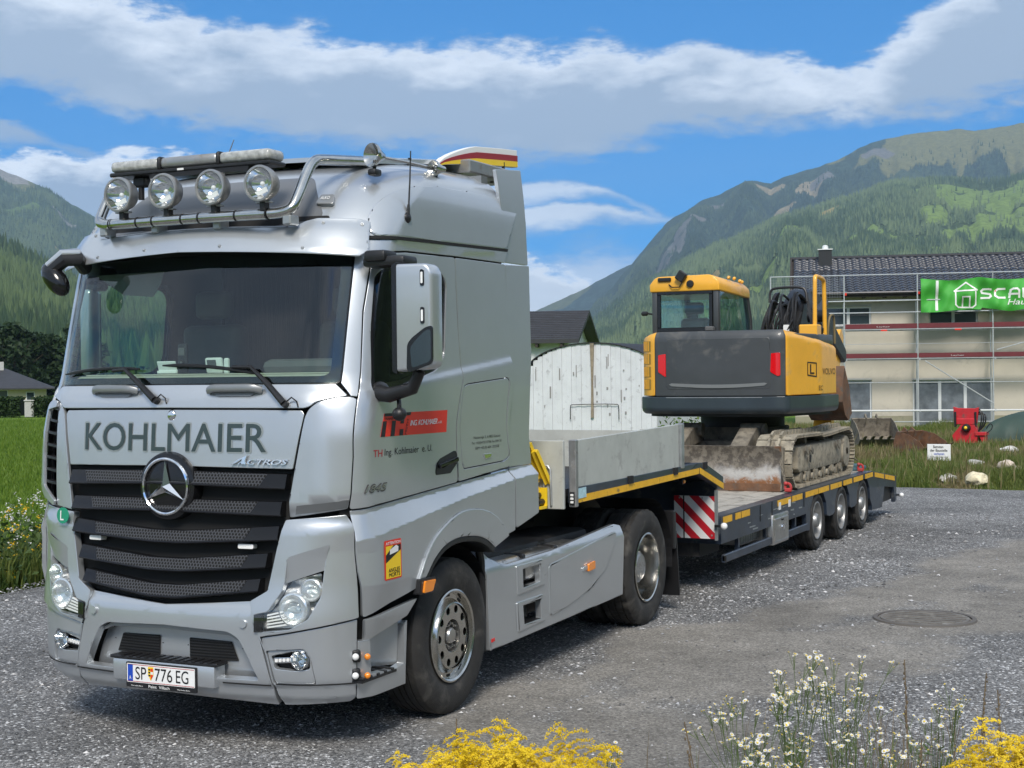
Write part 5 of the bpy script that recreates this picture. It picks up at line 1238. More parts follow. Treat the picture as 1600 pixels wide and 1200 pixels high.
    def cm(d=0.0,df=None):
        def f(a,b,h):
            x=np.interp(a,fine,fx);y=np.interp(a,fine,fy); tx=np.interp(a+.01,fine,fx)-np.interp(a-.01,fine,fx); ty=np.interp(a+.01,fine,fy)-np.interp(a-.01,fine,fy)
            L=np.hypot(tx,ty)+1e-9; nx,ny=ty/L,-tx/L
            # outward: away from the slew centre
            sg=np.sign(nx*(x-12.1)+ny*y); o=(h+d+(df(a,b) if df else 0))*sg
            return np.stack([x+nx*o,y+ny*o,b],-1)
        return f
    S=lambda i:PS[i]
    sy=lambda y:float(np.interp(-y,-fy[120:300],fine[120:300]))       # arc position across the tail
    sL,sR=sy(.775),S(12)-.005
    sEnd=S(15)-.02
    rc=lambda s,z:-.05*np.clip((z-2.66)/.12,0,1)**2
    sheet('lower_skirt',rnd([(0.02,1.715),(S(15)-.01,1.715),(S(15)-.01,1.935),(.02,1.935)],.02),NV,E,cm(.03,lambda s,z:-.04*np.clip((1.78-z)/.06,0,1)**2),t=.06,r=.01,step=(.09,.05))
    sheet('skirt_line',[(sL+.18,1.922),(sR-.30,1.922),(sR-.30,1.930),(sL+.18,1.930)],M['galv'],E,cm(.034),t=.004,r=0,step=(.1,0))
    cw=sheet('counterweight',rnd([(sL,1.945,.01),(sR,1.945,.01),(sR,2.775,.02),(sL,2.775,.02)],.02),CG,E,cm(0,lambda s,z:rc(s,z)-.02*np.clip((np.minimum(s-sL,sR-s)<.17)*1.0,0,1)*0),t=.05,r=.012,step=(.09,.06))
    sheet('tail_panel',rnd([(sL+.17,2.03),(sR-.20,2.03),(sR-.20,2.68),(sL+.17,2.68)],.05),CG,cw,cm(.008),t=.012,r=.01,step=(.1,.1))
    cr=[(sL+.21,2.095)]+[(sL+.21+(sR-sL-.45)*t,2.075-.03*math.sin(math.pi*t)) for t in np.linspace(.03,.97,12)]+[(sR-.24,2.10)]+[(sL+.21+(sR-sL-.45)*t,2.112-.022*math.sin(math.pi*t)) for t in np.linspace(.97,.03,12)]
    sheet('tail_grip',cr,mat('pale_grip',(.16,.17,.17),.4),cw,cm(.018),t=.012,r=.003,step=(.1,0))
    for a,b,fl in ((sL+.055,sL+.165,0),(sR-.20,sR-.075,0)):
        q=rnd([(a,2.245),(b-.035,2.19),(b,2.20),(b,2.485),(a+.012,2.478)],.012)
        if a<sy(0): q=rnd([(a,2.255),(b-.02,2.20),(b,2.19),(b,2.49),(a,2.475)],.012)
        sheet('red_reflector',q,mat('red_tail_reflector',(.62,.004,.008),.12,0,.7),cw,cm(.012),t=.02,r=.004,step=(.1,.1))
    # yellow quarter panels
    rp=[(sR+.012,1.948,.03),(sEnd,1.948,.02),(sEnd,2.60,.03),(S(13)+.02,2.70,.02),(sR+.012,2.775,.03)]
    py=sheet('side_door',rnd(rp,.02),YE,E,cm(0,lambda s,z:-.10*np.clip((z-np.interp(s,[sR,S(13),sEnd],[2.68,2.60,2.52]))/.12,0,1)**2),t=.05,r=.012,step=(.1,.05))
    lp=[(S(4)-.02,1.948,.02),(sL-.012,1.948,.03),(sL-.012,2.775,.03),(S(4)-.02,2.70,.04)]
    pq=sheet('vent_door',rnd(lp,.02),YE,E,cm(0,rc),t=.05,r=.012,step=(.06,.06))
    def grid(): 
        m=mat('vent_mesh',(.30,.19,.03),.6); return m
    vm=grid()
    for j in range(4):
        z0=2.03+.165*j
        vf=sheet('vent',rnd([(S(4)+.015,z0),(sL-.075,z0),(sL-.075,z0+.135),(S(4)+.015,z0+.135)],.01),vm,pq,cm(.004),t=.004,r=0,step=(.06,0))
        for k in range(6):
            s=S(4)+.03+.035*k
            if s<sL-.08: sheet('vent_bar',[(s,z0+.004),(s+.008,z0+.004),(s+.008,z0+.131),(s,z0+.131)],YE,vf,cm(.008),t=.006,r=0,step=(0,0))
    # engine side and roof of the house
    sheet('left_side',rnd([(.05,1.948),(S(4)-.04,1.948),(S(4)-.04,2.68),(.05,2.60)],.02),YE,E,cm(0),t=.04,step=(.15,0))
    g=G(); top=[(x,y) for x,y in zip(fx[::8],fy[::8]) if x<12.62 or y>0]
    g.prism([(12.1+(x-12.1)*.97,y*.97) for x,y in top],lambda a,b,t:(a,b,t),2.60,2.735); g.bevel(.02,2,60); g.to('engine_hood',CG,E)
    g=G(); g.prism([(12.1+(x-12.1)*.93,y*.93) for x,y in top],lambda a,b,t:(a,b,t),1.68,1.73); g.to('belly_plate',M['under'],E)
    g=G(); g.b2((12.55,-.95,1.75),(13.1,1.0,2.60),.03); g.to('front_house',CG,E)
    # markings on the yellow door
    d=lambda a,b,h:cm(.004)(a,b,h)
    sx=lambda x:float(np.interp(x,fx[260:],fine[260:]))
    sheet('emblem_frame',rnd([(sx(11.42),2.19),(sx(11.70),2.17),(sx(11.70),2.36),(sx(11.42),2.37)],.01),M['ink'],py,d,holes=[rnd([(sx(11.44),2.205),(sx(11.68),2.187),(sx(11.68),2.345),(sx(11.44),2.355)],.01)],t=.002,r=0,step=(0,0))
    text('emblem_letter','L',(sx(11.50),2.215,sx(11.62),2.335),d,M['ink'],py,bold=.03)
    text('brand_lettering','VOLVO',(sx(11.90),2.205,sx(12.52),2.285),d,mat('brown_print',(.16,.09,.02),.5),py,bold=.02)
    text('door_marking','EC',(sx(11.76),2.0,sx(11.9),2.06),d,mat('brown_print',(.16,.09,.02),.5),py,bold=.01)
    # ---- cab
    X0,X1,Y0,Y1=11.05,12.55,-.01,.90; Z0,Z1=2.74,3.31
    g=G(); g.b2((X0,Y0,2.62),(X1,Y1,Z0+.04),.02); cb=g.to('cab',M['exgrey'],E)
    for (x,y) in ((X0,Y0),(X0,Y1)):
        s=1 if y>.4 else -1
        g=G(); g.b2((X0,y-.075 if s>0 else y,Z0),(X0+.10,y if s>0 else y+.075,Z1+.02),.015,2); g.to('cab_post',M['exgrey'],cb)
    for y in (Y0+.03,Y1-.03):
        g=G(); g.tube([(X1-.02,y,Z0),(X1-.03,y,2.95),(X1-.18,y,3.28),(X1-.22,y,3.36)],.045,8); g.to('cab_post',M['exgrey'],cb)
    g=G(); g.b2((X0-.012,Y0+.075,2.78),(X0+.03,Y1-.075,2.835),.006); g.b2((X0-.012,Y0+.075,3.265),(X0+.03,Y1-.075,3.31),.006)
    g.b2((X0-.012,Y0+.075,2.835),(X0+.03,Y0+.125,3.265),.006); g.b2((X0-.012,Y1-.125,2.835),(X0+.03,Y1-.075,3.265),.006); g.to('rear_window_frame',M['gloss'],cb)
    g=G(); g.b2((X0+.0,Y0+.12,2.83),(X0+.008,Y1-.12,3.27)); g.to('rear_window',M['glass_ex'],cb)
    for y in (Y0+.006,Y1-.010):
        g=G(); g.prism([(X0+.10,2.78),(X1-.05,2.78),(X1-.06,2.95),(X1-.21,3.30),(X0+.10,3.31)],lambda a,b,t:(a,y+t,b),0,.006); g.to('side_window',M['glass_ex'],cb)
    g=G(); g.prism([(X1-.02,2.78),(X1-.03,2.95),(X1-.19,3.30),(X1-.185,3.30),(X1-.02,2.96),(X1-.012,2.78)],lambda a,b,t:(a,t,b),Y0+.06,Y1-.06); g.to('front_window',M['glass_ex'],cb)
    g=G(); g.b2((X0+.02,Y0+.02,3.30),(X1-.2,Y1-.02,3.34)); g.to('headliner',M['greytrim'],cb)
    g=G(); g.prism(rnd([(Y0-.02,3.305),(Y1+.02,3.305),(Y1+.025,3.40),(Y1-.06,3.505,.08),(Y0+.08,3.515,.06),(Y0-.02,3.42,.05)],.02),lambda a,b,t:(t,a,b-.10*max(0,(t-11.9))),X0-.02,X1-.15); g.bevel(.015,2,40); g.to('cab_roof',YE,cb,ang=50)
    g=G(); g.b2((11.45,.26,2.74),(11.62,.66,2.97),.06,3); g.b2((11.44,.33,3.02),(11.54,.60,3.18),.05,3); g.b2((11.48,.42,2.95),(11.52,.50,3.04)); g.b2((11.45,.22,2.68),(11.95,.70,2.80),.04,2); g.to('operator_seat',M['exgrey'],cb)
    g=G(); g.b2((X0-.05,.62,3.44),(X0+.10,.80,3.49),.01); g.box((X0-.06,.47,3.50),(.07,.12,.13),Matrix.Rotation(R(35),3,'X'),.012); g.tube([(X0-.03,.65,3.40),(X0-.05,.6,3.36),(X0-.05,.5,3.36),(X0-.05,.46,3.42)],.008,5); g.to('work_lamp',M['black'],cb)
    g=G(); g.lathe([(.001,-.03),(.045,-.026),(.05,0)],'X',(X0-.02,.36,3.40),18,); g.to('roof_plug',M['black'],cb)
    g=G(); g.b2((X0-.12,.03,2.775),(X0-.02,.14,2.84),.015); g.to('rear_camera',M['greytrim'],cb)
    g=G(); g.tube([(X0+.05,Y1,3.02),(X0+.03,Y1+.06,3.03)],.012,6); g.box((X0,Y1+.10,3.03),(.05,.10,.06),None,.02); g.to('cab_mirror',M['black'],cb)
    for x in (11.6,11.85,12.1,12.2):
        g=G(); g.sph((x,.02,3.50-.1*max(0,x-11.9)),.025,8); g.to('roof_stud',YE,cb)
    # ---- handrail and tank on the front right corner
    g=G(); g.tube(smooth2([(11.86,-1.06,2.68),(11.88,-1.06,3.46),(11.92,-1.06,3.50),(12.32,-1.06,3.48),(12.38,-1.06,3.43),(12.40,-1.06,2.70)]),.028,10); g.to('handrail',YE,E)
    g=G(); g.b2((11.80,-1.10,2.60),(12.05,-.86,2.86),.015); g.to('rail_bracket',YE,E)
    g=G(); g.tube(smooth2([(12.45,-1.08,2.62),(12.45,-1.10,2.95),(12.55,-1.12,3.02),(12.68,-1.12,2.98),(12.70,-1.12,2.62)]),.016,8); g.to('handrail',mat('olive_rail',(.17,.13,.06),.5),E)
    g=G(); g.sph((12.3,-1.0,2.80),.07,12); g.b2((12.2,-1.04,2.62),(12.4,-.94,2.76),.02); g.to('filler_neck',M['black'],E)
    # ---- boom, arm, bucket, hoses
    cy=-.50
    bp=rnd([(12.55,2.30),(12.55,2.75),(12.95,3.25),(13.35,3.42),(13.9,3.34),(15.3,2.55),(15.25,2.35),(13.7,2.98),(13.35,3.0),(13.05,2.55),(12.95,2.25)],.12)
    g=G(); g.prism(bp,lambda a,b,t:(a,cy+t*(1.0 if b<2.6 else .8),b),-.19,.19); g.bevel(.02,1,60); bo=g.to('boom',M['black'],E)
    for sg in (-1,1):
        g=G(); g.prism(rnd([(12.52,2.35),(12.60,3.0),(12.78,3.33),(12.92,3.36),(12.95,3.0),(12.85,2.35)],.05),lambda a,b,t:(a,cy+t+sg*(.46-.25*min(1,max(0,(b-2.5)/.85))),b),-.022,.022); g.to('boom_plate',M['black'],bo)
    g=G(); g.tube(smooth2([(12.6,cy+.25,3.2),(12.62,cy+.25,3.36),(12.62,cy+.18,3.40),(12.62,cy-.18,3.40),(12.62,cy-.25,3.36),(12.6,cy-.27,3.2)]),.018,8); g.to('hose_guard',M['black'],bo)
    hr=random.Random(5)
    for i in range(11):
        y=cy-.17+.034*i; a=hr.uniform(-.04,.04); b=hr.uniform(-.06,.06); zt=3.28+hr.uniform(-.10,.07)
        g=G(); g.tube(smooth2([(12.40+.03*(i%3),y+a*2,2.62),(12.38,y+a,2.92),(12.46+.04*(i%2),y+b*.6,zt-.12),(12.60,y+b,zt),(12.80,y+b,zt-.02),(13.0,y,zt-.12)]),.017,7); g.to('hose',M['hose'],bo)
    for i in range(5):
        y=cy-.24+.09*i; g=G(); g.tube(smooth2([(12.42,y,3.05-.05*(i%2)),(12.36,y+.05,2.88),(12.36,y+.10,2.78),(12.42,y+.13,2.95),(12.5,y+.1,3.1)]),.014,6); g.to('hose',M['hose'],bo)
    g=G(); g.b2((12.36,cy-.11,2.72),(12.42,cy+.02,2.90),.01); vb=g.to('valve_block',M['black'],bo)
    g=G(); g.b2((12.352,cy-.085,2.80),(12.359,cy-.005,2.88)); g.to('data_plate',M['white'],vb)
    g=G(); g.cyl((12.45,cy-.30,2.55),(12.75,cy-.36,3.06),.030,seg=14); g.to('cylinder_rod',M['chrome'],bo)
    g=G(); g.cyl((12.7,cy-.50,3.0),(12.7,cy-.26,3.0),.085,seg=18); g.cyl((12.72,cy-.36,3.04),(13.3,cy-.34,3.2),.06,seg=14); g.to('lift_cylinder',M['black'],bo)
    g=G(); g.prism(rnd([(15.35,2.75),(15.15,2.45),(14.75,1.65),(14.60,1.35),(14.45,1.40),(14.75,2.2),(15.0,2.75),(15.2,2.9)],.05),lambda a,b,t:(a,cy+t,b),-.13,.13); g.to('arm',YE,E)
    bk=[(14.15,2.32),(14.02,2.05),(14.02,1.80),(14.15,1.62),(14.38,1.52),(14.60,1.62),(14.57,1.66),(14.38,1.57),(14.18,1.66),(14.06,1.82),(14.06,2.05),(14.19,2.31)]
    g=G(); g.prism(bk,lambda a,b,t:(a,t,b),-.90,-.38); bu=g.to('bucket',M['rust'],E)
    for y in (-.915,-.38):
        g=G(); g.prism([(14.15,2.32),(14.02,2.05),(14.02,1.80),(14.15,1.62),(14.38,1.52),(14.60,1.62),(14.45,2.0)],lambda a,b,t:(a,y+t,b),0,.015); g.to('bucket_cheek',M['rust'],bu)
    return E
def smooth2(p,it=2):
    p=[Vector(q) for q in p]
    for _ in range(it):
        o=[p[0]]
        for a,b in zip(p[:-1],p[1:]): o+=[a*.75+b*.25,a*.25+b*.75]
        p=o+[p[-1]]
    return p
def bladem():
    m=mat('dozer_blade_steel',(.20,.18,.15),.6,.25,var=.35,vscale=5,bump=.5,bscale=30); nt=m.node_tree; x=NX(nt); b=nt.nodes['Principled BSDF']
    g=x.n('ShaderNodeNewGeometry'); s=x.n('ShaderNodeSeparateXYZ'); x.l(g.outputs['Position'],s.inputs[0])
    n=x.noise(g.outputs['Position'],4.0,6,.65,.4); n2=x.noise(g.outputs['Position'],13.0,5,.65,.3)
    z=x.m('ADD',s.outputs[2],x.m('MULTIPLY',x.m('SUBTRACT',n,.5),.30))
    c=x.mix(x.ss(n2,.40,.62),(.085,.072,.058),(.20,.175,.14))
    pol=x.m('MULTIPLY',x.ss(z,1.10,1.00),x.ss(s.outputs[1],.1,-.45))
    c=x.mix(x.m('MULTIPLY',pol,.8),c,(.48,.465,.44)); ru=x.m('MULTIPLY',x.ss(z,.98,.90),x.ss(n2,.35,.5))
    c=x.mix(x.m('MAXIMUM',ru,x.m('MULTIPLY',x.ss(n,.60,.70),.7)),c,(.25,.11,.045)); x.l(c,b.inputs['Base Color']); return m
EXC=build_excavator()
# ================================================================== SETTING
def vnoise(x,y,seed=0):
    r=np.random.default_rng(seed); T=r.random((256,256)); xi=np.floor(x).astype(int);yi=np.floor(y).astype(int);fx=x-xi;fy=y-yi
    fx=fx*fx*(3-2*fx);fy=fy*fy*(3-2*fy); g=lambda a,b:T[a%256,b%256]
    return (g(xi,yi)*(1-fx)+g(xi+1,yi)*fx)*(1-fy)+(g(xi,yi+1)*(1-fx)+g(xi+1,yi+1)*fx)*fy
def fbm(x,y,o=5,seed=0,gain=.5):
    s=0;a=1;n=0
    for k in range(o): s=s+a*vnoise(x*2**k,y*2**k,seed+k);n+=a;a*=gain
    return s/n
def npmesh(name,V,F,mat,smooth=False,attrs=None,kind=None,cols=None):
    """big mesh from arrays; F (n,3) or (n,4)"""
    me=bpy.data.meshes.new(name); V=np.asarray(V,np.float32);F=np.asarray(F,np.int32); k=F.shape[1]
    me.vertices.add(len(V)); me.vertices.foreach_set('co',V.ravel()); me.loops.add(F.size); me.loops.foreach_set('vertex_index',F.ravel())
    me.polygons.add(len(F)); me.polygons.foreach_set('loop_start',np.arange(0,F.size,k,dtype=np.int32)); me.polygons.foreach_set('loop_total',np.full(len(F),k,np.int32))
    me.polygons.foreach_set('use_smooth',np.full(len(F),smooth)); me.update(calc_edges=True)
    for nm,a in (attrs or {}).items(): q=me.attributes.new(nm,'FLOAT','POINT'); q.data.foreach_set('value',np.asarray(a,np.float32))
    if cols is not None:
        q=me.attributes.new('tint','FLOAT_COLOR','POINT'); c=np.ones((len(V),4),np.float32); c[:,:3]=cols; q.data.foreach_set('color',c.ravel())
    me.materials.append(mat); o=bpy.data.objects.new(name,me); COL.objects.link(o)
    if kind: o['kind']=kind
    return o
def tintmat(name,rough=.8,var=.0,vs=3.0,spec=.3,transl=0.0):
    m=mat(name,(.5,.5,.5),rough,spec=spec); x=NX(m.node_tree); b=m.node_tree.nodes['Principled BSDF']
    a=x.n('ShaderNodeAttribute'); a.attribute_name='tint'; c=a.outputs['Color']
    if var:
        n=x.noise(x.n('ShaderNodeNewGeometry').outputs['Position'],vs,4,.6); k=x.n('ShaderNodeHueSaturation'); x.l(x.mr(n,.3,.7,1-var,1+var),k.inputs['Value']); x.l(c,k.inputs['Color']); c=k.outputs[0]
    x.l(c,b.inputs['Base Color'])
    if transl:
        t=x.n('ShaderNodeBsdfTranslucent'); x.l(c,t.inputs[0]); ms=x.n('ShaderNodeMixShader'); ms.inputs[0].default_value=transl
        o=m.node_tree.nodes['Material Output']; x.l(b.outputs[0],ms.inputs[1]); x.l(t.outputs[0],ms.inputs[2]); x.l(ms.outputs[0],o.inputs[0])
    return m
# ---- yard: compacted gravel with smoother wheel tracks
TRK=[[(16,-6.6),(11,-5.2),(8,-4.3),(5.9,-3.4),(4.2,-2.5),(2.2,-2.2),(.4,-2.4),(-2,-3.0),(-6,-5)],[(14,-3.9),(9.6,-3.3),(7.2,-2.9),(5.0,-2.0),(3.0,-1.6),(1.2,-1.5)],[(16,-9),(9,-6),(6.2,-5.2)]]
def trackw(X,Y):
    D=np.full(X.shape,9.0)
    for k,pl in enumerate(TRK):
        for (x0,y0),(x1,y1) in zip(pl[:-1],pl[1:]):
            dx,dy=x1-x0,y1-y0; t=np.clip(((X-x0)*dx+(Y-y0)*dy)/(dx*dx+dy*dy),0,1)
            D=np.minimum(D,np.hypot(X-x0-t*dx,Y-y0-t*dy)/(.95,.55,.7)[k])
    n=fbm(X*.9+3,Y*.9+7,4,3)
    return np.clip(1.25-D*.8+(n-.5)*1.6,0,1)
def yardz(X,Y): return (fbm(X*.5,Y*.5,4,11)-.5)*.035-.028*0
def inyard(X,Y):
    n=fbm(X*.6,Y*.6,3,21)-.5
    far=22.1+n*1.3-np.clip(-(Y+1.5),0,3)*.05; lef=5.95+n*.9+np.clip(X-6,0,30)*.02
    return (X<far)&(Y<lef)&(X>-16)&(Y>-18)
def yard():
    xs=np.arange(-16,24,.16); ys=np.arange(-18,7.4,.16); X,Y=np.meshgrid(xs,ys,indexing='ij')
    Z=yardz(X,Y); ins=inyard(X,Y); Z=Z-.07*np.clip((X-21.2)/1.2,0,1)-.06*np.clip((Y-5.3)/1.0,0,1)
    V=np.stack([X,Y,Z],-1).reshape(-1,3); nx,ny=X.shape; idx=np.arange(nx*ny).reshape(nx,ny)
    F=np.stack([idx[:-1,:-1],idx[1:,:-1],idx[1:,1:],idx[:-1,1:]],-1).reshape(-1,4)
    m=mat('compacted_gravel',(.15,.15,.15),.92,spec=.25); nt=m.node_tree; x=NX(nt); b=nt.nodes['Principled BSDF']
    P=x.n('ShaderNodeNewGeometry').outputs['Position']; a=x.n('ShaderNodeAttribute'); a.attribute_name='track'; tr=a.outputs['Fac']
    def vor(sc):
        k=x.n('ShaderNodeTexVoronoi'); k.inputs['Scale'].default_value=sc; x.l(P,k.inputs['Vector']); return k
    v1=vor(62.0);v2=vor(150.0)
    s1=x.n('ShaderNodeSeparateColor'); x.l(v1.outputs['Color'],s1.inputs[0]); s2=x.n('ShaderNodeSeparateColor'); x.l(v2.outputs['Color'],s2.inputs[0])
    big=x.noise(P,.55,5,.6); mid=x.noise(P,3.0,5,.65); fine=x.noise(P,420.0,2,.6)
    g=x.m('ADD',x.m('MULTIPLY',s1.outputs[0],.55),x.m('MULTIPLY',s2.outputs[0],.45))
    g=x.m('POWER',g,1.6)
    grav=x.mix(g,(.042,.042,.043),(.385,.38,.37))
    grav=x.mix(x.m('MULTIPLY',x.m('GREATER_THAN',s1.outputs[1],.955),.8),grav,(.75,.75,.74))
    soil=x.mix(x.m('ADD',x.m('MULTIPLY',x.m('POWER',s1.outputs[2],1.5),.55),x.m('MULTIPLY',s2.outputs[1],.45)),(.088,.082,.072),(.36,.335,.295))
    f=x.ss(x.m('ADD',tr,x.m('MULTIPLY',x.m('SUBTRACT',mid,.5),.9)),.25,.85)
    c=x.mix(x.m('MULTIPLY',f,.90),grav,soil)
    k=x.n('ShaderNodeHueSaturation'); x.l(x.mr(x.m('ADD',big,x.m('MULTIPLY',x.m('SUBTRACT',mid,.5),.5)),.32,.68,.72,1.30),k.inputs['Value']); x.l(c,k.inputs['Color']); x.l(k.outputs[0],b.inputs['Base Color'])
    h=x.m('ADD',x.m('MULTIPLY',x.m('SUBTRACT',1.0,v1.outputs['Distance']),x.m('SUBTRACT',1.2,f)),x.m('MULTIPLY',fine,.4))
    bp=x.n('ShaderNodeBump'); bp.inputs['Strength'].default_value=.75; bp.inputs['Distance'].default_value=.012; x.l(h,bp.inputs['Height']); x.l(bp.outputs[0],b.inputs['Normal'])
    keep=ins.ravel()[F].all(1)
    o=npmesh('yard',V,F[keep],m,True,{'track':trackw(X,Y).ravel()},'structure')
yard()
def gravel():
    """loose stones lying on the yard, nearer ones singly shaped"""
    n=260000; r=np.random.default_rng(4)
    # sample in bearing / distance so that the visible ground is covered evenly
    d=5.2*np.exp(r.random(n)*math.log(24/5.2)); a=YAW+np.radians(r.uniform(-23,23,n)); X=CAM.x+d*np.cos(a);Y=CAM.y+d*np.sin(a)
    tw=trackw(X,Y); nb=fbm(X*1.3,Y*1.3,4,31); nb2=fbm(X*.45,Y*.45,3,37)
    keep=inyard(X,Y)&(r.random(n)<np.clip((1.0-tw*1.15)*(.06+1.6*np.clip((nb-.38)*3,0,1)*np.clip((nb2-.30)*3,.1,1)),.05,1)*.40)
    X,Y,d=X[keep],Y[keep],d[keep]; n=len(X)
    s=(.0035+.0105*r.random(n)**3)*np.clip(d/9,.8,2.0)*(1+.5*(r.random(n)>.985))
    oc=np.array([(1,0,0),(0,1,0),(-1,0,0),(0,-1,0),(0,0,.75),(0,0,-.4)]); F0=np.array([(0,1,4),(1,2,4),(2,3,4),(3,0,4),(1,0,5),(2,1,5),(3,2,5),(0,3,5)])
    th=r.random(n)*6.28; sx=s*r.uniform(.8,1.5,n); sy=s*r.uniform(.6,1.1,n); sz=s*r.uniform(.5,1.0,n)
    J=oc[None]+r.uniform(-.3,.3,(n,6,3)); lx=J[...,0]*sx[:,None];ly=J[...,1]*sy[:,None];lz=J[...,2]*sz[:,None]
    c,s_=np.cos(th)[:,None],np.sin(th)[:,None]
    V=np.stack([X[:,None]+c*lx-s_*ly,Y[:,None]+s_*lx+c*ly,yardz(X,Y)[:,None]+lz+.25*sz[:,None]],-1).reshape(-1,3)
    F=(F0[None]+6*np.arange(n)[:,None,None]).reshape(-1,3)
    g=.09+.42*r.random(n)**1.7; w=r.random(n); g=np.where(w>.965,.62,g); col=np.stack([g*(1+.05*(w-.5)),g,g*(1-.06*(w-.5)+.01)],-1)
    print('stones',n)
    npmesh('gravel',V,F,tintmat('gravel_stones',.85),False,kind='stuff',cols=np.repeat(col,6,0))
gravel()
# ---- the meadow floor out to the horizon
def grassmat():
    m=mat('meadow_grass',(.08,.15,.02),.9,spec=.2); nt=m.node_tree; x=NX(nt); b=nt.nodes['Principled BSDF']; P=x.n('ShaderNodeNewGeometry').outputs['Position']
    n=x.noise(P,.35,6,.65); f=x.noise(P,9.0,5,.7); l=x.noise(P,.02,4,.6)
    c=x.mix(x.ss(n,.35,.65),(.085,.165,.012),(.150,.225,.026)); c=x.mix(x.m('MULTIPLY',x.ss(f,.45,.62),.5),c,(.055,.12,.010)); c=x.mix(x.m('MULTIPLY',x.ss(l,.5,.6),.5),c,(.15,.19,.045)); x.l(c,b.inputs['Base Color'])
    bp=x.n('ShaderNodeBump'); bp.inputs['Strength'].default_value=.8; bp.inputs['Distance'].default_value=.08; x.l(f,bp.inputs['Height']); x.l(bp.outputs[0],b.inputs['Normal']); return m
M['grass']=grassmat()
rr=np.concatenate([[0.0],np.geomspace(4,12000,40)]); aa=np.linspace(0,2*math.pi,73)[:-1]
V=[(0,0,-.09)]+[(r*math.cos(a),r*math.sin(a),-.09-max(0,r-6000)*.004) for r in rr[1:] for a in aa]
F=[]
for i in range(len(rr)-2):
    for k in range(72): F.append((1+i*72+k,1+i*72+(k+1)%72,1+(i+1)*72+(k+1)%72,1+(i+1)*72+k))
V.append((0,0,-.09)); F+= [(0,1+k,1+(k+1)%72,0) for k in range(0)]
bm=bmesh.new(); vs=[bm.verts.new(v) for v in V[:-1]]
for f in F: bm.faces.new([vs[i] for i in f])
for k in range(72): bm.faces.new((vs[0],vs[1+k],vs[1+(k+1)%72]))
link('ground',finish(bm,True,80,'ground'),M['grass'])['kind']='structure'
# ---- mountains
def hillmat(name,forest,meadow,alp,rock,dry=(.30,.24,.12),tx=1.0):
    m=mat(name,(.1,.1,.1),.95,spec=.1); nt=m.node_tree; x=NX(nt); b=nt.nodes['Principled BSDF']; P=x.n('ShaderNodeNewGeometry').outputs['Position']
    A=lambda k:(lambda a:(setattr(a,'attribute_name',k),a.outputs['Fac'])[1])(x.n('ShaderNodeAttribute'))
    n=x.noise(P,.012*tx,7,.68); n2=x.noise(P,.06*tx,5,.7); n3=x.noise(P,.004*tx,4,.6)
    c=x.mix(x.ss(n2,.38,.62),tuple(k*.55 for k in forest),tuple(k*1.35 for k in forest))
    j=x.m('MULTIPLY',x.m('SUBTRACT',n,.5),1.3)
    def lay(c,key,col,lo=.35,hi=.6):
        f=x.ss(x.m('ADD',A(key),j),lo,hi); col2=x.mix(x.ss(n2,.35,.65),tuple(k*.75 for k in col),tuple(k*1.2 for k in col)); return x.mix(f,c,col2)
    c=lay(c,'alpine',alp); c=lay(c,'meadow',meadow,.42,.52); c=lay(c,'dry',dry,.42,.52); c=lay(c,'rock',rock,.45,.62)
    x.l(c,b.inputs['Base Color'])
    bp=x.n('ShaderNodeBump'); bp.inputs['Strength'].default_value=.9; bp.inputs['Distance'].default_value=7.0; x.l(n2,bp.inputs['Height']); x.l(bp.outputs[0],b.inputs['Normal']); return m
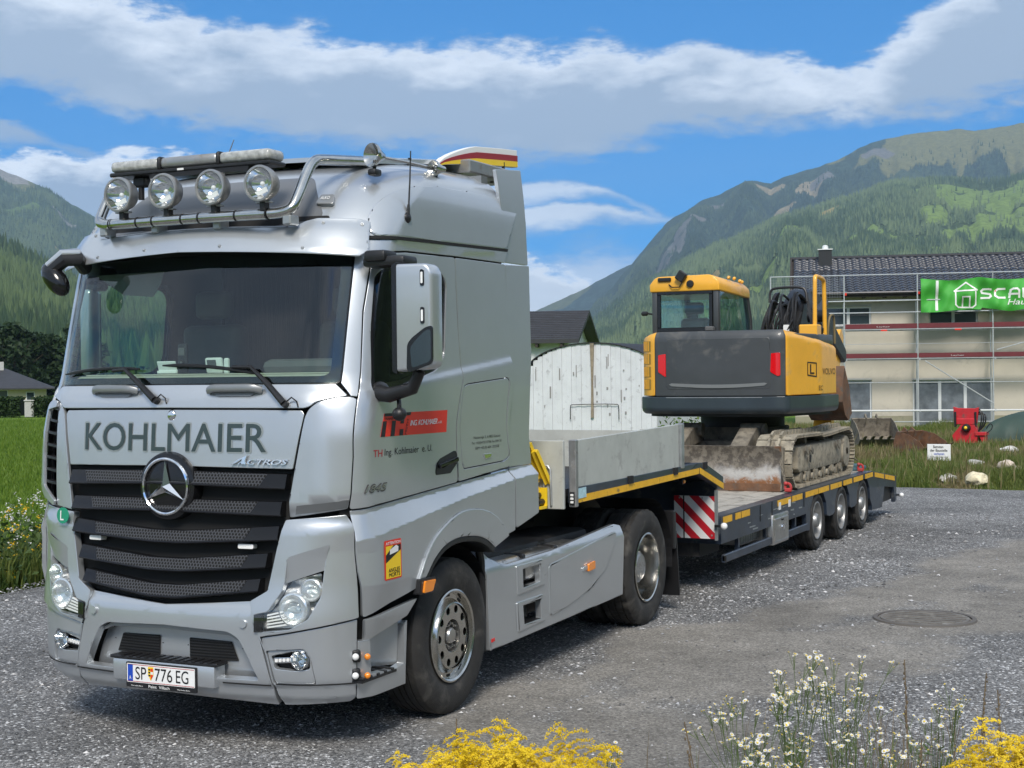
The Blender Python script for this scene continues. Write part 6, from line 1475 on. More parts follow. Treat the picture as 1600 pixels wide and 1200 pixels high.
def mountain(name,label,ridge,px,k,m,amp,nu,nv,patches,zb=0.0,gully=.12,pw=1.15,trees=None,seed=1,tree_label='forest'):
    ridge=np.array(ridge,float); px=np.array(px,float); u=np.linspace(px[0],px[-1],nu)
    Rg=np.stack([np.interp(u,px,ridge[:,i]) for i in range(3)],-1)
    t=np.concatenate([np.linspace(0,1,nv),[1.04,1.08,1.14,1.22]])
    B=np.array([CAM.x,CAM.y])+(Rg[:,:2]-np.array([CAM.x,CAM.y]))*k
    XY=B[:,None]+(Rg[:,None,:2]-B[:,None])*t[None,:,None]
    tt=np.minimum(t,1.0)[None]; Z=zb+(Rg[:,2:3]-zb)*np.where(t[None]<=1,tt**pw,1-(t[None]-1)*1.2)
    L=np.median(Rg[:,2]); sc=1/ (L*1.1)
    env=np.clip(tt*3,0,1)*np.clip((1.04-tt)*3.5,.10,1)
    q=fbm(XY[...,0]*sc,XY[...,1]*sc,6,seed)-.5
    gl=np.abs(fbm(np.repeat(u[:,None],len(t),1)*.012+q*.5,np.repeat(tt,nu,0)*1.0,4,seed+9)-.5)
    Z=Z+(q*2*amp+ (gl-.12)*gully*L*2)*env + (fbm(XY[...,0]*sc*9,XY[...,1]*sc*9,4,seed+4)-.5)*amp*.22*np.clip(tt*4,0,1)
    V=np.concatenate([XY,Z[...,None]],-1); n1=len(t); idx=np.arange(nu*n1).reshape(nu,n1)
    F=np.stack([idx[:-1,:-1],idx[1:,:-1],idx[1:,1:],idx[:-1,1:]],-1).reshape(-1,4)
    U=np.repeat(u[:,None],n1,1); TT=np.repeat(t[None],nu,0); jit=fbm(U*.03,TT*9,4,seed+2)-.5; jit2=fbm(U*.03+50,TT*9+20,4,seed+3)-.5
    att={q_:np.zeros((nu,n1)) for q_ in ('meadow','alpine','rock','dry')}
    for key,cx,ct,rx,rt,s in patches:
        d=np.hypot((U+jit*rx*1.6-cx)/rx,(TT+jit2*rt*1.6-ct)/rt); att[key]=np.maximum(att[key],s*np.clip((1.15-d)/.35,0,1))
    npmesh(name,V.reshape(-1,3),F,m,True,{a:b.ravel() for a,b in att.items()},'structure')
    if trees:
        n,h0,h1,lo,hi,cA,cB,tlim=trees; r=np.random.default_rng(seed)
        iu=r.uniform(lo,hi,n); it=tlim[0]+(tlim[1]-tlim[0])*r.random(n)**.9
        ui=np.clip((iu-u[0])/(u[-1]-u[0])*(nu-1),0,nu-1.001); ti=np.clip(it*(nv-1),0,nv-1.001); a=ui.astype(int);b=ti.astype(int);fa=(ui-a)[:,None];fb=(ti-b)[:,None]
        P=(V[a,b]*(1-fa)+V[a+1,b]*fa)*(1-fb)+(V[a,b+1]*(1-fa)+V[a+1,b+1]*fa)*fb
        clear=np.maximum.reduce([att[q_][a,b] for q_ in att]); nz=fbm(P[:,0]*.012,P[:,1]*.012,4,seed+6)
        keep=(r.random(n)<np.where(clear>.3,.02,np.clip((nz-.34)*6,.06,1))); P=P[keep]; n=len(P)
        h=(h0+(h1-h0)*r.random(n)); w=h*r.uniform(.13,.21,n); conif(tree_label,P,h,w,r,cA,cB,seed)
def conif(name,P,h,w,r,cA,cB,seed):
    n=len(P); k=5; ang=np.linspace(0,2*math.pi,k+1)[:-1]; Vs=[];Fs=[];vo=0
    per=[]
    for z0,z1,f in ((.04,.60,1.0),(.36,1.0,.66)):
        per+= [(math.cos(a)*f,math.sin(a)*f,z0) for a in ang]+[(0,0,z1)]
    per=np.array(per); F0=np.array([(i,(i+1)%k,k) for i in range(k)]+[(k+1+i,k+1+(i+1)%k,2*k+1) for i in range(k)])
    J=per[None]*np.array([1,1,1.0])+np.concatenate([r.uniform(-.22,.22,(n,len(per),2)),r.uniform(-.05,.05,(n,len(per),1))],-1)
    V=np.stack([P[:,0:1]+J[...,0]*w[:,None],P[:,1:2]+J[...,1]*w[:,None],P[:,2:3]-.5+J[...,2]*h[:,None]],-1).reshape(-1,3)
    F=(F0[None]+len(per)*np.arange(n)[:,None,None]).reshape(-1,3)
    q=np.clip((fbm(P[:,0]*.005,P[:,1]*.005,5,seed+8)-.5)*3.2+.45+r.uniform(-.6,.6,n),0,1)[:,None]; col=np.array(cA)*(1-q)+np.array(cB)*q
    npmesh(name,V,F,tintmat(name+'_needles',.9,spec=.15),False,kind='stuff',cols=np.repeat(col,len(per),0))
FO=(.030,.052,.030)
hmA=hillmat('far_slope',(.030,.050,.040),(.10,.14,.05),(.10,.11,.05),(.22,.21,.20),tx=.6)
hmB=hillmat('alpine_slope',(.034,.056,.036),(.12,.17,.045),(.155,.150,.055),(.15,.145,.135),dry=(.25,.21,.13))
hmC=hillmat('forest_slope',(.055,.085,.036),(.165,.235,.065),(.12,.14,.05),(.17,.16,.13),dry=(.30,.25,.10),tx=1.5)
hmD=hillmat('left_slope',(.050,.080,.040),(.10,.15,.045),(.13,.135,.06),(.25,.24,.22))
A_=[(7929,4259,186),(8067,3975,320),(8162,3780,388),(8222,3656,453),(8274,3549,499),(8343,3407,576),(8404,3283,645),(8464,3159,702),(8549,2983,720),(8785,2489,760)]
A_=[(CAM.x+(x-CAM.x)*.66,CAM.y+(y-CAM.y)*.66,CAM.z+(z-CAM.z)*.66) for x,y,z in A_]
mountain('far_mountain','',A_,[700,780,835,870,900,940,975,1010,1060,1200],.72,hmA,60,90,60,[('alpine',870,.98,60,.10,.7)],seed=3)
B_=[(4496,2168,-10),(4534,2089,57),(4592,1970,176),(4651,1851,310),(4690,1772,413),(4729,1693,515),(4786,1574,592),(4844,1456,634),(4929,1279,675),(4977,1181,709),(5016,1102,761),(5073,984,801),(5121,885,821),(5159,807,827),(5206,709,813),(5263,590,844),(5358,394,887),(5500,100,860),(5600,-500,780)]
Bp=[800,840,900,960,1000,1040,1100,1160,1250,1300,1340,1400,1450,1490,1540,1600,1700,1850,2200]
mountain('alpine_mountain','',B_,Bp,.5,hmB,70,330,150,
  [('alpine',1470,1.0,120,.16,1),('alpine',1640,.98,130,.20,1),('alpine',1400,.90,70,.06,.8),('alpine',1560,.86,90,.06,.7),('rock',1120,.90,22,.025,1),('rock',1285,.87,26,.045,.9),('dry',1270,.86,30,.05,1),('dry',1195,.93,35,.02,.9),('rock',1052,.70,26,.08,.62),('rock',1085,.80,14,.02,1),('rock',1370,.93,26,.03,.9),('rock',1020,.62,14,.05,.7),('dry',1225,.80,20,.02,.6)],
  gully=.24,trees=(42000,10,18,830,1650,(.034,.058,.040),(.080,.112,.060),(.30,.90)),seed=5,tree_label='alpine_forest')
C_=[(2723,1239,15),(2741,1204,54),(2761,1162,102),(2787,1109,141),(2810,1061,177),(2845,990,222),(2885,907,269),(2925,825,305),(2960,754,330),(3000,671,355),(3040,588,387),(3085,494,389),(3131,400,385),(3182,294,403),(3268,117,414),(3400,-300,420)]
Cp=[850,880,915,960,1000,1060,1130,1200,1260,1330,1400,1480,1560,1650,1800,2150]
mountain('wooded_mountain','',C_,Cp,.30,hmC,32,330,150,
  [('dry',1250,.955,26,.03,1),('dry',1300,.895,18,.03,1),('dry',1315,.965,26,.015,1),('meadow',1530,.80,95,.085,1),('meadow',1620,.80,60,.12,1),('meadow',1460,.66,28,.05,1),('meadow',1550,.58,70,.05,1),('meadow',1400,.56,40,.03,1),('meadow',1480,.45,45,.03,.9),('meadow',1230,.68,24,.018,1),('meadow',1180,.42,28,.02,.9),('meadow',1480,.90,60,.03,1),('meadow',1340,.60,30,.03,1),('dry',1210,.80,18,.02,.9),('meadow',1120,.35,40,.02,.8),('dry',1115,.66,10,.06,.9),('rock',1110,.60,12,.04,.6),('dry',1065,.70,18,.04,.8),('meadow',1600,.66,60,.05,1)],
  gully=.15,trees=(62000,8,15,855,1700,(.052,.088,.050),(.150,.200,.098),(.03,1.0)),seed=8,tree_label='slope_forest')
D_=[(3155,3803,526),(3242,3625,681),(3319,3466,699),(3370,3360,647),(3403,3289,614),(3445,3201,562),(3494,3099,502),(3555,2972,440),(3622,2832,440),(3706,2656,420),(3860,2300,380),(3957,2127,230),(4030,1990,70),(4068,1897,-5)]
mountain('left_mountain','',D_,[-250,-150,-60,0,40,90,148,220,300,400,600,700,775,830],.5,hmD,50,150,110,
  [('rock',10,.97,50,.04,.8),('alpine',20,.97,70,.06,.8),('alpine',-60,.97,60,.1,.8),('meadow',40,.72,26,.03,.8),('rock',100,.80,26,.02,.6),('dry',110,.6,24,.02,.6)],gully=.2,
  trees=(22000,10,18,-40,480,(.042,.072,.040),(.110,.150,.070),(.25,.95)),seed=12,tree_label='left_forest')
E_=[(1061,1234,177),(1095,1164,166),(1118,1117,144),(1129,1093,128),(1140,1070,112),(1154,1040,94),(1174,999,84),(1202,941,76),(1270,760,62),(1314,705,30),(1330,650,-2)]
mountain('near_slope','',E_,[-200,-80,0,40,80,130,200,300,560,700,790],.30,hmC,10,110,90,
  [('dry',35,.80,18,.05,.6),('meadow',70,.66,20,.05,.7),('dry',60,.92,30,.03,.6)],gully=.05,
  trees=(15000,10,19,-60,520,(.034,.062,.028),(.095,.138,.055),(.02,1.02)),seed=15,tree_label='near_forest')
Sx=[(math.cos(R(a))*d,math.sin(R(a))*d,h) for a,d,h in ((196,1900,330),(215,1700,420),(235,1500,360),(255,1350,430),(275,1300,400),(295,1400,470),(315,1600,420),(330,1900,500),(338,2100,460))]
mountain('valley_side','',[(CAM.x+x,CAM.y+y,z) for x,y,z in Sx],[0,60,120,180,240,300,360,420,460],.35,hmC,40,120,60,[('meadow',150,.4,40,.1,.8),('meadow',330,.5,40,.1,.8)],gully=.15,seed=23)
# ---- haze: the valley air
def haze():
    g=G(); g.b2((-2600,-2500,-75.0),(6900,4300,1000.0)); m=bpy.data.materials.new('valley_air'); m.use_nodes=True; x=NX(m.node_tree); m.node_tree.nodes.clear()
    v=x.n('ShaderNodeVolumePrincipled'); v.inputs['Color'].default_value=(.55,.78,1.0,1); v.inputs['Density'].default_value=HAZE; v.inputs['Anisotropy'].default_value=.2
    o=x.n('ShaderNodeOutputMaterial'); x.l(v.outputs[0],o.inputs['Volume']); k=g.to('haze',m); k['kind']='stuff'
HAZE=0.00011
haze()
# ================================================================== BUILDINGS AND THINGS BEYOND THE YARD
M['plaster']=mat('raw_plaster',(.53,.49,.41),.9,var=.07,vscale=.9,bump=.15,bscale=25,dirt=((.36,.335,.28),.22,.8))
M['plaster2']=mat('base_render',(.30,.285,.20),.9,var=.12,vscale=1.2,dirt=((.20,.20,.14),.3,2))
M['tile']=mat('dark_roof_tile',(.020,.022,.030),.28,spec=.6,var=.25,vscale=3)
M['frame']=mat('white_window_frame',(.66,.68,.68),.4)
M['pane']=mat('window_pane',(.035,.05,.06),.05,0,.0,.8)
M['film']=mat('protective_film',(.16,.18,.20),.25,var=.35,vscale=2.5)
M['toe']=mat('red_toe_board',(.13,.016,.022),.6,var=.15,vscale=3)
M['whitewall']=mat('white_wall',(.66,.67,.68),.85,var=.04)
M['dwood']=mat('dark_timber',(.035,.026,.02),.7,var=.3)
M['conc']=mat('pale_concrete',(.42,.42,.40),.9,var=.1)
def local_obj(g,name,m,parent,**k): return g.to(name,m,parent,local=True,**k)
def house_site():
    rz=R(-75.5); B=thing('house_under_construction','beige plastered house with black tiled roof standing behind scaffolding','house',(51.9,9.83,0),rz)
    U1=17.0; dz=9.0
    # facade with openings
    wins=[(1.25,3.05,4.08,4.86),(5.30,7.20,4.08,4.80),(10.6,12.4,4.08,4.86),(2.05,3.05,-.25,1.88),(4.65,7.75,-.25,1.86),(10.2,12.2,-.25,1.86)]
    outer=[(0,-.4),(U1,-.4),(U1,5.45),(0,5.45)]
    us=sorted({0,U1}|{w[0] for w in wins}|{w[1] for w in wins})
    g=G(); zs=sorted({.0})
    # wall built as strips round the openings
    def boxf(u0,u1,z0,z1,d0=0.0,d1=.32):
        if u1-u0>1e-3 and z1-z0>1e-3: g.b2((u0,d0,z0),(u1,d1,z1))
    lowW=[w for w in wins if w[2]<1]; upW=[w for w in wins if w[2]>3]
    def band(ws,z0,z1):
        u=0
        for w in sorted(ws):
            boxf(u,w[0],z0,z1); boxf(w[0],w[1],z0,max(z0,w[2])); boxf(w[0],w[1],w[3],z1); u=w[1]
        boxf(u,U1,z0,z1)
    band(lowW,-.4,2.75); band(upW,2.75,5.45)
    local_obj(g,'wall',M['plaster'],B,smooth=False)
    u=0
    for w in sorted(lowW)+[(U1,U1)]:
        g=G(); g.b2((u,-.012,-.4),(w[0],0,.42)); local_obj(g,'base_render',M['plaster2'],B,smooth=False); u=w[1]
    g=G(); g.b2((0,.32,-.4),(.3,dz,5.45)); g.b2((U1-.3,.32,-.4),(U1,dz,5.45)); g.b2((.3,dz-.3,-.4),(U1-.3,dz,5.45)); local_obj(g,'wall',M['plaster'],B,smooth=False)
    g=G(); g.prism([(0.1,5.45),(dz-.1,5.45),(dz/2,7.0)],lambda a,b,t:(t,a,b),0.02,.3); local_obj(g,'gable',M['plaster'],B,smooth=False)
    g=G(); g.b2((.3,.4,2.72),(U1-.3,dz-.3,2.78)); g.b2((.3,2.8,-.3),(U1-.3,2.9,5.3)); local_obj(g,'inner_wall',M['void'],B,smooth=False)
    g=G(); g.b2((0,-.004,2.74),(U1,.0,2.79)); local_obj(g,'floor_line',M['plaster2'],B,smooth=False)
    for w in wins:
        n=2 if w[1]-w[0]<2.2 and w[2]>3 else (3 if w[1]-w[0]>2.2 else 1)
        g=G(); a,b,c,d=w; f=.07; y0,y1=.12,.19
        g.b2((a,y0,c),(a+f,y1,d)); g.b2((b-f,y0,c),(b,y1,d)); g.b2((a+f,y0,d-f),(b-f,y1,d)); g.b2((a+f,y0,c),(b-f,y1,c+f))
        wf=local_obj(g,'window',M['frame'],B,smooth=False)
        for i in range(n):
            p0=a+f+(b-a-2*f)*i/n; p1=a+f+(b-a-2*f)*(i+1)/n
            if i: g=G(); g.b2((p0-.06,y0-.01,c+f),(p0+.06,y1,d-f)); local_obj(g,'mullion',M['frame'],wf,smooth=False)
            g=G(); g.b2((p0+(.06 if i else 0),.15,c+f),(p1-(.06 if i<n-1 else 0),.156,d-f)); local_obj(g,'pane',M['film'] if c<1 else M['pane'],wf,smooth=False)
        if c>3: g=G(); g.b2((a-.05,-.05,c-.06),(b+.05,.12,c-.01)); local_obj(g,'sill',M['alu_d'],wf,smooth=False)
        g=G(); g.b2((a-.02,-.006,d),(b+.02,0,d+.07)); local_obj(g,'lintel',M['conc'],wf,smooth=False)
    # window reveals give the wall its depth; roof with separate tile courses
    e0,zr=-.75,7.08; sl=(zr-5.40)/(3.55-e0)
    zroof=lambda v:5.40+(v-e0)*sl
    g=G(); g.prism([(e0,5.33),(3.55,zr-.06),(3.55,zr-.2),(e0,5.20)],lambda a,b,t:(t,a,b),-.12,U1+.2); g.prism([(3.55,zr-.06),(dz+.7,5.2),(dz+.7,5.1),(3.55,zr-.2)],lambda a,b,t:(t,a,b),-.12,U1+.2); rf=local_obj(g,'roof',M['dwood'],B,smooth=False)
    # tiles: rows of rounded pan tiles; the front slope
    rows=15; colsN=int((U1+.3)/.30)
    tw_=.30; ln=(3.55-e0)/rows
    def tile_mesh():
        g=G(); bm=g.bm; P=[(-.15,.0),(-.10,.035),(-.03,.05),(.03,.035),(.08,.0),(.15,-.012)]
        A=[bm.verts.new((x,0,z+.03)) for x,z in P]; Bv=[bm.verts.new((x,ln*1.04,z+ln*sl*1.04)) for x,z in P]; C=[bm.verts.new((x,0,z-.01)) for x,z in P]
        for i in range(5): bm.faces.new((A[i],A[i+1],Bv[i+1],Bv[i])); bm.faces.new((C[i],C[i+1],A[i+1],A[i]))
        return finish(bm,True,50,'roof_tile')
    tm=tile_mesh(); tm.materials.append(M['tile'])
    Vt=np.array([v.co[:] for v in tm.vertices]); Ft=[tuple(p.vertices) for p in tm.polygons]
    # the 300 tiles that show largest are single pieces, the rest one joined part
    spec=[]
    for r in range(rows):
        for c in range(colsN): spec.append((-.02+.15+c*tw_,e0+r*ln,zroof(e0+r*ln)+.0))
    single=[s for s in spec if s[0]<9.2][:300]; rest=[s for s in spec if s not in single]
    for s in single:
        o=link('roof_tile',tm,None,rf,True); o.location=s
    V=np.concatenate([Vt+np.array(s) for s in rest]); F=np.concatenate([np.array(Ft)+len(Vt)*i for i in range(len(rest))])
    o=npmesh('roof_tiles',V,F,M['tile'],True,kind='stuff'); o.parent=rf
    g=G(); g.tube([(-.15,3.55,zr+.02),(U1+.2,3.55,zr+.02)],.09,8); local_obj(g,'ridge',mat('ridge_tile',(.018,.02,.026),.7),rf)
    g=G(); g.b2((-.16,e0,5.30),(-.08,e0+.02,5.36)); g.prism([(e0,5.30),(3.55,zr-.02),(3.55,zr+.10),(e0,5.46)],lambda a,b,t:(t,a,b),-.17,-.10); local_obj(g,'verge_board',M['dwood'],rf,smooth=False)
    g=G(); g.tube([(-.15,e0-.07,5.36),(U1+.2,e0-.07,5.36)],.065,8); local_obj(g,'gutter',mat('dark_gutter',(.03,.03,.035),.4,.3),rf)
    g=G(); g.b2((1.02,2.6,6.5),(1.57,3.2,7.40)); ch=local_obj(g,'chimney',mat('chimney_sheet',(.035,.037,.04),.45,.4),rf,smooth=False)
    g=G(); g.b2((.98,2.55,7.40),(1.61,3.25,7.44)); g.cyl((1.30,2.9,7.44),(1.30,2.9,7.55),.14,.12,14); g.sph((1.30,2.9,7.56),.13,10,(1,1,.5)); local_obj(g,'chimney_cap',M['frame'],ch)
    g=G(); 
    for i in range(int(U1/.8)): g.b2((.3+.8*i,e0+.05,5.18),(.42+.8*i,.0,5.33))
    local_obj(g,'rafter_ends',M['dwood'],rf,smooth=False)
    return B
SITE=house_site()
def scaffold():
    rz=R(-75.5); o0=Vector((51.9,9.83,0)); dn=Vector((-math.sin(rz),math.cos(rz),0)); base=o0-dn*1.2
    S=thing('scaffolding','galvanised steel scaffolding with dark red toe boards in front of the beige house','scaffolding',tuple(base),rz)
    GV=mat('scaffold_tube',(.58,.60,.61),.42,.55,var=.1); bays=[-.92,1.96,4.78,7.62,10.46,13.3]
    for u in bays:
        for v in (0.0,.75):
            if u<0 and v==0: zz=[(4.0,6.06)]
            else: zz=[(-.2,6.06)] if v==0 else [(-.2,5.0)]
            for z0,z1 in zz:
                g=G(); g.tube([(u+.02*0,v,z0),(u,v,z1)],.027,7); local_obj(g,'standard',GV,S)
        if u>0:
            for z in (2.68,3.86):
                g=G(); g.tube([(u,0,z),(u,.75,z)],.024,6); local_obj(g,'transom',GV,S)
    W=[(a,b) for a,b in zip(bays[:-1],bays[1:])]
    for a,b in W:
        for z,r,need in ((6.05,.022,0),(5.02,.026,0),(4.55,.024,0),(3.88,.028,1),(3.30,.010,1),(2.72,.028,1),(1.77,.018,1),(.66,.036,1),(.22,.024,2)):
            if need and a<0: continue
            if need==2 and not a<6: continue
            g=G(); g.tube([(a,-.02,z),(b,-.02,z)],r,6); local_obj(g,'ledger',GV if z!=.66 else M['frame'],S)
        for z,hh in ((3.91,.19),(2.75,.18)):
            if a<0: continue
            g=G(); g.b2((a+.03,-.06,z),(b-.03,-.03,z+hh)); tb=local_obj(g,'toe_board',M['toe'],S,smooth=False)
            g=G(); g.b2((a+.05,.0,z-.09),(b-.05,.30,z-.04)); local_obj(g,'deck_board',M['alu_d'],S,smooth=False)
            if abs(a-1.96)<.1 and z>3 or abs(a-4.78)<.1 and z<3:
                text('board_text','Layher',(a+1.25,z+.035,a+1.75,z+.10),lambda p,q,h:np.stack([p,np.full_like(p,-.063),q],-1),M['white'],tb,bold=.02).matrix_parent_inverse=Matrix()
            if z>3: g=G(); g.b2((a+1.4,-.064,z-.10),(a+1.65,-.05,z-.04)); local_obj(g,'red_clip',M['red_ink'],S,smooth=False)
    for p,q in (((5.05,2.62),(7.6,.94)),((7.75,3.02),(10.4,3.75))):
        g=G(); g.tube([(p[0],-.05,p[1]),(q[0],-.05,q[1])],.024,6); local_obj(g,'brace',GV,S)
    for u in (2.02,4.85,7.7):
        for z in (5.3,4.0,2.7,.66):
            g=G(); g.cyl((u,-.01,z-.05),(u,-.01,z+.05),.042,seg=8); local_obj(g,'coupler',M['red_ink'] if z in (5.3,) else GV,S)
    g=G()
    for z in np.arange(5.1,6.0,.10): 
        g.b2((-.9,-.002,z),(1.96,.002,z+.005))
    for u in np.arange(-.9,1.9,.10): g.b2((u,-.002,5.05),(u+.005,.002,6.03))
    k=local_obj(g,'side_net',mat('net_cord',(.32,.36,.38),.8),S,smooth=False); k['kind']='stuff'
    # banner hung on the scaffold
    bp=base-dn*.10; Bn=thing('banner','green cloth banner with a white house logo hanging on the scaffolding','banner',tuple(bp+Vector((0,0,4.6))),rz)
    us=np.linspace(4.90,11.0,80); zsn=np.linspace(0,1,16)
    topz=lambda u:5.86-.10*np.abs(np.sin((u-4.9)*1.45))-.06*np.clip(u-8,0,3)*.3; botz=lambda u:4.56+.10*np.abs(np.sin((u-4.95)*.95))*(u>7.2)+.05*np.sin(u*2.1)
    def bz(u,t): return botz(u)+(topz(u)-botz(u))*t-4.6
    def bv(u,t): return -.03+.055*np.sin(u*7+t*3.5)+.06*np.sin(u*3.1-t*6)+.04*np.sin(t*9+u*2)+.03*np.sin(u*13-t*7)
    UU,T_=np.meshgrid(us,zsn,indexing='ij'); V=np.stack([UU,bv(UU,T_),bz(UU,T_)],-1).reshape(-1,3); idx=np.arange(80*16).reshape(80,16)
    F=np.stack([idx[:-1,:-1],idx[1:,:-1],idx[1:,1:],idx[:-1,1:]],-1).reshape(-1,4)
    cl=npmesh('cloth',V,F,mat('green_banner_cloth',(.045,.34,.035),.65,var=.05),True); cl.parent=Bn
    def bm_(a,b,h): t=np.clip((b-(botz(a)))/(topz(a)-botz(a)),0,1); return np.stack([a,bv(a,t)-.012-h,b-4.6],-1)
    def stroke(pts,w):
        for (x0,y0),(x1,y1) in zip(pts[:-1],pts[1:]):
            L=math.hypot(x1-x0,y1-y0); nx,ny=-(y1-y0)/L*w/2,(x1-x0)/L*w/2; ex,ey=(x1-x0)/L*w*.35,(y1-y0)/L*w*.35
            o=sheet('print',[(x0-ex+nx,y0-ey+ny),(x0-ex-nx,y0-ey-ny),(x1+ex-nx,y1+ey-ny),(x1+ex+nx,y1+ey+ny)],M['white'],None,bm_,t=0,r=0,step=(.07,.12)); o.parent=cl
    stroke([(6.17,5.33),(6.60,5.66),(7.03,5.36),(6.17,5.33)],.055); stroke([(6.22,5.28),(6.22,4.80),(6.32,4.70),(6.85,4.68),(6.97,4.78),(6.97,5.30)],.055); stroke([(6.48,4.70),(6.48,5.10)],.055);stroke([(6.48,5.10),(6.74,5.10)],.055); stroke([(6.74,5.10),(6.74,4.69)],.055)
    stroke([(5.52,5.72),(5.50,4.62)],.10)
    def letters(s,x,z,w,h,gp):
        Sk={'S':[[(1,.95),(.75,1),(.2,1),(0,.8),(.1,.58),(.9,.42),(1,.2),(.8,0),(0,0)]],'C':[[(1,1),(.3,1),(0,.75),(0,.25),(.3,0),(1,0)]],'A':[[(0,0),(.15,.85),(.4,1),(.8,1),(1,.8),(1,0)],[(0,.4),(1,.4)]],'L':[[(0,1),(0,.1),(.1,0),(1,0)]],'E':[[(1,1),(0,1),(0,0),(1,0)],[(0,.5),(.8,.5)]]}
        for c in s:
            for st in Sk[c]: stroke([(x+a*w,z+b*h) for a,b in st],.075)
            x+=w+gp
    letters('SCALE',7.18,5.04,.36,.34,.16)
    text('print','Hausbau',(8.15,4.76,9.6,4.98),bm_,M['white'],None,bold=.01,shear=.25).parent=cl
    for u in (4.92,6.0,7.6,9.2):
        g=G(); g.tube([(u,-.03,topz(u)-4.62),(u,.08,1.42)],.008,5); local_obj(g,'lashing',M['black'],Bn)
scaffold()
def wagon():
    W=thing('white_wagon','white corrugated wagon end with a black rimmed arched roof and timber prop','wagon',(33.0,10.95,0))
    y0,y1=8.9,13.0; zs=2.46; arch=lambda y:zs+.70*(1-((y-10.95)/2.05)**2)**.62
    # wall boards, each board a piece of its own
    n=26; w=(y1-y0)/n
    for i in range(n):
        a=y0+w*i; b=a+w-.006; m_=(a+b)/2; g=G(); z1=max(2.44,min(arch(np.clip(a,y0+.01,y1-.01)),arch(np.clip(b,y0+.01,y1-.01))))
        d=.02 if i%2 else .0
        g.prism([(a,.5),(a+w*.2,.5),(b-w*.2,.5),(b,.5)][0:1]+[(b,.5),(b,z1),(a,z1)],lambda p,q,t:(33.0-d*.6+t,p,q),0,.03); g.to('board',M['wagonw'],W,smooth=False)
    ys=np.linspace(y0-.04,y1+.04,40); P=[(y,float(arch(np.clip(y,y0+.005,y1-.005))+.02)) for y in ys]
    g=G(); 
    for (a,za),(b,zb) in zip(P[:-1],P[1:]):
        g.quad((32.95,a,za),(32.95,b,zb),(39.5,b,zb),(39.5,a,za)); g.quad((32.95,a,za-.035),(32.95,b,zb-.035),(32.95,b,zb),(32.95,a,za))
    g.to('roof',mat('roof_felt',(.018,.018,.020),.7),W)
    g=G(); g.b2((33.05,y0,.5),(39.4,y0+.05,2.48)); g.b2((33.05,y1-.05,.5),(39.4,y1,2.48)); g.b2((39.35,y0,.5),(39.4,y1,2.5)); g.to('side_wall',M['wagonw'],W,smooth=False)
    g=G(); g.prism([(10.86,.95),(10.94,.95),(10.91,2.0),(10.95,3.15),(10.83,3.15),(10.87,2.0)],lambda a,b,t:(32.92+t,a,b),0,.05); g.to('timber_prop',mat('grey_timber',(.26,.21,.15),.8,var=.25),W)
    g=G(); g.tube(smooth2([(32.93,11.6,.9),(32.93,11.6,1.30),(32.93,11.55,1.34),(32.93,10.1,1.36),(32.93,10.05,1.30),(32.93,10.05,.9)],1),.012,6); g.to('bent_rail',M['void'],W)
    g=G(); g.b2((33.2,9.0,.35),(39.2,12.9,.5)); g.to('chassis',M['under'],W)
    for x in (34.3,38.2):
        for y in (9.2,12.7):
            g=G(); g.lathe([(.05,-.08),(.30,-.09),(.36,-.05),(.36,.05),(.30,.09),(.05,.08)],'Y',(x,y,.28),24); g.to('wheel',M['rubber'],W)
    r=random.Random(2)
    for i in range(22):
        y=r.uniform(y0+.1,y1-.1); z=r.uniform(1.0,2.5); g=G(); h=r.choice([.05,.08,.1,.35]); g.b2((32.975,y,z),(32.98,y+r.uniform(.015,.05),z+h)); g.to('peeled_paint',mat('bare_board',(.25,.24,.24),.9) if i==0 else bpy.data.materials['bare_board'],W,smooth=False)
M['wagonw']=mat('flaking_white_paint',(.62,.63,.66),.6,var=.07,vscale=2,bump=.1,dirt=((.40,.40,.42),.20,5))
wagon()
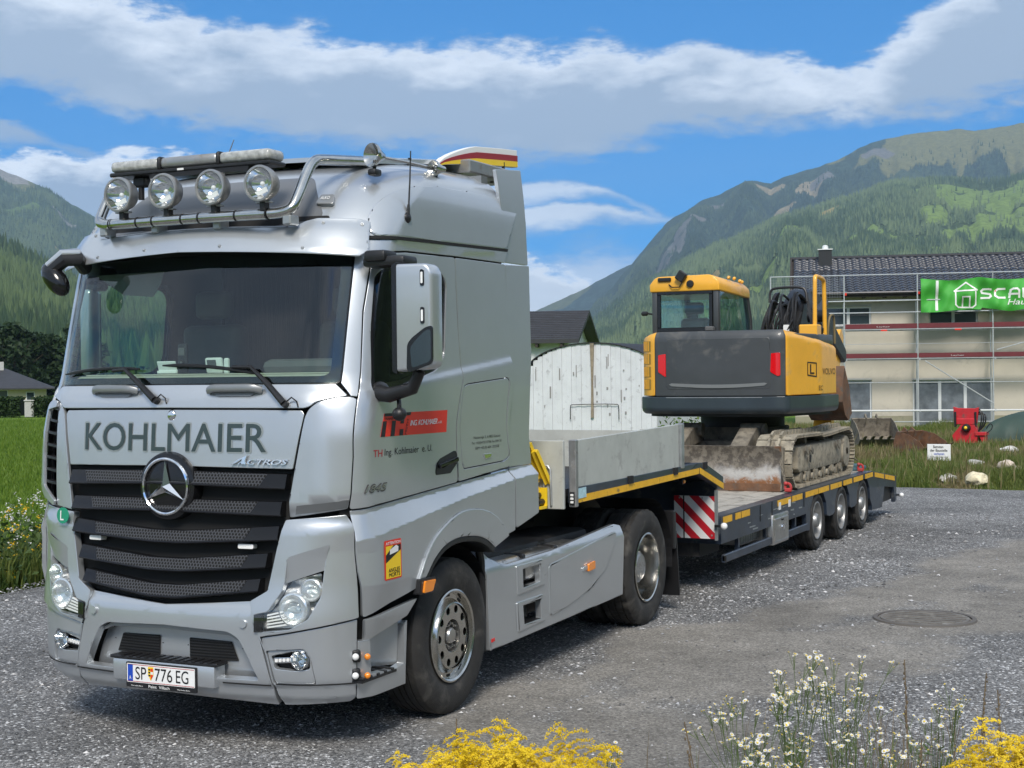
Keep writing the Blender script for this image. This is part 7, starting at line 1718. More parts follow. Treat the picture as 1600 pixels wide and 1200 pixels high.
def gable_house(name,label,loc,rz,L,Wd,he,hr,wall,over=.6,courses=16,win=(),chim=None,hip=False):
    H=thing(name,label,'house',loc,rz)
    g=G(); g.b2((0,0,-.3),(L,Wd,he)); wl=local_obj(g,'wall',wall,H,smooth=False)
    if not hip:
        g=G(); g.prism([(0.0,he),(Wd,he),(Wd/2,hr-.12)],lambda a,b,t:(t,a,b),.02,L-.02); local_obj(g,'gable',wall,H,smooth=False)
    sl=(hr-he)/(Wd/2)
    g=G(); rf=None
    e=-over
    def zr(v): return he+v*sl
    hx=(Wd/2) if hip else -over
    g=G()
    if hip:
        a=[(-over,-over,zr(e)),(L+over,-over,zr(e)),(L+over,Wd+over,zr(e)),(-over,Wd+over,zr(e))]; r0=(Wd/2*.8,Wd/2,hr); r1=(L-Wd/2*.8,Wd/2,hr)
        g.quad(a[0],a[1],r1,r0); g.quad(a[2],a[3],r0,r1); g.bm.faces.new([g.bm.verts.new(q) for q in (a[1],a[2],r1)]); g.bm.faces.new([g.bm.verts.new(q) for q in (a[3],a[0],r0)]); g.quad(*[(x,y,z-.12) for x,y,z in a])
        for p,q in zip(a,a[1:]+a[:1]): g.quad(p,q,(q[0],q[1],q[2]-.12),(p[0],p[1],p[2]-.12))
    else:
        g.prism([(e,zr(e)),(Wd/2,hr),(Wd-e,zr(e)),(Wd-e,zr(e)-.14),(Wd/2,hr-.16),(e,zr(e)-.14)],lambda a,b,t:(t,a,b),-over,L+over)
    rf=local_obj(g,'roof',mat(name+'_roof',(.030,.030,.034),.6,var=.25,vscale=2),H,smooth=False)
    if not hip:
        for i in range(courses):
            v0=e+(Wd/2-e)*i/courses; v1=e+(Wd/2-e)*(i+1)/courses
            g=G(); g.prism([(v0,zr(v0)),(v0,zr(v0)+.075),(v1,zr(v1)+.03),(v1,zr(v1))],lambda a,b,t:(t,a,b),-over,L+over); local_obj(g,'tile_course',rf.data.materials[0],rf,smooth=False)
    for (a,b,c,d) in win:
        g=G(); g.b2((a,-.03,c),(b,.02,d)); w=local_obj(g,'window',M['frame'],H,smooth=False)
        g=G(); g.b2((a+.08,-.035,c+.08),(b-.08,-.03,d-.08)); local_obj(g,'pane',M['pane'],w,smooth=False)
    if chim:
        g=G(); g.b2(*chim); local_obj(g,'chimney',M['conc'],rf,smooth=False)
    for i in range(int((L+2*over)/1.2)):
        if not hip: g=G(); x=-over+.3+1.2*i; g.b2((x,e+.05,zr(e)-.32),(x+.12,.0,zr(e)-.14)); local_obj(g,'rafter_end',M['dwood'],rf,smooth=False)
    return H
gable_house('white_house','white house with a dark shingled gable roof behind the arched wagon',(53.7,33.7,0),R(-74),12,8.0,4.06,5.42,M['whitewall'])
LH=gable_house('cream_house','cream coloured house with a dark hipped roof across the meadow',(89.9,105.2,-1.25),R(-47),14,10,3.02,4.75,mat('cream_wall',(.56,.49,.34),.85,var=.05),over=.8,win=((9.2,10.6,1.35,2.6),(12.2,13.0,1.3,2.4)),chim=((9.6,4.2,4.2),(10.1,4.7,5.3)),hip=True)
# ------------------------------------------------------------------ things lying in the grass
def sign_board():
    S=thing('site_sign','small white warning sign on short posts in the grass','sign',(27,-.07,-.05))
    g=G(); g.b2((27.0,-.33,.19),(27.02,.185,.565),.006); b=g.to('board',M['white'],S)
    for y in (-.25,.11):
        g=G(); g.b2((27.02,y-.02,-.1),(27.05,y+.02,.5)); g.to('post',M['wood'],S)
    f=lambda a,b_,h:np.stack([26.997-h,-a-.07,b_],-1)
    text('sign_text','Betreten',(-.12,.475,.10,.535),f,M['ink'],b,bold=.02); text('sign_text','der Baustelle',(-.19,.395,.19,.455),f,M['ink'],b,bold=.02); text('sign_text','verboten',(-.11,.320,.12,.375),f,M['blue_ink'],b,bold=.02)
    text('sign_text','Der Bauherr haftet nicht',(-.20,.262,.20,.290),f,M['ink'],b); text('sign_text','Unternehmen',(-.20,.220,.02,.245),f,M['ink'],b)
sign_board()
def digger_bucket(name,label,loc,rz,tilt,sc,m):
    B=thing(name,label,'bucket',loc,rz)
    rot=Matrix.Rotation(tilt,4,'X'); T4=lambda v:rot@Vector(v)*sc
    pr=[(-.42,.62),(-.50,.30),(-.44,.06),(-.25,-.05),(.05,-.06),(.42,.10),(.55,.28)]
    inn=[(a*.94,b*.94+.02) for a,b in pr[::-1]]
    g=G(); g.prism(pr+inn,lambda a,b,t:T4((t,a,b)),-.55,.55); local_obj(g,'shell',m,B)
    for s in (-.565,.55):
        g=G(); g.prism(pr+[(.40,.42),(.0,.58)],lambda a,b,t:T4((s+t,a,b)),0,.018); local_obj(g,'cheek',m,B)
    for s in (-.16,.16):
        g=G(); g.prism([(-.50,.25),(-.62,.50),(-.50,.72),(-.36,.64)],lambda a,b,t:T4((s+t,a,b)),-.02,.02); local_obj(g,'ear',m,B)
    for s in np.linspace(-.45,.45,5):
        g=G(); g.prism([(.50,.22),(.54,.32),(.72,.42)],lambda a,b,t:T4((s+t,a,b)),-.04,.04); local_obj(g,'tooth',m,B)
digger_bucket('digging_bucket','rusty brown digging bucket lying open behind the white sign',(31.3,1.12,.08),R(152),R(-6),.92,M['rust'])
digger_bucket('digging_bucket','grey muddy digging bucket in the grass beside the crawler track',(34.2,2.9,.22),R(118),R(-14),1.0,M['mud'])
def red_machine():
    A=thing('red_attachment','red hydraulic machine attachment with black hoses standing before the house','attachment',(38,.85,0))
    RP=M['red_paint']
    g=G(); g.prism([(1.32,.68),(.66,.66),(.60,1.14),(.72,1.10),(1.20,1.11),(1.34,1.15)],lambda a,b,t:(37.9+t,a,b),0,.10); g.bevel(.01,1); g.to('mount_plate',RP,A)
    g=G(); g.b2((37.86,.70,.62),(38.3,1.26,.80),.02); g.prism([(1.10,.62),(.72,.62),(.50,.08),(1.30,.08),(1.36,.30)],lambda a,b,t:(37.8+t,a,b),0,.45); g.to('body',RP,A)
    g=G(); g.lathe([(.001,-.16),(.08,-.15),(.12,-.10),(.13,.0)],'X',(37.80,.95,.52),16); g.to('motor',M['black'],A)
    g=G(); g.sph((37.66,.95,.53),.055,8); g.to('motor_cap',M['yellow_ink'],A)
    g=G(); g.b2((37.75,.38,.30),(38.3,.70,.40),.01); g.b2((37.8,.40,.06),(38.2,.66,.30),.02); g.to('side_unit',RP,A)
    for k,(y0,zt) in enumerate(((.58,1.10),(.52,1.02),(.46,.95))):
        g=G(); g.tube(smooth2([(38.0,.66,1.0-.04*k),(37.95,y0,zt),(37.9,y0-.06,.85),(37.9,y0-.02,.6),(37.9,.62,.42)]),.022,6); g.to('hose',M['hose'],A)
    g=G(); g.tube(smooth2([(37.9,.40,.5),(37.9,.30,.66),(37.9,.22,.62),(37.9,.24,.48),(37.9,.38,.38)]),.014,6); g.to('hose',M['hose'],A)
    for y in (1.28,.70): g=G(); g.b2((37.85,y-.03,.55),(37.95,y+.03,1.0),.01); g.to('arm',M['black'],A)
red_machine()
def tarp():
    u=np.linspace(-1,1,40); v=np.linspace(-1,1,40); U,V_=np.meshgrid(u,v,indexing='ij')
    r=np.maximum(np.abs(U)**2.2,np.abs(V_)**2.2); h=1.0*(1-r)**.55; fold=(np.abs(np.sin(np.arctan2(V_,U)*7+fbm(U*3+5,V_*3+5,3,4)*4))-.5)*.10*np.clip(r*1.4,0,1)
    Z=h*(.94+.12*fbm(U*2+9,V_*2+9,3,2))+fold*.6-.08; X=40.8+V_*(1.25)+fold; Y=-.62+U*1.55+fold*.8
    P=np.stack([X,Y,Z],-1).reshape(-1,3); i=np.arange(1600).reshape(40,40); F=np.stack([i[:-1,:-1],i[1:,:-1],i[1:,1:],i[:-1,1:]],-1).reshape(-1,4)
    o=npmesh('tarpaulin',P,F,mat('green_tarpaulin',(.028,.055,.042),.65,var=.15,vscale=2),True); tag(o,'dark green tarpaulin draped over a heap beside the red attachment','tarpaulin')
tarp()
def rock(label,c,s,seed,col=(.50,.46,.38)):
    r=np.random.default_rng(seed); bm=bmesh.new(); bmesh.ops.create_icosphere(bm,subdivisions=3,radius=1)
    for v in bm.verts:
        n=noise.noise(v.co*1.3+Vector((seed*7,0,0)))*.35+noise.noise(v.co*3.1+Vector((0,seed*5,0)))*.12
        v.co=v.co*(1+n); v.co=Vector((v.co.x*s[0],v.co.y*s[1],v.co.z*s[2]))+Vector(c)
    o=link('boulder',finish(bm,True,40,'boulder'),mat('boulder_stone',col,.85,var=.3,vscale=9,bump=.4,bscale=25,dirt=((.2,.18,.14),.25,6))); tag(o,label,'stone','pale stones at the edge of the yard')
rock('flat pale stone left of the cream boulder at the yard edge',(22.95,-.92,.06),(.20,.21,.11),1,(.48,.46,.42))
rock('cream coloured rounded boulder at the yard edge',(22.6,-1.52,.09),(.20,.235,.16),2,(.62,.55,.38))
rock('white stone far back in the grass near the tarpaulin',(31.9,-1.0,.16),(.18,.22,.13),3,(.58,.57,.54))
rock('broken pinkish stone lying highest in the right hand grass',(26.3,-1.62,.16),(.12,.17,.12),4,(.52,.44,.36))
rock('small tan stone below the pinkish one in the grass',(25.6,-1.95,.10),(.10,.13,.10),5,(.50,.42,.33))
rock('small grey stone half hidden right of the white sign',(27.6,-.75,.12),(.12,.20,.07),6,(.42,.41,.38))
def manhole():
    MH=thing('manhole_cover','round rusty manhole cover set in the gravel yard','manhole cover',(6.33,-3.42,0))
    z=float(yardz(np.array([6.33]),np.array([-3.42]))[0])+.012
    m=mat('cast_iron',(.145,.134,.12),.75,.2,var=.3,vscale=8,bump=.4,bscale=40,dirt=((.21,.20,.18),.40,6))
    g=G(); g.lathe([(.001,z+.004),(.39,z+.004),(.395,z-.01)],'Z',(6.33,-3.42,0),48); c=g.to('cover',m,MH)
    g=G(); g.lathe([(.41,z-.02),(.412,z+.004),(.45,z+.004),(.46,z-.02)],'Z',(6.33,-3.42,0),48); g.to('ring',mat('iron_ring',(.11,.10,.09),.8,.1),MH)
    for i in range(-3,4):
        L=math.sqrt(max(0,.36**2-(i*.1)**2)); g=G(); g.b2((6.33+i*.1-.018,-3.42-L,z+.003),(6.33+i*.1+.018,-3.42+L,z+.011)); g.to('cover_rib',m,c)
manhole()
# ================================================================== VEGETATION
def hedge(name,label,cat,lo,hi,n,seed,cA=(.020,.045,.012),cB=(.05,.09,.02),leaf=.09):
    r=np.random.default_rng(seed); lo=np.array(lo);hi=np.array(hi)
    P=lo+(hi-lo)*r.random((n,3)); ax=r.integers(0,3,n); sd=r.integers(0,2,n)
    for k in range(n): 
        if r.random()<.75: P[k,ax[k]]=(lo,hi)[max(sd[k],1 if ax[k]==2 else 0)][ax[k]]+r.normal(0,.06)
    return leaves(name,P,leaf,r,cA,cB),tag
def leaves(name,P,size,r,cA,cB,parent=None,up=.3,mname='leaf_mass'):
    n=len(P); a=r.normal(size=(n,3)); a[:,2]+=up; a/=np.linalg.norm(a,axis=1,keepdims=True); b=np.cross(a,r.normal(size=(n,3))); b/=np.linalg.norm(b,axis=1,keepdims=True)+1e-9; c=np.cross(a,b)
    s=size*r.uniform(.6,1.3,n)[:,None]
    V=np.stack([P-b*s*.5,P+c*s*.33+a*s*.08,P+b*s*.6,P-c*s*.33+a*s*.08],1).reshape(-1,3); F=np.arange(4*n).reshape(n,4)
    q=np.clip(r.random(n)*.7+r.random(n)*.3,0,1)[:,None]; col=np.array(cA)*(1-q)+np.array(cB)*q
    if mname not in M: M[mname]=tintmat(mname,.6,transl=.25)
    o=npmesh(name,V,F,M[mname],False,cols=np.repeat(col,4,0)); o.parent=parent
    if parent is not None and parent.name in MW: o.matrix_parent_inverse=MW[parent.name].inverted()
    return o
M['bark']=mat('bark',(.07,.055,.04),.9,var=.3,bump=.5,bscale=20)
M['stem']=mat('green_stem',(.075,.115,.025),.6,var=.2,vscale=20)
M['drystem']=mat('dry_stem',(.13,.095,.055),.8,var=.3,vscale=30)
def tree(name,label,loc,h,w,seed,cA,cB,n=2600,leaf=.45,group=None,trunk=.25):
    T=thing(name,label,'tree',loc,0,group); r=np.random.default_rng(seed); L=np.array(loc)
    g=G(); g.tube([L+np.array((0,0,-.3)),L+np.array((w*.03,0,h*.35)),L+np.array((-w*.02,.0,h*.8))],[trunk,trunk*.75,trunk*.2],8)
    for k in range(7):
        a=r.random()*6.28; z=h*r.uniform(.25,.6); g.tube([L+np.array((0,0,z)),L+np.array((math.cos(a)*w*.22,math.sin(a)*w*.22,z+h*.12)),L+np.array((math.cos(a)*w*.38,math.sin(a)*w*.38,z+h*.25))],[trunk*.4,trunk*.25,trunk*.08],6)
    g.to('trunk',M['bark'],T)
    C=[]; 
    for k in range(22):
        a=r.random()*6.28; z=r.random(); rad=w*.42*math.sin(math.pi*min(.95,.18+z*.75))*r.uniform(.4,1.0); C.append((math.cos(a)*rad,math.sin(a)*rad,h*(.22+.74*z),w*r.uniform(.10,.19)))
    C=np.array(C); k=r.integers(0,len(C),n); d=r.normal(size=(n,3)); d/=np.linalg.norm(d,axis=1,keepdims=True); P=C[k,:3]+d*C[k,3:4]*r.uniform(.55,1.1,(n,1))*np.array([1,1,.85])+L
    leaves('crown',P,leaf,r,cA,cB,T)
tl=[('dark rounded tree behind the cream house at the left edge',(128,140,-.3),9.0,9),('tall dark tree right of the cream house roof',(136,121,-.3),9.5,9),('dark bushy tree standing beside the truck mirror line',(141,110,-.3),8.5,9),('broad dark tree behind the hedge gap',(133,131,-.3),8.0,8),('low dark tree at the foot of the wooded slope',(150,118,-.3),10.5,10)]
for i,(lb,l,h,w) in enumerate(tl):
    q_=([-30,22,58,90,118][i]-800)/2293; D_=(185,175,190,180,200)[i]; l=(CAM.x+D_*(.9+q_*.4347),CAM.y+D_*(.4346-q_*.9),-.3); h*=.95
    tree('leafy_tree',lb,l,h,w,40+i,(.012,.030,.012),(.035,.062,.020),2600,.75,'dark trees beyond the meadow')
def hedgething(label,lo,hi,n,seed):
    o,_=hedge('hedge',label,'hedge',lo,hi,n,seed,leaf=.16); tag(o,label,'hedge','clipped hedges before the cream house')
# hedge line across the view, by the stone pillar
def along(px0,px1,D): 
    out=[]
    for p in (px0,px1): q=(p-800)/2293; out.append((CAM.x+D*(.9+q*.4347),CAM.y+D*(.4346-q*.9)))
    return out
def hedge_run(label,a,b,h,th,n,seed):
    r=np.random.default_rng(seed); a=np.array(a);b=np.array(b); d=b-a; L=np.hypot(*d); d/=L; nn=np.array([-d[1],d[0]])
    t=r.random(n)*L; face=r.random(n); u=np.where(face<.6,-th/2,r.uniform(-th/2,th/2,n)); z=np.where(face<.6,r.random(n)*h,h)+r.normal(0,.05,n)*1.0; u=u+r.normal(0,.05,n)
    P=np.stack([a[0]+d[0]*t+nn[0]*u,a[1]+d[1]*t+nn[1]*u,z-.05],-1)
    H=thing('hedge',label,'hedge',(float(a[0]),float(a[1]),0),0,'clipped hedges before the cream house')
    leaves('foliage',P,.20,r,(.014,.034,.010),(.040,.075,.018),H)
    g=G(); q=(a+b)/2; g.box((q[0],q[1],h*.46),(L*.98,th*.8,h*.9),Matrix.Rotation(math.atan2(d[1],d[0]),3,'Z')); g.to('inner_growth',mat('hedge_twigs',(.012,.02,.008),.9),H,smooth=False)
a,b=along(-60,36,92); hedge_run('dark clipped hedge left of the stone pillar below the cream house',a,b,1.15,1.2,2600,61)
a,b=along(54,140,92); hedge_run('dark clipped hedge right of the stone pillar below the cream house',a,b,1.15,1.2,2200,62)
a,b=along(39,52,91.5); g=G(); g.box(((a[0]+b[0])/2,(a[1]+b[1])/2,.42),(.55,.45,1.0),Matrix.Rotation(R(-47),3,'Z'),.04); g.box(((a[0]+b[0])/2,(a[1]+b[1])/2,.96),(.65,.55,.10),Matrix.Rotation(R(-47),3,'Z'),.03)
tag(g.to('stone_pillar',M['conc']),'pale stone pillar between the two clipped hedges','pillar')
# ---- bushes behind the trailer
def bush(label,c,s,n,seed,cA,cB,leaf=.12):
    r=np.random.default_rng(seed); B=thing('bush',label,'bush',c); d=r.normal(size=(n,3)); d/=np.linalg.norm(d,axis=1,keepdims=True); d[:,2]=np.abs(d[:,2])
    k=1+.35*np.sin(d[:,0]*5+seed)*np.sin(d[:,1]*6); P=np.array(c)+d*np.array(s)*(r.uniform(.5,1.05,n)*k)[:,None]; leaves('foliage',P,leaf,r,cA,cB,B)
    g=G(); 
    for q in range(6): a=q*1.05; g.tube([Vector(c)+Vector((0,0,-.1)),Vector(c)+Vector((math.cos(a)*s[0]*.4,math.sin(a)*s[1]*.4,s[2]*.7))],[.03,.01],5)
    g.to('stem',M['bark'],B)
bush('bright green bush seen under the excavator counterweight',(30.5,7.3,0),(1.1,1.0,1.0),1200,71,(.045,.10,.015),(.12,.19,.03))
bush('green bush beside the white wagon wall',(36,15.6,0),(1.2,1.2,1.5),1000,72,(.03,.075,.02),(.09,.14,.03))
bush('leafy shrub beyond the trailer under the excavator',(33,6.6,0),(1.4,1.3,1.15),1300,73,(.05,.09,.015),(.13,.18,.04))
# ---- grass: thin blades
def blades(name,X,Y,Z,h,r,cA,cB,w=.010,lean=.35,mn='grass_blade'):
    n=len(X); a=r.random(n)*6.28; l=r.normal(0,lean,n)*h; b=r.random(n)*6.28; ca,sa=np.cos(a),np.sin(a); w=w*(.6+.8*r.random(n))
    dx,dy=np.cos(b)*l,np.sin(b)*l
    base=np.stack([X,Y,Z-.03],-1); sd=np.stack([ca*w,sa*w,np.zeros(n)],-1)
    mid=base+np.stack([dx*.35,dy*.35,h*.58],-1); tip=base+np.stack([dx,dy,h],-1)
    V=np.stack([base-sd,base+sd,mid+sd*.8,mid-sd*.8,tip],1).reshape(-1,3); k=5*np.arange(n)[:,None]
    F=np.concatenate([k+np.array([[0,1,2]]),k+np.array([[0,2,3]]),k+np.array([[3,2,4]])])
    q=r.random(n)[:,None]; col=np.array(cA)*(1-q)+np.array(cB)*q
    if mn not in M: M[mn]=tintmat(mn,.55,transl=.3)
    return npmesh(name,V,F,M[mn],False,kind='stuff',cols=np.repeat(col,5,0))
def grass_right():
    r=np.random.default_rng(81); n=150000
    X=22.0+(r.random(n)**1.5)*31; Y=-1.6+(X-22)*.205+r.uniform(-1,1,n)*(4.2+(X-22)*.10); ok=~inyard(X-.15,Y); X,Y=X[ok],Y[ok]; n=len(X)
    nz=fbm(X*.55,Y*.55,4,82); dry=fbm(X*.8+40,Y*.8+9,4,83)
    h=(.10+.34*np.clip((nz-.25)*2,0,1))*(.5+.8*r.random(n))*np.clip((X-21.6)/1.5,.35,1)
    q=np.clip((dry-.42)*4+r.normal(0,.3,n),0,1)
    for nm,m_,cA,cB in (('grass',q<.74,(.075,.120,.022),(.18,.205,.055)),('dry_grass',q>=.74,(.17,.14,.07),(.30,.25,.13))):
        s_=m_; blades(nm,X[s_],Y[s_],np.full(s_.sum(),-.08),h[s_],r,cA,cB,w=.011)
    # tall brown dock and seed stalks
    n=800; X=22.3+r.random(n)**1.3*20; Y=-1.6+(X-22)*.205+r.uniform(-1,1,n)*(4+(X-22)*.1); ok=~inyard(X-.3,Y); blades('seed_stalks',X[ok],Y[ok],np.full(ok.sum(),-.08),.35+.35*r.random(ok.sum()),r,(.16,.13,.06),(.28,.25,.12),w=.016,lean=.18)
grass_right()
def grass_left():
    r=np.random.default_rng(91); n=110000
    d=11.5*np.exp(r.random(n)**1.25*math.log(90/11.5)); a=YAW+np.radians(r.uniform(13.0,21.5,n)); X=CAM.x+d*np.cos(a);Y=CAM.y+d*np.sin(a); ok=~inyard(X,Y-.1); X,Y,d=X[ok],Y[ok],d[ok]; n=len(X)
    off=Y-5.95; edge=np.exp(-np.clip(off-.5,0,9)/1.7)*np.clip((off+.3)*2,.25,1)
    nz=fbm(X*.9,Y*.9,4,92); h=(.13+.55*edge*np.clip((nz-.15)*1.6,0,1))*(.5+.8*r.random(n))*np.clip(d/22,1,1.6)
    q=fbm(X*.5+4,Y*.5,3,93)+r.normal(0,.2,n)
    e=edge>.35
    blades('meadow_blades',X[~e],Y[~e],np.full((~e).sum(),-.09),h[~e],r,(.075,.150,.012),(.155,.235,.030),w=.013)
    blades('tall_grass',X[e],Y[e],np.full(e.sum(),-.05),h[e],r,(.045,.090,.015),(.17,.20,.05),w=.011)
    # flower heads in the tall edge growth
    for nm,col,k,lo,hi in (('white_wildflowers',(.70,.70,.66),420,.25,.85),('yellow_wildflowers',(.75,.48,.02),300,.10,.70)):
        X=r.uniform(3.6,9.5,k); Y=5.95+r.random(k)**.8*1.9+np.clip(X-5,0,9)*.1; ok=~inyard(X,Y-.05); X,Y=X[ok],Y[ok]; P=np.stack([X,Y,r.uniform(lo,hi,len(X))],-1)
        P=np.repeat(P,6,0)+r.normal(0,.022,(len(P)*6,3)); o=leaves(nm,P,.030,r,col,tuple(c*.85 for c in col),None,up=1.5,mname='petals'); o['kind']='stuff'
    n=5000; X=r.uniform(3.4,10,n); Y=5.8+r.random(n)*2.0; ok=~inyard(X,Y); P=np.stack([X[ok],Y[ok],r.random(ok.sum())**1.3*.55],-1); o=leaves('broad_weeds',P,.075,r,(.025,.055,.015),(.085,.13,.03)); o['kind']='stuff'
grass_left()
# ---- foreground: goldenrod, fleabane, dry stalks
M['gold']=tintmat('goldenrod_florets',.6,transl=.2)
def plume_mesh(seed):
    r=np.random.default_rng(seed); P=[]; 
    H=.20
    for k in range(17):
        t=k/16; z=H*(.05+.95*t); a=k*2.4+r.normal(0,.2); L=.15*(1-t)**.7+.03
        for j in range(int(70*L/.15)):
            s=(j+r.random())/(70*L/.15); rad=L*s; zz=z+L*(.55*s-.75*s*s); 
            for q in range(2): P.append((math.cos(a)*rad+r.normal(0,.0045),math.sin(a)*rad+r.normal(0,.0045),zz+abs(r.normal(0,.0055))))
    P=np.array(P); n=len(P); oc=np.array([(1,0,0),(-.5,.87,0),(-.5,-.87,0),(0,0,1.1)]); s=r.uniform(.0022,.0046,n)
    V=(P[:,None]+oc[None]*s[:,None,None]+r.normal(0,.0006,(n,4,3))).reshape(-1,3); F=(np.array([(0,1,3),(1,2,3),(2,0,3)])[None]+4*np.arange(n)[:,None,None]).reshape(-1,3)
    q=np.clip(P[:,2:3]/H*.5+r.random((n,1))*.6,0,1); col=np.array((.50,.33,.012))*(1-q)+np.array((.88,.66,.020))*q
    o=npmesh('plume_source',V,F,M['gold'],False,cols=np.repeat(col,4,0)); me=o.data; bpy.data.objects.remove(o); return me
PLUMES=[plume_mesh(s) for s in (1,2,3,4)]
def leafmesh():
    g=G(); A=[(0,0,0),(.012,.006,.004),(.045,.009,.006),(.085,0,-.004),(.045,-.009,.006),(.012,-.006,.004)]; g.quad(*A); me=finish(g.bm,False,35,'leaf'); me.materials.append(mat('goldenrod_leaf',(.055,.105,.020),.55,var=.2,vscale=30)); return me
LEAF=leafmesh()
def goldenrod(label,c,spread,n,h0,h1,seed,lean=(0,0)):
    r=np.random.default_rng(seed); T=thing('goldenrod',label,'goldenrod',c,0,'goldenrod plants in the foreground')
    for i in range(n):
        a=r.random()*6.28; d=spread*math.sqrt(r.random()); h=r.uniform(h0,h1); bx,by=c[0]+math.cos(a)*d*.45,c[1]+math.sin(a)*d*.45; tx,ty=c[0]+math.cos(a)*d+lean[0],c[1]+math.sin(a)*d+lean[1]
        st=[(bx,by,-.02),(bx*.6+tx*.4,by*.6+ty*.4,h*.5),(tx,ty,h)]
        g=G(); g.tube(smooth2(st),.004,5); g.to('stem',M['stem'],T)
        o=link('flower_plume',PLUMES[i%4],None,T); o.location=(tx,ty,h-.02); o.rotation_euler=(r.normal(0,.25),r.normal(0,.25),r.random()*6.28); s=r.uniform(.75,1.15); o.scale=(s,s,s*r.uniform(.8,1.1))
        for k in range(11):
            t=.30+.66*k/10; p=[st[0][q]*(1-t)**2+2*t*(1-t)*st[1][q]+t*t*st[2][q] for q in range(3)]
            l=link('leaf',LEAF,None,T); l.location=p; l.rotation_euler=(r.normal(0,.3),r.uniform(-.5,.6),k*2.4+r.random()); s=r.uniform(.8,1.3)*(1.15-.4*t); l.scale=(s,s,s)
goldenrod('left bunch of yellow goldenrod at the bottom centre edge',(-2.36,-3.22,0),.16,11,.63,.72,101)
goldenrod('fullest middle bunch of yellow goldenrod at the bottom centre',(-2.24,-3.42,0),.17,14,.65,.755,102)
goldenrod('right bunch of yellow goldenrod bending to the bottom centre',(-2.18,-3.62,0),.16,12,.65,.755,103)
goldenrod('goldenrod bush in the bottom right corner',(-2.0,-5.20,0),.17,18,.68,.87,104)
goldenrod('goldenrod at the right edge behind the corner bush',(-1.55,-5.38,0),.18,9,.72,.90,105)
def daisy():
    bm=bmesh.new(); n=16
    for k in range(n):
        a=2*math.pi*k/n; b=.11; r0,r1=.0035,.0105
        f=bm.faces.new([bm.verts.new((r0*math.cos(a-b*.6),r0*math.sin(a-b*.6),0)),bm.verts.new((r1*math.cos(a-b*1.2),r1*math.sin(a-b*1.2),.001)),bm.verts.new((r1*math.cos(a+b*1.2),r1*math.sin(a+b*1.2),.001)),bm.verts.new((r0*math.cos(a+b*.6),r0*math.sin(a+b*.6),0))]); f.material_index=0
    m=Matrix.Translation((0,0,.001))@Matrix.Diagonal((1,1,.5,1)); fs=bmesh.ops.create_uvsphere(bm,u_segments=8,v_segments=5,radius=.0045,matrix=m)
    for v in fs['verts']:
        for f in v.link_faces: f.material_index=1
    me=bpy.data.meshes.new('daisy'); bm.to_mesh(me); bm.free(); me.materials.append(mat('daisy_petals',(.80,.80,.78),.6)); me.materials.append(mat('daisy_disc',(.72,.52,.05),.7)); return me
DAISY=daisy()
FLEAF=None
def fleabane(label,c,h,w,nb,heads,seed,lean=(0,0)):
    r=np.random.default_rng(seed); T=thing('fleabane',label,'wildflower',c,0,'white fleabane plants at the edge of the yard'); C=Vector((c[0],c[1],-.02))
    nst=max(1,nb//6); g=G()
    heads_at=[]
    for k in range(nst):
        a=r.random()*6.28; top=C+Vector((math.cos(a)*w*.25+lean[0]*.6,math.sin(a)*w*.25+lean[1]*.6,h*.62)); mid=C.lerp(top,.5)+Vector((r.normal(0,.01),r.normal(0,.01),0))
        g.tube(smooth2([C,mid,top],1),.0023,5)
        for j in range(nb//nst):
            t=r.uniform(.45,1.0); p0=C.lerp(top,t); a2=r.random()*6.28; rr=w*(.25+.75*r.random())*(.55+.45*t); p2=C+Vector((math.cos(a2)*rr+lean[0],math.sin(a2)*rr+lean[1],h*(.70+.30*r.random()))); p1=p0.lerp(p2,.5)+Vector((math.cos(a2)*.02,math.sin(a2)*.02,-.02))
            g.tube(smooth2([p0,p1,p2],1),.0012,4,False)
            for q in range(heads):
                e=p2+Vector((r.normal(0,.022),r.normal(0,.022),r.normal(.008,.014))); g.tube([p1.lerp(p2,.75),e],.0011,3,False); heads_at.append(e)
    g.to('stem',M['stem'],T)
    for e in heads_at:
        o=link('flower_head',DAISY,None,T); o.location=e; o.rotation_euler=(r.normal(0,.45),r.normal(0,.45),r.random()*6.28); s=r.uniform(.75,1.2); o.scale=(s,s,s)
    for k in range(int(nb*1.3)):
        t=r.uniform(.1,.75); l=link('leaf',LEAF,None,T); l.location=C+Vector((lean[0]*t+r.normal(0,.02),lean[1]*t+r.normal(0,.02),h*t)); l.rotation_euler=(r.normal(0,.3),r.uniform(-.9,.1),r.random()*6.28); s=r.uniform(.4,.85); l.scale=(s,s*.7,s)
fleabane('tallest white fleabane plant with the highest flower heads',(-.55,-4.05,0),.97,.20,32,4,111)
fleabane('white fleabane plant leaning left over the gravel',(-1.05,-4.02,0),.88,.24,32,4,112,(-.04,.02))
fleabane('bushy white fleabane plant right of the tallest one',(-.60,-4.30,0),.95,.22,32,4,113)
fleabane('low white fleabane plant near the right goldenrod',(-1.15,-4.52,0),.76,.26,26,4,114)
fleabane('small sparse fleabane beside the bottom centre goldenrod',(-1.75,-3.66,0),.86,.07,8,2,115)
fleabane('thin fleabane with few heads between the goldenrod bunches',(-2.0,-4.15,0),.70,.10,7,2,116)
fleabane('fleabane with drooping heads below the tallest plant',(-1.35,-4.25,0),.80,.24,24,4,117)
fleabane('wispy fleabane right of the tall thin dry stalk',(-.55,-4.66,0),.88,.20,18,3,118,(0,-.05))
fleabane('sparse fleabane with tiny heads left of the corner goldenrod',(-1.15,-4.78,0),.74,.18,14,3,119)
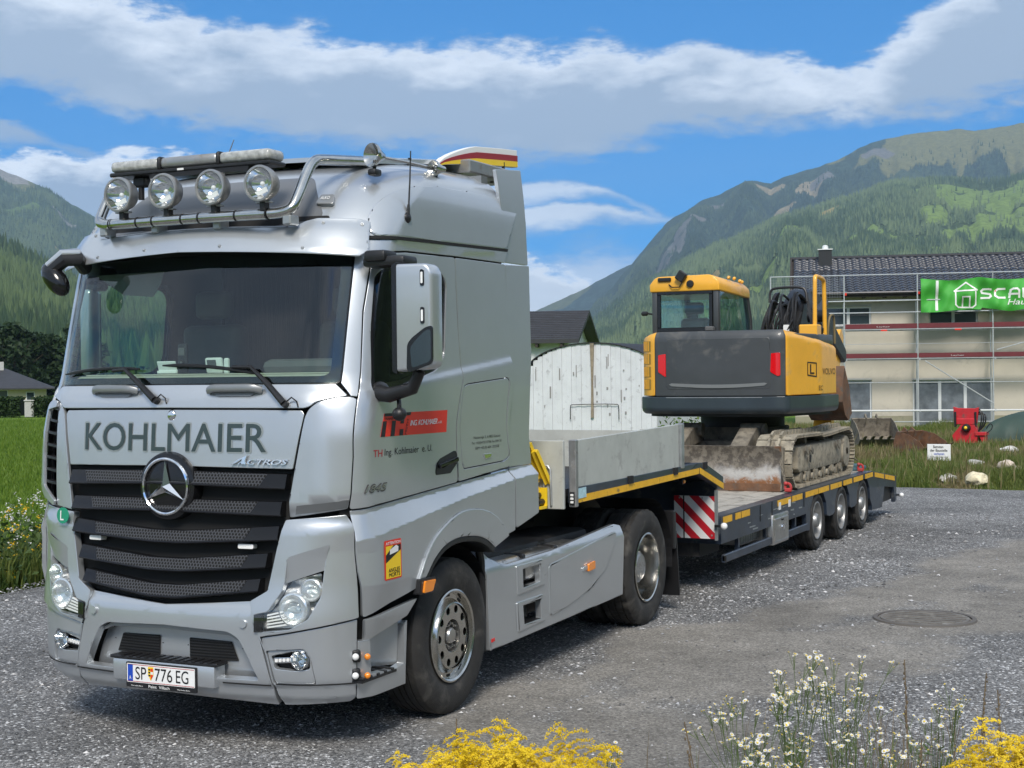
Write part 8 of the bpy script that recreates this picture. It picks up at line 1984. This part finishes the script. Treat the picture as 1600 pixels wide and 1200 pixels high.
def stalk(label,c,h,lean,seed,heads=14):
    r=np.random.default_rng(seed); T=thing('dry_stalk',label,'dry stalk',c,0,'dry brown seed stalks in the foreground'); C=Vector((c[0],c[1],-.02)); top=C+Vector((lean[0],lean[1],h))
    g=G(); g.tube(smooth2([C,C.lerp(top,.5)+Vector((-lean[0]*.2,-lean[1]*.2,.02)),top]),.0026,5); g.to('stem',M['drystem'],T)
    g=G()
    for k in range(heads):
        t=.72+.28*k/heads; p=C.lerp(top,t); g.sph(p+Vector((r.normal(0,.004),r.normal(0,.004),0)),.0062*(1.1-.6*(t-.72)/.28),5,(1,1,1.7))
    g.to('seed_head',M['drystem'],T)
stalk('upright dry stalk left of the goldenrod before the front wheel',(-1.95,-3.05,0),.88,(.01,0),121)
stalk('bent dry stalk leaning left beside the bottom centre gravel',(-1.5,-3.98,0),.86,(-.05,.10),122)
stalk('tall thin dry stalk right of the white fleabane',(-.75,-4.62,0),1.02,(.0,.02),123)
stalk('curved dry stalk with dark seeds before the manhole cover',(-.6,-4.86,0),.95,(.05,-.05),124)
stalk('dark branched stalk above the right goldenrod',(-1.0,-5.05,0),.98,(-.03,.03),125)
stalk('short dry stalk between goldenrod and fleabane',(-1.7,-4.75,0),.78,(.02,.05),126)
stalk('slanting dry stalk nearest the right edge',(-.9,-5.30,0),.98,(.04,.06),127)
stalk('thin reddish stalk leaning over the low fleabane',(-1.25,-4.75,0),.82,(-.06,-.02),128)
# sparse dry weeds and low green tufts round the foreground plants
r_=np.random.default_rng(131); n=1500; X=r_.uniform(-2.6,1.6,n); Y=-4.35-.12*X+r_.normal(0,.55,n); nz=fbm(X*2.2,Y*2.2,3,132); ok=nz>.50
blades('dry_weeds',X[ok],Y[ok],np.zeros(ok.sum()),.10+.50*r_.random(ok.sum())**1.5,r_,(.12,.09,.055),(.27,.22,.14),w=.0022,lean=.35,mn='thin_blade')
n=900; X=r_.uniform(-2.9,.2,n); Y=-4.5-.1*X+r_.normal(0,.6,n); ok=fbm(X*3,Y*3,3,133)>.52
blades('low_weeds',X[ok],Y[ok],np.zeros(ok.sum()),.10+.32*r_.random(ok.sum()),r_,(.05,.09,.015),(.14,.19,.05),w=.0032,lean=.4,mn='thin_blade')
